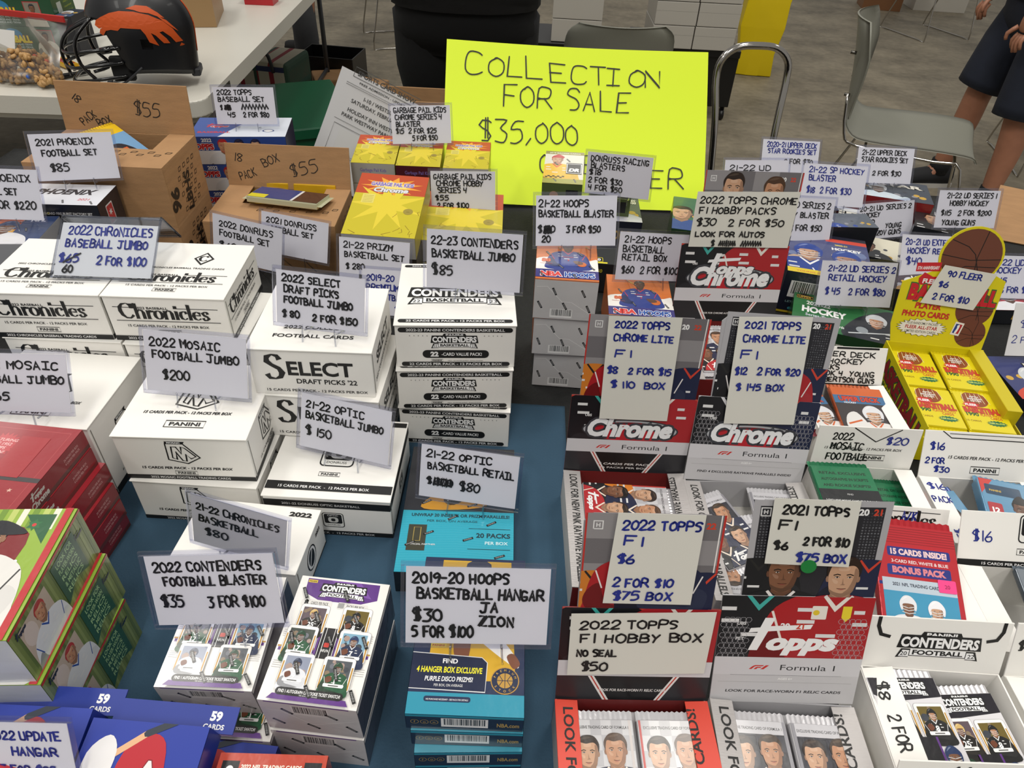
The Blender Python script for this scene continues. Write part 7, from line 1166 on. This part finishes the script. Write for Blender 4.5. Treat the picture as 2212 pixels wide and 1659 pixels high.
raw('horse_emblem', ov, of, mat('emblem_orange', '#d2561c', .5), hel)
tube('stripe', hel, [hpt(0, 1.25 - .1 * i, 1.004) if i < 12 else hpt(math.pi, (i - 12) * .1, 1.004) for i in range(33)], .005, mat('emblem_orange', '', .5), k=1, flat=.3)
CG = mat('cage_black', '#08080a', .18, coat=.5)
for z, zo, xw in ((.118, 0, .245), (.075, .0, .25), (.035, -.005, .235)): tube('cage_bar', hel, [(.03, -.108, z + .02), (.12, -.105, z + .01), (.19, -.075, z), (xw - .03, 0, z + zo), (.19, .075, z), (.12, .105, z + .01), (.03, .108, z + .02)], .0055, CG)
for y in (-.025, .025): tube('cage_bar', hel, [(.10, y, .205), (.185, y, .165), (.218, y, .11), (.212, y, .04)], .0055, CG)
for y in (-1, 1): tube('cage_bar', hel, [(.095, y * .07, .215), (.15, y * .095, .16), (.155, y * .098, .09), (.12, y * .10, .035), (.17, y * .075, .02)], .0055, CG)
for y in (-1, 1): tube('cage_clip', hel, [(.055, y * .112, .135), (.085, y * .112, .13)], .010, CG, k=1)
tube('chin_strap', hel, [(-.02, -.108, .08), (.05, -.10, .03), (.10, -.05, .012), (.11, 0, .012), (.10, .05, .012), (.05, .10, .03), (-.02, .108, .08)], .012, mat('strap_grey', '#2b2c30', .6), flat=.3)
box('rear_bumper', hel, -.178, -.150, -.04, .04, .028, .052, mat('strap_grey', '', .6), .004)
for s in (-1, 1): box('jaw_pad', hel, .01, .075, s * .085 - .012, s * .085 + .012, .035, .11, mat('pad_black', '#101012', .7), .008, seg=3)
# green sealed baseball boxes
def a_score(w, d, h):
    F = Art(w, h, '#1f4f34'); F.e(w * .34, h * .66, 30, 22, '#2f86b8'); F.t('BASEBALL', w * .34, h * .42, h * .24, '#e6d62c', w=w * .42, b=.06, out='#a8323a', ob=.04)
    for i in range(3): F.t('PLAYER CARDS AND TRIVIA', w * .34, h * (.3 - .1 * i), h * .07, '#cfdbe0', w=w * .4)
    for x in (.0, .64): F.r(w * x, h * .06, w * .2, h * .84, '#b8303a'); F.r(w * x + 2, h * .09, w * .2 - 4, h * .78, '#8d8478'); bust(F, w * (x + .1), h * .5, h * .28, '#d9d6cc', SK[1], '#24303c')
    R = Art(d, h, '#2a5a3c'); R.r(d * .2, h * .2, d * .2, h * .6, '#b9c4bc'); [R.t('COLLECTOR SET', d * .7, h * (.7 - .18 * i), 4, '#a9b83c', w=d * .36) for i in range(3)]; return dict(front=F, right=R)
for i, (z, l) in enumerate(((TT, 'lower green baseball card box behind the snack bag'), (TT + .083, 'middle green baseball card box behind the snack bag'), (TT + .166, 'upper green baseball card box behind the snack bag'))): carton(None, 'baseball_box', l, a_score, 'green baseball boxes', color='#24503a', q=[-1.654 - .012 * i, 2.477, z, math.radians(5), 0, 0, .25, .15, .082], ink_=INKW)
carton(None, 'red_box', 'small red box on top of the green baseball boxes', None, color='#b3202a', q=[-1.65, 2.4, TT + .249, math.radians(5), 0, 0, .09, .1, .05])
carton(None, 'red_box', 'small red box at the far end of the white table', None, color='#b3222c', q=[-1.156, 3.315, TT, math.radians(2), 0, 0, .12, .09, .06])
q = [-1.332, 2.891, TT, math.radians(14), 0, 0, .28, .28, .20]; carton(None, 'shipping_carton', 'plain brown shipping carton on the white table behind the helmet', None, color='#9c7d55', q=q, bev=.002)
carton(None, 'baseball_box', 'dark card box standing between the green boxes and the helmet', misc('#1c2434', '#3a4a6a', '', 1), color='#1c2434', q=[-1.512, 2.475, TT, math.radians(-3), 0, 0, .055, .10, .12])
# snack bag
BM = Matrix.Translation((-1.524, 2.174, TT)) @ Matrix.Rotation(math.radians(-12), 4, 'Z') @ Matrix.Scale(1.1, 4); bag = empty('snack_bag', BM, 'zip bag of peanuts and candy with a red seal, on the white table', 'bag')
vs = []; fs = []; nx, nz = 16, 12
for k in (-1, 1):
    for j in range(nz + 1):
        for i in range(nx + 1):
            u, v = i / nx, j / nz; b = math.sin(math.pi * u) ** .6 * (math.sin(math.pi * min(1, v * 1.0) ** .6) if v < 1 else 0); x = (u - .5) * .26; lean = .09 * v
            vs.append((x, k * .045 * b * (1.25 - v) + lean + .01 * math.sin(9 * u + 5 * v), .002 + .15 * v + .012 * abs(u - .5) * (1 if v < .2 else 0)))
N = (nx + 1) * (nz + 1)
for j in range(nz):
    for i in range(nx): a = j * (nx + 1) + i; fs += [(a, a + 1, a + nx + 2, a + nx + 1), (N + a, N + a + nx + 1, N + a + nx + 2, N + a + 1)]
raw('bag_film', vs, fs, clear('bag_plastic', '#efeeea', .14, .25), bag, smooth=True)
box('zip_seal', bag, -.132, .132, .083, .089, .146, .162, mat('seal_red', '#c0302c', .35), .001)
box('bag_label', bag, -.08, .0, -.012, -.011, .085, .13, mat('label_white', '#d8d6d2', .5), 0, M=Matrix.Rotation(math.radians(-25), 4, 'X'))
random.seed(21); vs = []; fs = []
def blob(vs, fs, c, r, M3):
    b = len(vs); 
    for j in range(5):
        for i in range(6): th, ph = math.pi * j / 4, 2 * math.pi * i / 6; vs.append(Vector(c) + M3 @ Vector((r[0] * math.sin(th) * math.cos(ph), r[1] * math.sin(th) * math.sin(ph), r[2] * math.cos(th))))
    for j in range(4):
        for i in range(6): fs.append((b + j * 6 + i, b + (j + 1) * 6 + i, b + (j + 1) * 6 + (i + 1) % 6, b + j * 6 + (i + 1) % 6))
from mathutils import Euler
cols = {'peanuts': ('#b58d58', 420), 'orange_candies': ('#c9542c', 12), 'blue_candies': ('#2c5cb8', 6), 'brown_candies': ('#4a2c1c', 14)}
for nme, (c, n) in cols.items():
    vs = []; fs = []
    for i in range(n): x = random.uniform(-.115, .115); z = random.random() ** 1.2 * .07 * (1 - (x / .13) ** 2) + .010; y = random.uniform(-.026, .026) + .03 * z / .06; blob(vs, fs, (x, y, z), (.0105, .0062, .0062) if nme == 'peanuts' else (.0065, .0065, .005), Euler([random.random() * 6 for _ in range(3)]).to_matrix())
    o = raw(nme, vs, fs, mat(nme, c, .5), bag, smooth=True); o['kind'] = 'stuff'
pack('crumpled yellow and red candy wrapper between the snack bag and the helmet', at(-1.452, 2.344, TT, 60, 6, 8), lambda A: (A.r(0, 0, A.w, A.h, '#e0b424'), A.rr(4, 6, A.w - 8, A.h - 22, 4, '#a8302c'), A.t('CANDY', A.w / 2, A.h * .4, 5, '#eee', w=A.w * .6, b=.04)), .045, .08, .012, '#e0b424', cat='wrapper')
o = tube('marker_pen', None, [(-1.443, 2.214, TT + .008), (-1.4, 2.262, TT + .008), (-1.371, 2.297, TT + .008)], [.008, .008, .006, .005], BLACKM, k=2); tag(o, 'black marker pen lying beside the helmet', 'pen')
# ------------------------------------------------------------------ chairs
SHELL = mat('chair_shell', '#85857a', .5, bump=.1, bscale=300)
def chair(M, label, arms=False):
    c = empty('stacking_chair', M, label, 'chair', 'grey shell chairs')
    prof = [(.235, .425, .20), (.21, .448, .215), (.12, .452, .222), (0, .447, .222), (-.12, .440, .215), (-.185, .446, .20), (-.225, .49, .185), (-.24, .56, .19), (-.252, .64, .205), (-.268, .72, .215), (-.285, .79, .205), (-.297, .825, .165)]
    pr = smooth_pts([(a, b, w_) for a, b, w_ in prof], 3); vs = []; fs = []; nu = 12; n = len(pr)
    for k in (0, 1):
        for i, p in enumerate(pr):
            t = (pr[min(i + 1, n - 1)] - pr[max(i - 1, 0)]); nx_, nz_ = t.z * 0 + t.y, -t.x; l = math.hypot(nx_, nz_); nx_, nz_ = nx_ / l, nz_ / l
            back = max(0, (p.y - .5) / .3)
            for j in range(nu + 1): u = j / nu * 2 - 1; cup = .018 * u * u * (1 - back) + .055 * u * u * min(1, back * 1.4); vs.append((p.x + cup * (1 if back else 0) + nx_ * -.006 * k, u * p.z, p.y + (cup if not back else 0) - nz_ * -.006 * k * -1))
    N = n * (nu + 1)
    for i in range(n - 1):
        for j in range(nu): a = i * (nu + 1) + j; fs += [(a, a + nu + 1, a + nu + 2, a + 1), (N + a, N + a + 1, N + a + nu + 2, N + a + nu + 1)]
    for i in range(n - 1):
        for j in (0, nu): a = i * (nu + 1) + j; fs.append((a, a + nu + 1, N + a + nu + 1, N + a))
    for j in range(nu): fs.append((j, j + 1, N + j + 1, N + j)); a = (n - 1) * (nu + 1) + j; fs.append((a, a + 1, N + a + 1, N + a))
    sh = raw('seat_shell', vs, fs, SHELL, c, smooth=True)
    for s in (-1, 1): tube('wire_frame', c, [(-.245, s * .20, .60), (-.215, s * .215, .47), (-.16, s * .222, .435), (.10, s * .222, .43), (.19, s * .222, .42), (.24, s * .235, .20), (.27, s * .245, .012), (.2, s * .245, .008), (-.2, s * .245, .008), (-.27, s * .245, .012), (-.2, s * .235, .22), (-.13, s * .222, .42)], .0055, CHROME, k=3, seg=6)
    for x in (-.13, .17): tube('cross_wire', c, [(x, -.222, .428), (x, .222, .428)], .005, CHROME, k=1, seg=6)
    for s in (-.14, .14):
        for x, z in ((-.245, .58), (-.268, .72)): tube('rivet', c, [(x + .008, s, z), (x - .012, s, z)], .006, STEEL, k=1)
        tube('rivet', c, [(.19, s, .446), (.19, s, .456)], .006, STEEL, k=1)
    return c
chair(Matrix.Translation((1.56, 2.945, 0)) @ Matrix.Rotation(math.radians(-24), 4, 'Z') @ Matrix.Scale(1.08, 4), 'grey plastic shell chair alone on the open floor, beside the man in shorts')
chair(Matrix.Translation((0.342, 3.213, 0)) @ Matrix.Rotation(math.radians(92), 4, 'Z'), 'grey plastic shell chair seen from behind, above the yellow poster')
chair(Matrix.Translation((3.502, 6.997, 0)) @ Matrix.Rotation(math.radians(-70), 4, 'Z'), 'grey chair far back, only its bent wire legs in view at the top')
chair(Matrix.Translation((2.958, 3.985, 0)) @ Matrix.Rotation(math.radians(-100), 4, 'Z'), 'grey chair at the right edge of the photo, behind the man in shorts')
chair(Matrix.Translation((-0.969, 5.89, 0)) @ Matrix.Rotation(math.radians(200), 4, 'Z'), 'grey chair far back, its dark legs between the two standing people')
# hand truck
ht = empty('hand_truck', Matrix.Translation((0.805, 2.506, 0)) @ Matrix.Rotation(math.radians(6), 4, 'Z'), 'chrome hand truck with a tall U-shaped handle, behind the tables', 'hand truck')
tube('handle', ht, [(-.095, -.06, .05), (-.10, .02, .30), (-.115, .10, .60), (-.128, .145, .735), (-.118, .155, .80), (-.07, .16, .838), (0, .16, .845), (.07, .16, .838), (.118, .155, .80), (.128, .145, .735), (.115, .10, .60), (.10, .02, .30), (.095, -.06, .05)], .0125, CHROME, k=4, seg=10)
box('toe_plate', ht, -.17, .17, -.26, -.06, .02, .03, STEEL, .002)
for s in (-1, 1): tube('wheel', ht, [(s * .15, .0, .065), (s * .18, .0, .065)], .063, BLACKM, k=1, seg=20)
tube('axle', ht, [(-.17, 0, .065), (.17, 0, .065)], .008, STEEL, k=1)
# stacks of white storage boxes, cart, bag, crates
for i in range(2):
    for j in range(4): carton(None, 'storage_box', 'white cardboard storage box, %s column, %s' % (('left', 'right')[i], ('bottom of the pile', 'second up', 'third up', 'top of the pile')[j]), lambda w, d, h: dict(front=(lambda A: (A.r(0, h * .6, w, .8, '#8d8a84'), A)[-1])(Art(w, h))), 'white storage boxes', color='#b3afa6', q=[0.806 + .238 * i + .003 * (j % 2), 4.382, .405 + .121 * j, 0, 0, 0, .232, .35, .118], bev=.003)
bx = empty('black_cart', Matrix.Translation((0.919, 4.405, 0)), 'low black cart under the pile of white storage boxes', 'cart'); box('deck', bx, -.30, .30, 0, .45, .36, .403, BLACKM, .004); box('side_panel', bx, -.30, .30, .02, .04, .08, .36, BLACKM, .002)
for x in (-.27, .27):
    for y in (.04, .41): tube('post', bx, [(x, y, .05), (x, y, .36)], .015, BLACKM, k=1); tube('caster', bx, [(x - .012, y, .032), (x + .012, y, .032)], .031, BLACKM, k=1, seg=14)
for j in range(3): carton(None, 'storage_box', 'white storage box behind the grey chair back, %s' % ('lowest', 'second', 'third')[j], None, 'white boxes behind the chair back', color='#b3afa6', q=[0.261, 4.401, .405 + .121 * j, math.radians(-2), 0, 0, .28, .35, .118], bev=.003)
b2 = empty('black_cart', Matrix.Translation((0.261, 4.376, 0)), 'low black cart hidden behind the grey chair back', 'cart'); box('deck', b2, -.22, .22, 0, .45, .36, .403, BLACKM, .004)
for x in (-.19, .19):
    for y in (.04, .41): tube('post', b2, [(x, y, .0), (x, y, .36)], .015, BLACKM, k=1)
yb = empty('yellow_tote_bag', Matrix.Translation((1.616, 5.499, 0)) @ Matrix.Rotation(math.radians(-8), 4, 'Z'), 'bright yellow tote bag standing on the floor by the white storage boxes', 'bag'); YB_ = mat('tote_yellow', '#e0c404', .45, bump=.35, bscale=14)
bm = bmesh.new(); rows = []
for k, (hw, hd, z) in enumerate(((.125, .09, .003), (.13, .10, .15), (.14, .11, .32), (.15, .11, .48), (.16, .105, .60))):
    rows.append([bm.verts.new((sx * hw + .012 * math.sin(k * 3 + sx), sy * hd, z)) for sx, sy in ((-1, -1), (-.3, -1.05), (.3, -1), (1, -1), (1, 1), (-1, 1))])
for a, b in zip(rows, rows[1:]):
    for i in range(6): bm.faces.new((a[i], a[(i + 1) % 6], b[(i + 1) % 6], b[i]))
bm.faces.new(rows[0][::-1]); bmo('bag_body', bm, YB_, yb, None, .006, 2, True)
for s in (-1, 1): tube('handle', yb, [(-.08, s * .118, .56), (-.07, s * .12, .74), (0, s * .12, .80), (.07, s * .12, .74), (.08, s * .118, .56)], .010, YB_, flat=.3)
box('white_contents', yb, -.09, .09, -.07, .07, .3, .62, mat('label_white', '', .5), .01)
carton(None, 'shipping_carton', 'brown box far back behind the grey chair, at the top edge', None, color='#7a5232', q=[3.448, 7.884, 0, math.radians(-10), 0, 0, .36, .3, .26], bev=.003)
carton(None, 'storage_box', 'long white box far back beside the brown box at the top', None, color='#b9b4aa', q=[4.051, 7.956, 0, math.radians(-4), 0, 0, .5, .3, .16], bev=.003)
carton(None, 'storage_box', 'white box with a black stripe on the floor at the right edge of the photo', lambda w, d, h: dict(left=(lambda A: (A.pl([d * .3, h * .3, d * .7, h * .7, d * .7, h * .9, d * .3, h * .5], '#222'), A)[-1])(Art(d, h))), color='#b9b6ae', q=[3.357, 4.441, 0, math.radians(12), 0, 0, .3, .4, .22], bev=.003)
o = plate('cardboard_sheet', None, [(0, 0), (.22, 0), (.20, .14), (.02, .15)], .003, KRAFT); o.matrix_world = at(1.04, 1.48, .752, -20, -60); tag(o, 'loose brown cardboard flap behind the rightmost price cards', 'cardboard')
# items on the floor behind the tables
gc = empty('green_crate', Matrix.Translation((-1.049, 3.132, 0)) @ Matrix.Rotation(math.radians(25), 4, 'Z'), 'dark green plastic crate on the floor between the two tables', 'crate'); GR = mat('crate_green', '#0f5a3c', .4)
for a in ((-.25, .25, -.3, -.29), (-.25, .25, .29, .3), (-.25, -.24, -.29, .29), (.24, .25, -.29, .29)): box('side_panel', gc, *a, 0, .38, GR, .002)
box('lid_panel', gc, -.26, .26, -.31, .31, .38, .40, GR, .004); box('crate_rim', gc, -.27, .27, -.32, -.31, .36, .40, GR, .002)
def plaid():
    m = bpy.data.materials.new('plaid_cloth'); m.use_nodes = True; nt = m.node_tree; b = nt.nodes['Principled BSDF']; tc = nt.nodes.new('ShaderNodeTexCoord'); last = None
    rgb = (*lin('#b9b5a4'), 1); prev = None
    for ax, sc_, c, th in ((0, 11, '#8a1f2c', .3), (2, 9, '#26305a', .25), (0, 5.5, '#2c4a3a', .1)):
        sp = nt.nodes.new('ShaderNodeSeparateXYZ'); nt.links.new(tc.outputs['Object'], sp.inputs[0]); mu = nt.nodes.new('ShaderNodeMath'); mu.operation = 'MULTIPLY'; mu.inputs[1].default_value = sc_; nt.links.new(sp.outputs[ax], mu.inputs[0])
        fr = nt.nodes.new('ShaderNodeMath'); fr.operation = 'FRACT'; nt.links.new(mu.outputs[0], fr.inputs[0]); lt = nt.nodes.new('ShaderNodeMath'); lt.operation = 'LESS_THAN'; lt.inputs[1].default_value = th; nt.links.new(fr.outputs[0], lt.inputs[0])
        mx = nt.nodes.new('ShaderNodeMix'); mx.data_type = 'RGBA'; nt.links.new(lt.outputs[0], mx.inputs['Factor']); mx.inputs['B'].default_value = (*lin(c), 1)
        if prev: nt.links.new(prev, mx.inputs['A'])
        else: mx.inputs['A'].default_value = rgb
        prev = mx.outputs['Result']
    nt.links.new(prev, b.inputs['Base Color']); b.inputs['Roughness'].default_value = .7; return m
pb = box('plaid_bag', None, -.28, .20, 0, .34, 0, .27, plaid(), .03, seg=3); pb.matrix_world = at(-1.556, 4.187, .002, -8); tag(pb, 'red, white and blue plaid bag on the floor under the white table edge', 'bag')
tube('handle', pb, [(-.12, .0, .22), (-.1, -.015, .33), (0, -.02, .36), (.1, -.015, .33), (.12, 0, .22)], .01, mat('strap_grey', '', .6))
bb = empty('black_bin', Matrix.Translation((-1.26, 4.80, 0)) @ Matrix.Rotation(math.radians(-6), 4, 'Z') @ Matrix.Scale(.7, 4), 'open black bin on the floor beyond the plaid bag', 'bin')
for a in ((-.26, .26, -.2, -.19), (-.26, .26, .19, .2), (-.26, -.25, -.19, .19), (.25, .26, -.19, .19)): box('side_panel', bb, *a, 0, .26, BLACKM, .003)
box('bottom_panel', bb, -.25, .25, -.19, .19, 0, .01, BLACKM, 0)
o = box('paper_bag', None, -.12, .12, 0, .22, 0, .12, KRAFT2, .01, seg=2); o.matrix_world = at(-1.158, 4.428, .002, 20); tag(o, 'crumpled brown paper bag leaning by the black bin', 'bag')
o = box('paper_bag', None, -.12, .12, 0, .14, 0, .18, KRAFT, .012, seg=2); o.matrix_world = at(-0.954, 4.184, .002, -15); tag(o, 'brown paper bag lying in front of the black bin', 'bag')
wb = empty('work_box', Matrix.Translation((-.28, 2.50, .10)), 'open brown cardboard box on a black stand behind the poster', 'box'); box('back_panel', wb, -.28, .30, .12, .126, .50, .56, KRAFT, .001); box('front_panel', wb, -.28, .30, 0, .006, .50, .55, KRAFT, .001); box('side_panel', wb, -.28, -.274, .006, .12, .50, .55, KRAFT, .001); box('side_panel', wb, .294, .30, .006, .12, .50, .55, KRAFT, .001); box('black_stand', wb, -.29, .31, -.02, .14, -.10, .50, BLACKM, .005)
# ------------------------------------------------------------------ people
def skin_body(name, verts, edges, radii, m, parent, root=0, sub=2):
    me = bpy.data.meshes.new(name); me.from_pydata(verts, edges, []); o = bpy.data.objects.new(name, me); COL.objects.link(o); me.materials.append(m); o.parent = parent
    md = o.modifiers.new('skin', 'SKIN'); md.use_smooth_shade = True
    for i, r in enumerate(radii): me.skin_vertices[0].data[i].radius = r if isinstance(r, tuple) else (r, r)
    me.skin_vertices[0].data[root].use_root = True; s = o.modifiers.new('sub', 'SUBSURF'); s.levels = sub; s.render_levels = sub; return o
SKM = mat('skin', '#a9745a', .5, bump=.1, bscale=200, var=.1, vscale=25)
def person(M, label, top, bottom, shoe, shorts=False, hair='#2c2018', hands=((.10, -.27, .80), (.16, .22, .80)), sole='#c9c6c0', wide=1.0, long=False, feet=((.02, -.11), (-.10, .12)), cargo=None):
    p = empty('person', M, label, 'person'); W = wide
    V = [(0, 0, .95), (0, 0, 1.10), (0, 0, 1.30), (0, 0, 1.46), (.01, 0, 1.53), (.02, 0, 1.62), (.02, 0, 1.72)]; E = [(i, i + 1) for i in range(6)]; Rr = [(.13, .15), (.125, .145), (.13, .16), (.08, .10), (.052, .052), (.082, .074), (.07, .068)]
    def add(pts, rs, frm):
        b = len(V)
        for i, (q_, r_) in enumerate(zip(pts, rs)): V.append(q_); Rr.append(r_); E.append((frm if i == 0 else b + i - 1, b + i))
    legs = []
    for s, (fx, fy) in zip((-1, 1), feet): hip = (0, s * .095 * W, .88); kn = (fx * .5 + .03, (s * .095 * W + fy) / 2, .50); an = (fx, fy, .09); legs.append((hip, kn, an)); add([hip, kn, (fx * .75 + .0, fy * .8 + s * .02, .33), an, (fx + .05, fy, .045), (fx + .14, fy, .035)], [.09, .060, .062, .040, .042, .035], 0)
    arms_ = []
    for s, hnd in zip((-1, 1), hands): sh = (0, s * .19, 1.43); elb = (-.02, s * .27, 1.13); wr = (hnd[0], hnd[1], hnd[2] + .07); arms_.append((sh, elb, wr)); add([sh, elb, wr, hnd], [.055, .045, .028, (.016, .038)], 3)
    skin_body('body', V, E, Rr, SKM, p)
    for s, hnd in zip((-1, 1), hands):
        hx, hy, hz = hnd
        for f, (dy, ln_) in enumerate(((-.03, .062), (-.01, .075), (.01, .07), (.03, .055))): tube('finger', p, [(hx, hy + dy * .8, hz - .005), (hx + .012, hy + dy, hz - ln_ * .5), (hx + .002, hy + dy, hz - ln_)], [.0095, .0085, .0065], SKM, k=2, seg=6)
        tube('thumb', p, [(hx + .01, hy - s * .03, hz + .02), (hx + .035, hy - s * .045, hz - .01), (hx + .03, hy - s * .045, hz - .035)], [.011, .009, .007], SKM, k=2, seg=6)
    tm = mat('cloth' + top, top, .9, bump=.2, bscale=60); bmt = mat('cloth' + bottom, bottom, .9, bump=.25, bscale=50, var=.15, vscale=14)
    def loft(name, rings, m, n=20):
        vs = []; fs = []
        for z, cx, rx, ry in rings:
            for i in range(n): t = 2 * math.pi * i / n; vs.append((cx + rx * math.copysign(abs(math.cos(t)) ** .85, math.cos(t)), ry * math.copysign(abs(math.sin(t)) ** .85, math.sin(t)), z))
        for k in range(len(rings) - 1):
            for i in range(n): fs.append((k * n + i, k * n + (i + 1) % n, (k + 1) * n + (i + 1) % n, (k + 1) * n + i))
        fs += [tuple(range(n))[::-1], tuple(range((len(rings) - 1) * n, len(rings) * n))]; return raw(name, vs, fs, m, p, None, True)
    loft('shirt', [(.90, 0, .155 * W, .20 * W), (.98, 0, .158 * W, .20 * W), (1.10, 0, .155 * W, .195 * W), (1.25, 0, .155 * W, .20 * W), (1.38, 0, .14 * W, .205 * W), (1.45, 0, .105, .165), (1.50, .005, .065, .075)], tm)
    for s, (sh, elb, wr) in zip((-1, 1), arms_):
        mid = tuple((a + c_) / 2 for a, c_ in zip(sh, elb)); up_ = (sh[0], sh[1] * .8, sh[2] - .01)
        tube('sleeve', p, [up_, sh, mid] + ([elb, (wr[0], wr[1], wr[2] + .02)] if long else []), [.075, .078, .07] + ([.062, .045] if long else []), tm, k=3, seg=14)
    loft('shorts' if shorts else 'trousers', [(.74, .0, .10 * W, .165 * W), (.82, 0, .135 * W, .195 * W), (.90, 0, .145 * W, .19 * W), (.985, 0, .142 * W, .185 * W)], bmt)
    for s, (hip, kn, an) in zip((-1, 1), legs):
        y0 = s * .095 * W
        if shorts: tube('short_leg', p, [(0, y0, .86), (kn[0] * .5, y0 * .9 + kn[1] * .2, .70), (kn[0], kn[1] * 1.05, .50 if s < 0 else .455)], [.105 * W, .105 * W, .108], bmt, k=4, seg=18)
        else: tube('trouser_leg', p, [(0, y0, .86), (kn[0] * .5, (y0 + kn[1]) / 2, .68), kn, (an[0], an[1], .3), (an[0], an[1], .09)], [.105 * W, .10 * W, .082 * (W + 1) / 2, .078, .082], bmt, k=3, seg=16)
    for s, (fx, fy) in zip((-1, 1), feet):
        bm = bmesh.new(); sec = [(-.075, .034, .085), (-.03, .040, .095), (.05, .044, .075), (.13, .048, .055), (.19, .040, .045), (.215, .02, .035)]; rows = []
        for x, hw, hh in sec: rows.append([bm.verts.new((fx + x, fy + y * hw, .02 + z * hh)) for y, z in ((-1, 0), (-1, .45), (-.6, .9), (0, 1), (.6, .9), (1, .45), (1, 0))])
        for a, b in zip(rows, rows[1:]):
            for i in range(7): bm.faces.new((a[i], a[(i + 1) % 7], b[(i + 1) % 7], b[i]))
        bm.faces.new(rows[0]); bm.faces.new(rows[-1][::-1]); bmo('shoe', bm, mat('shoe' + shoe, shoe, .7), p, None, 0, 1, True)
        plate('shoe_sole', p, [(fx + a, fy + b) for a, b in ((-.082, -.036), (.05, -.048), (.15, -.05), (.222, -.02), (.222, .02), (.15, .05), (.05, .048), (-.082, .036))], .024, mat('sole' + sole, sole, .6), M=Matrix(((1, 0, 0, 0), (0, 0, 1, 0), (0, 1, 0, 0), (0, 0, 0, 1))))
        if shorts: tube('sock', p, [(fx, fy, .07), (fx - .002, fy, .135)], .047, mat('sock_black', '#101012', .9), k=1, seg=14)
    hm = mat('hair' + hair, hair, .8, bump=.5, bscale=90); bm = bmesh.new(); bmesh.ops.create_uvsphere(bm, u_segments=20, v_segments=14, radius=.1)
    for v in list(bm.verts):
        if v.co.z < -.02 and v.co.x > -.03 or v.co.z < -.06: bm.verts.remove(v)
    for v in bm.verts: v.co.z *= 1.12; v.co.y *= .86
    bmo('hair', bm, hm, p, Matrix.Translation((.012, 0, 1.70)), 0, 1, True)
    for s in (-1, 1):
        for nme, r, x, z, mm in (('eye', .011, .092, 1.675, mat('eye_white', '#e4e0da', .3)), ('iris', .0055, .101, 1.675, mat('eye_iris', '#2a1a10', .3))):
            bm = bmesh.new(); bmesh.ops.create_uvsphere(bm, u_segments=10, v_segments=8, radius=r); bmo(nme, bm, mm, p, Matrix.Translation((x, s * .03, z)), 0, 1, True)
        bm = bmesh.new(); bmesh.ops.create_uvsphere(bm, u_segments=10, v_segments=8, radius=.026)
        for v in bm.verts: v.co.y *= .35
        bmo('ear', bm, SKM, p, Matrix.Translation((.01, s * .078, 1.665)), 0, 1, True)
    tube('nose', p, [(.088, 0, 1.685), (.108, 0, 1.655), (.098, 0, 1.640)], [.008, .013, .012], SKM, k=2); tube('mouth', p, [(.090, -.022, 1.610), (.100, 0, 1.608), (.090, .022, 1.610)], .005, mat('lips', '#8d4f42', .5), k=2, flat=.6)
    return p
person(Matrix.Translation((-0.237, 2.854, 0)) @ Matrix.Rotation(math.radians(90), 4, 'Z'), 'person in black shirt and black trousers standing behind the yellow poster', '#0b0b0d', '#08090c', '#141416', wide=1.35, long=True, hands=((.22, -.16, 1.16), (.22, .16, 1.16)), feet=((0, -.15), (.02, .15)))
person(Matrix.Translation((2.242, 3.445, 0)) @ Matrix.Rotation(math.radians(182), 4, 'Z'), 'person in navy shorts and black shoes standing behind the empty grey chair', '#0d0d10', '#1b2130', '#15161a', shorts=True, hands=((.22, -.14, .86), (.20, .16, .80)), feet=((.10, -.16), (.02, .17)), wide=1.15)
person(Matrix.Translation((-1.50, 5.22, 0)) @ Matrix.Rotation(math.radians(150), 4, 'Z'), 'person in grey jeans beyond the white table, one black shoe forward', '#202226', '#3e3f42', '#101012', feet=((.14, -.10), (-.10, .14)), sole='#2a2a2c')
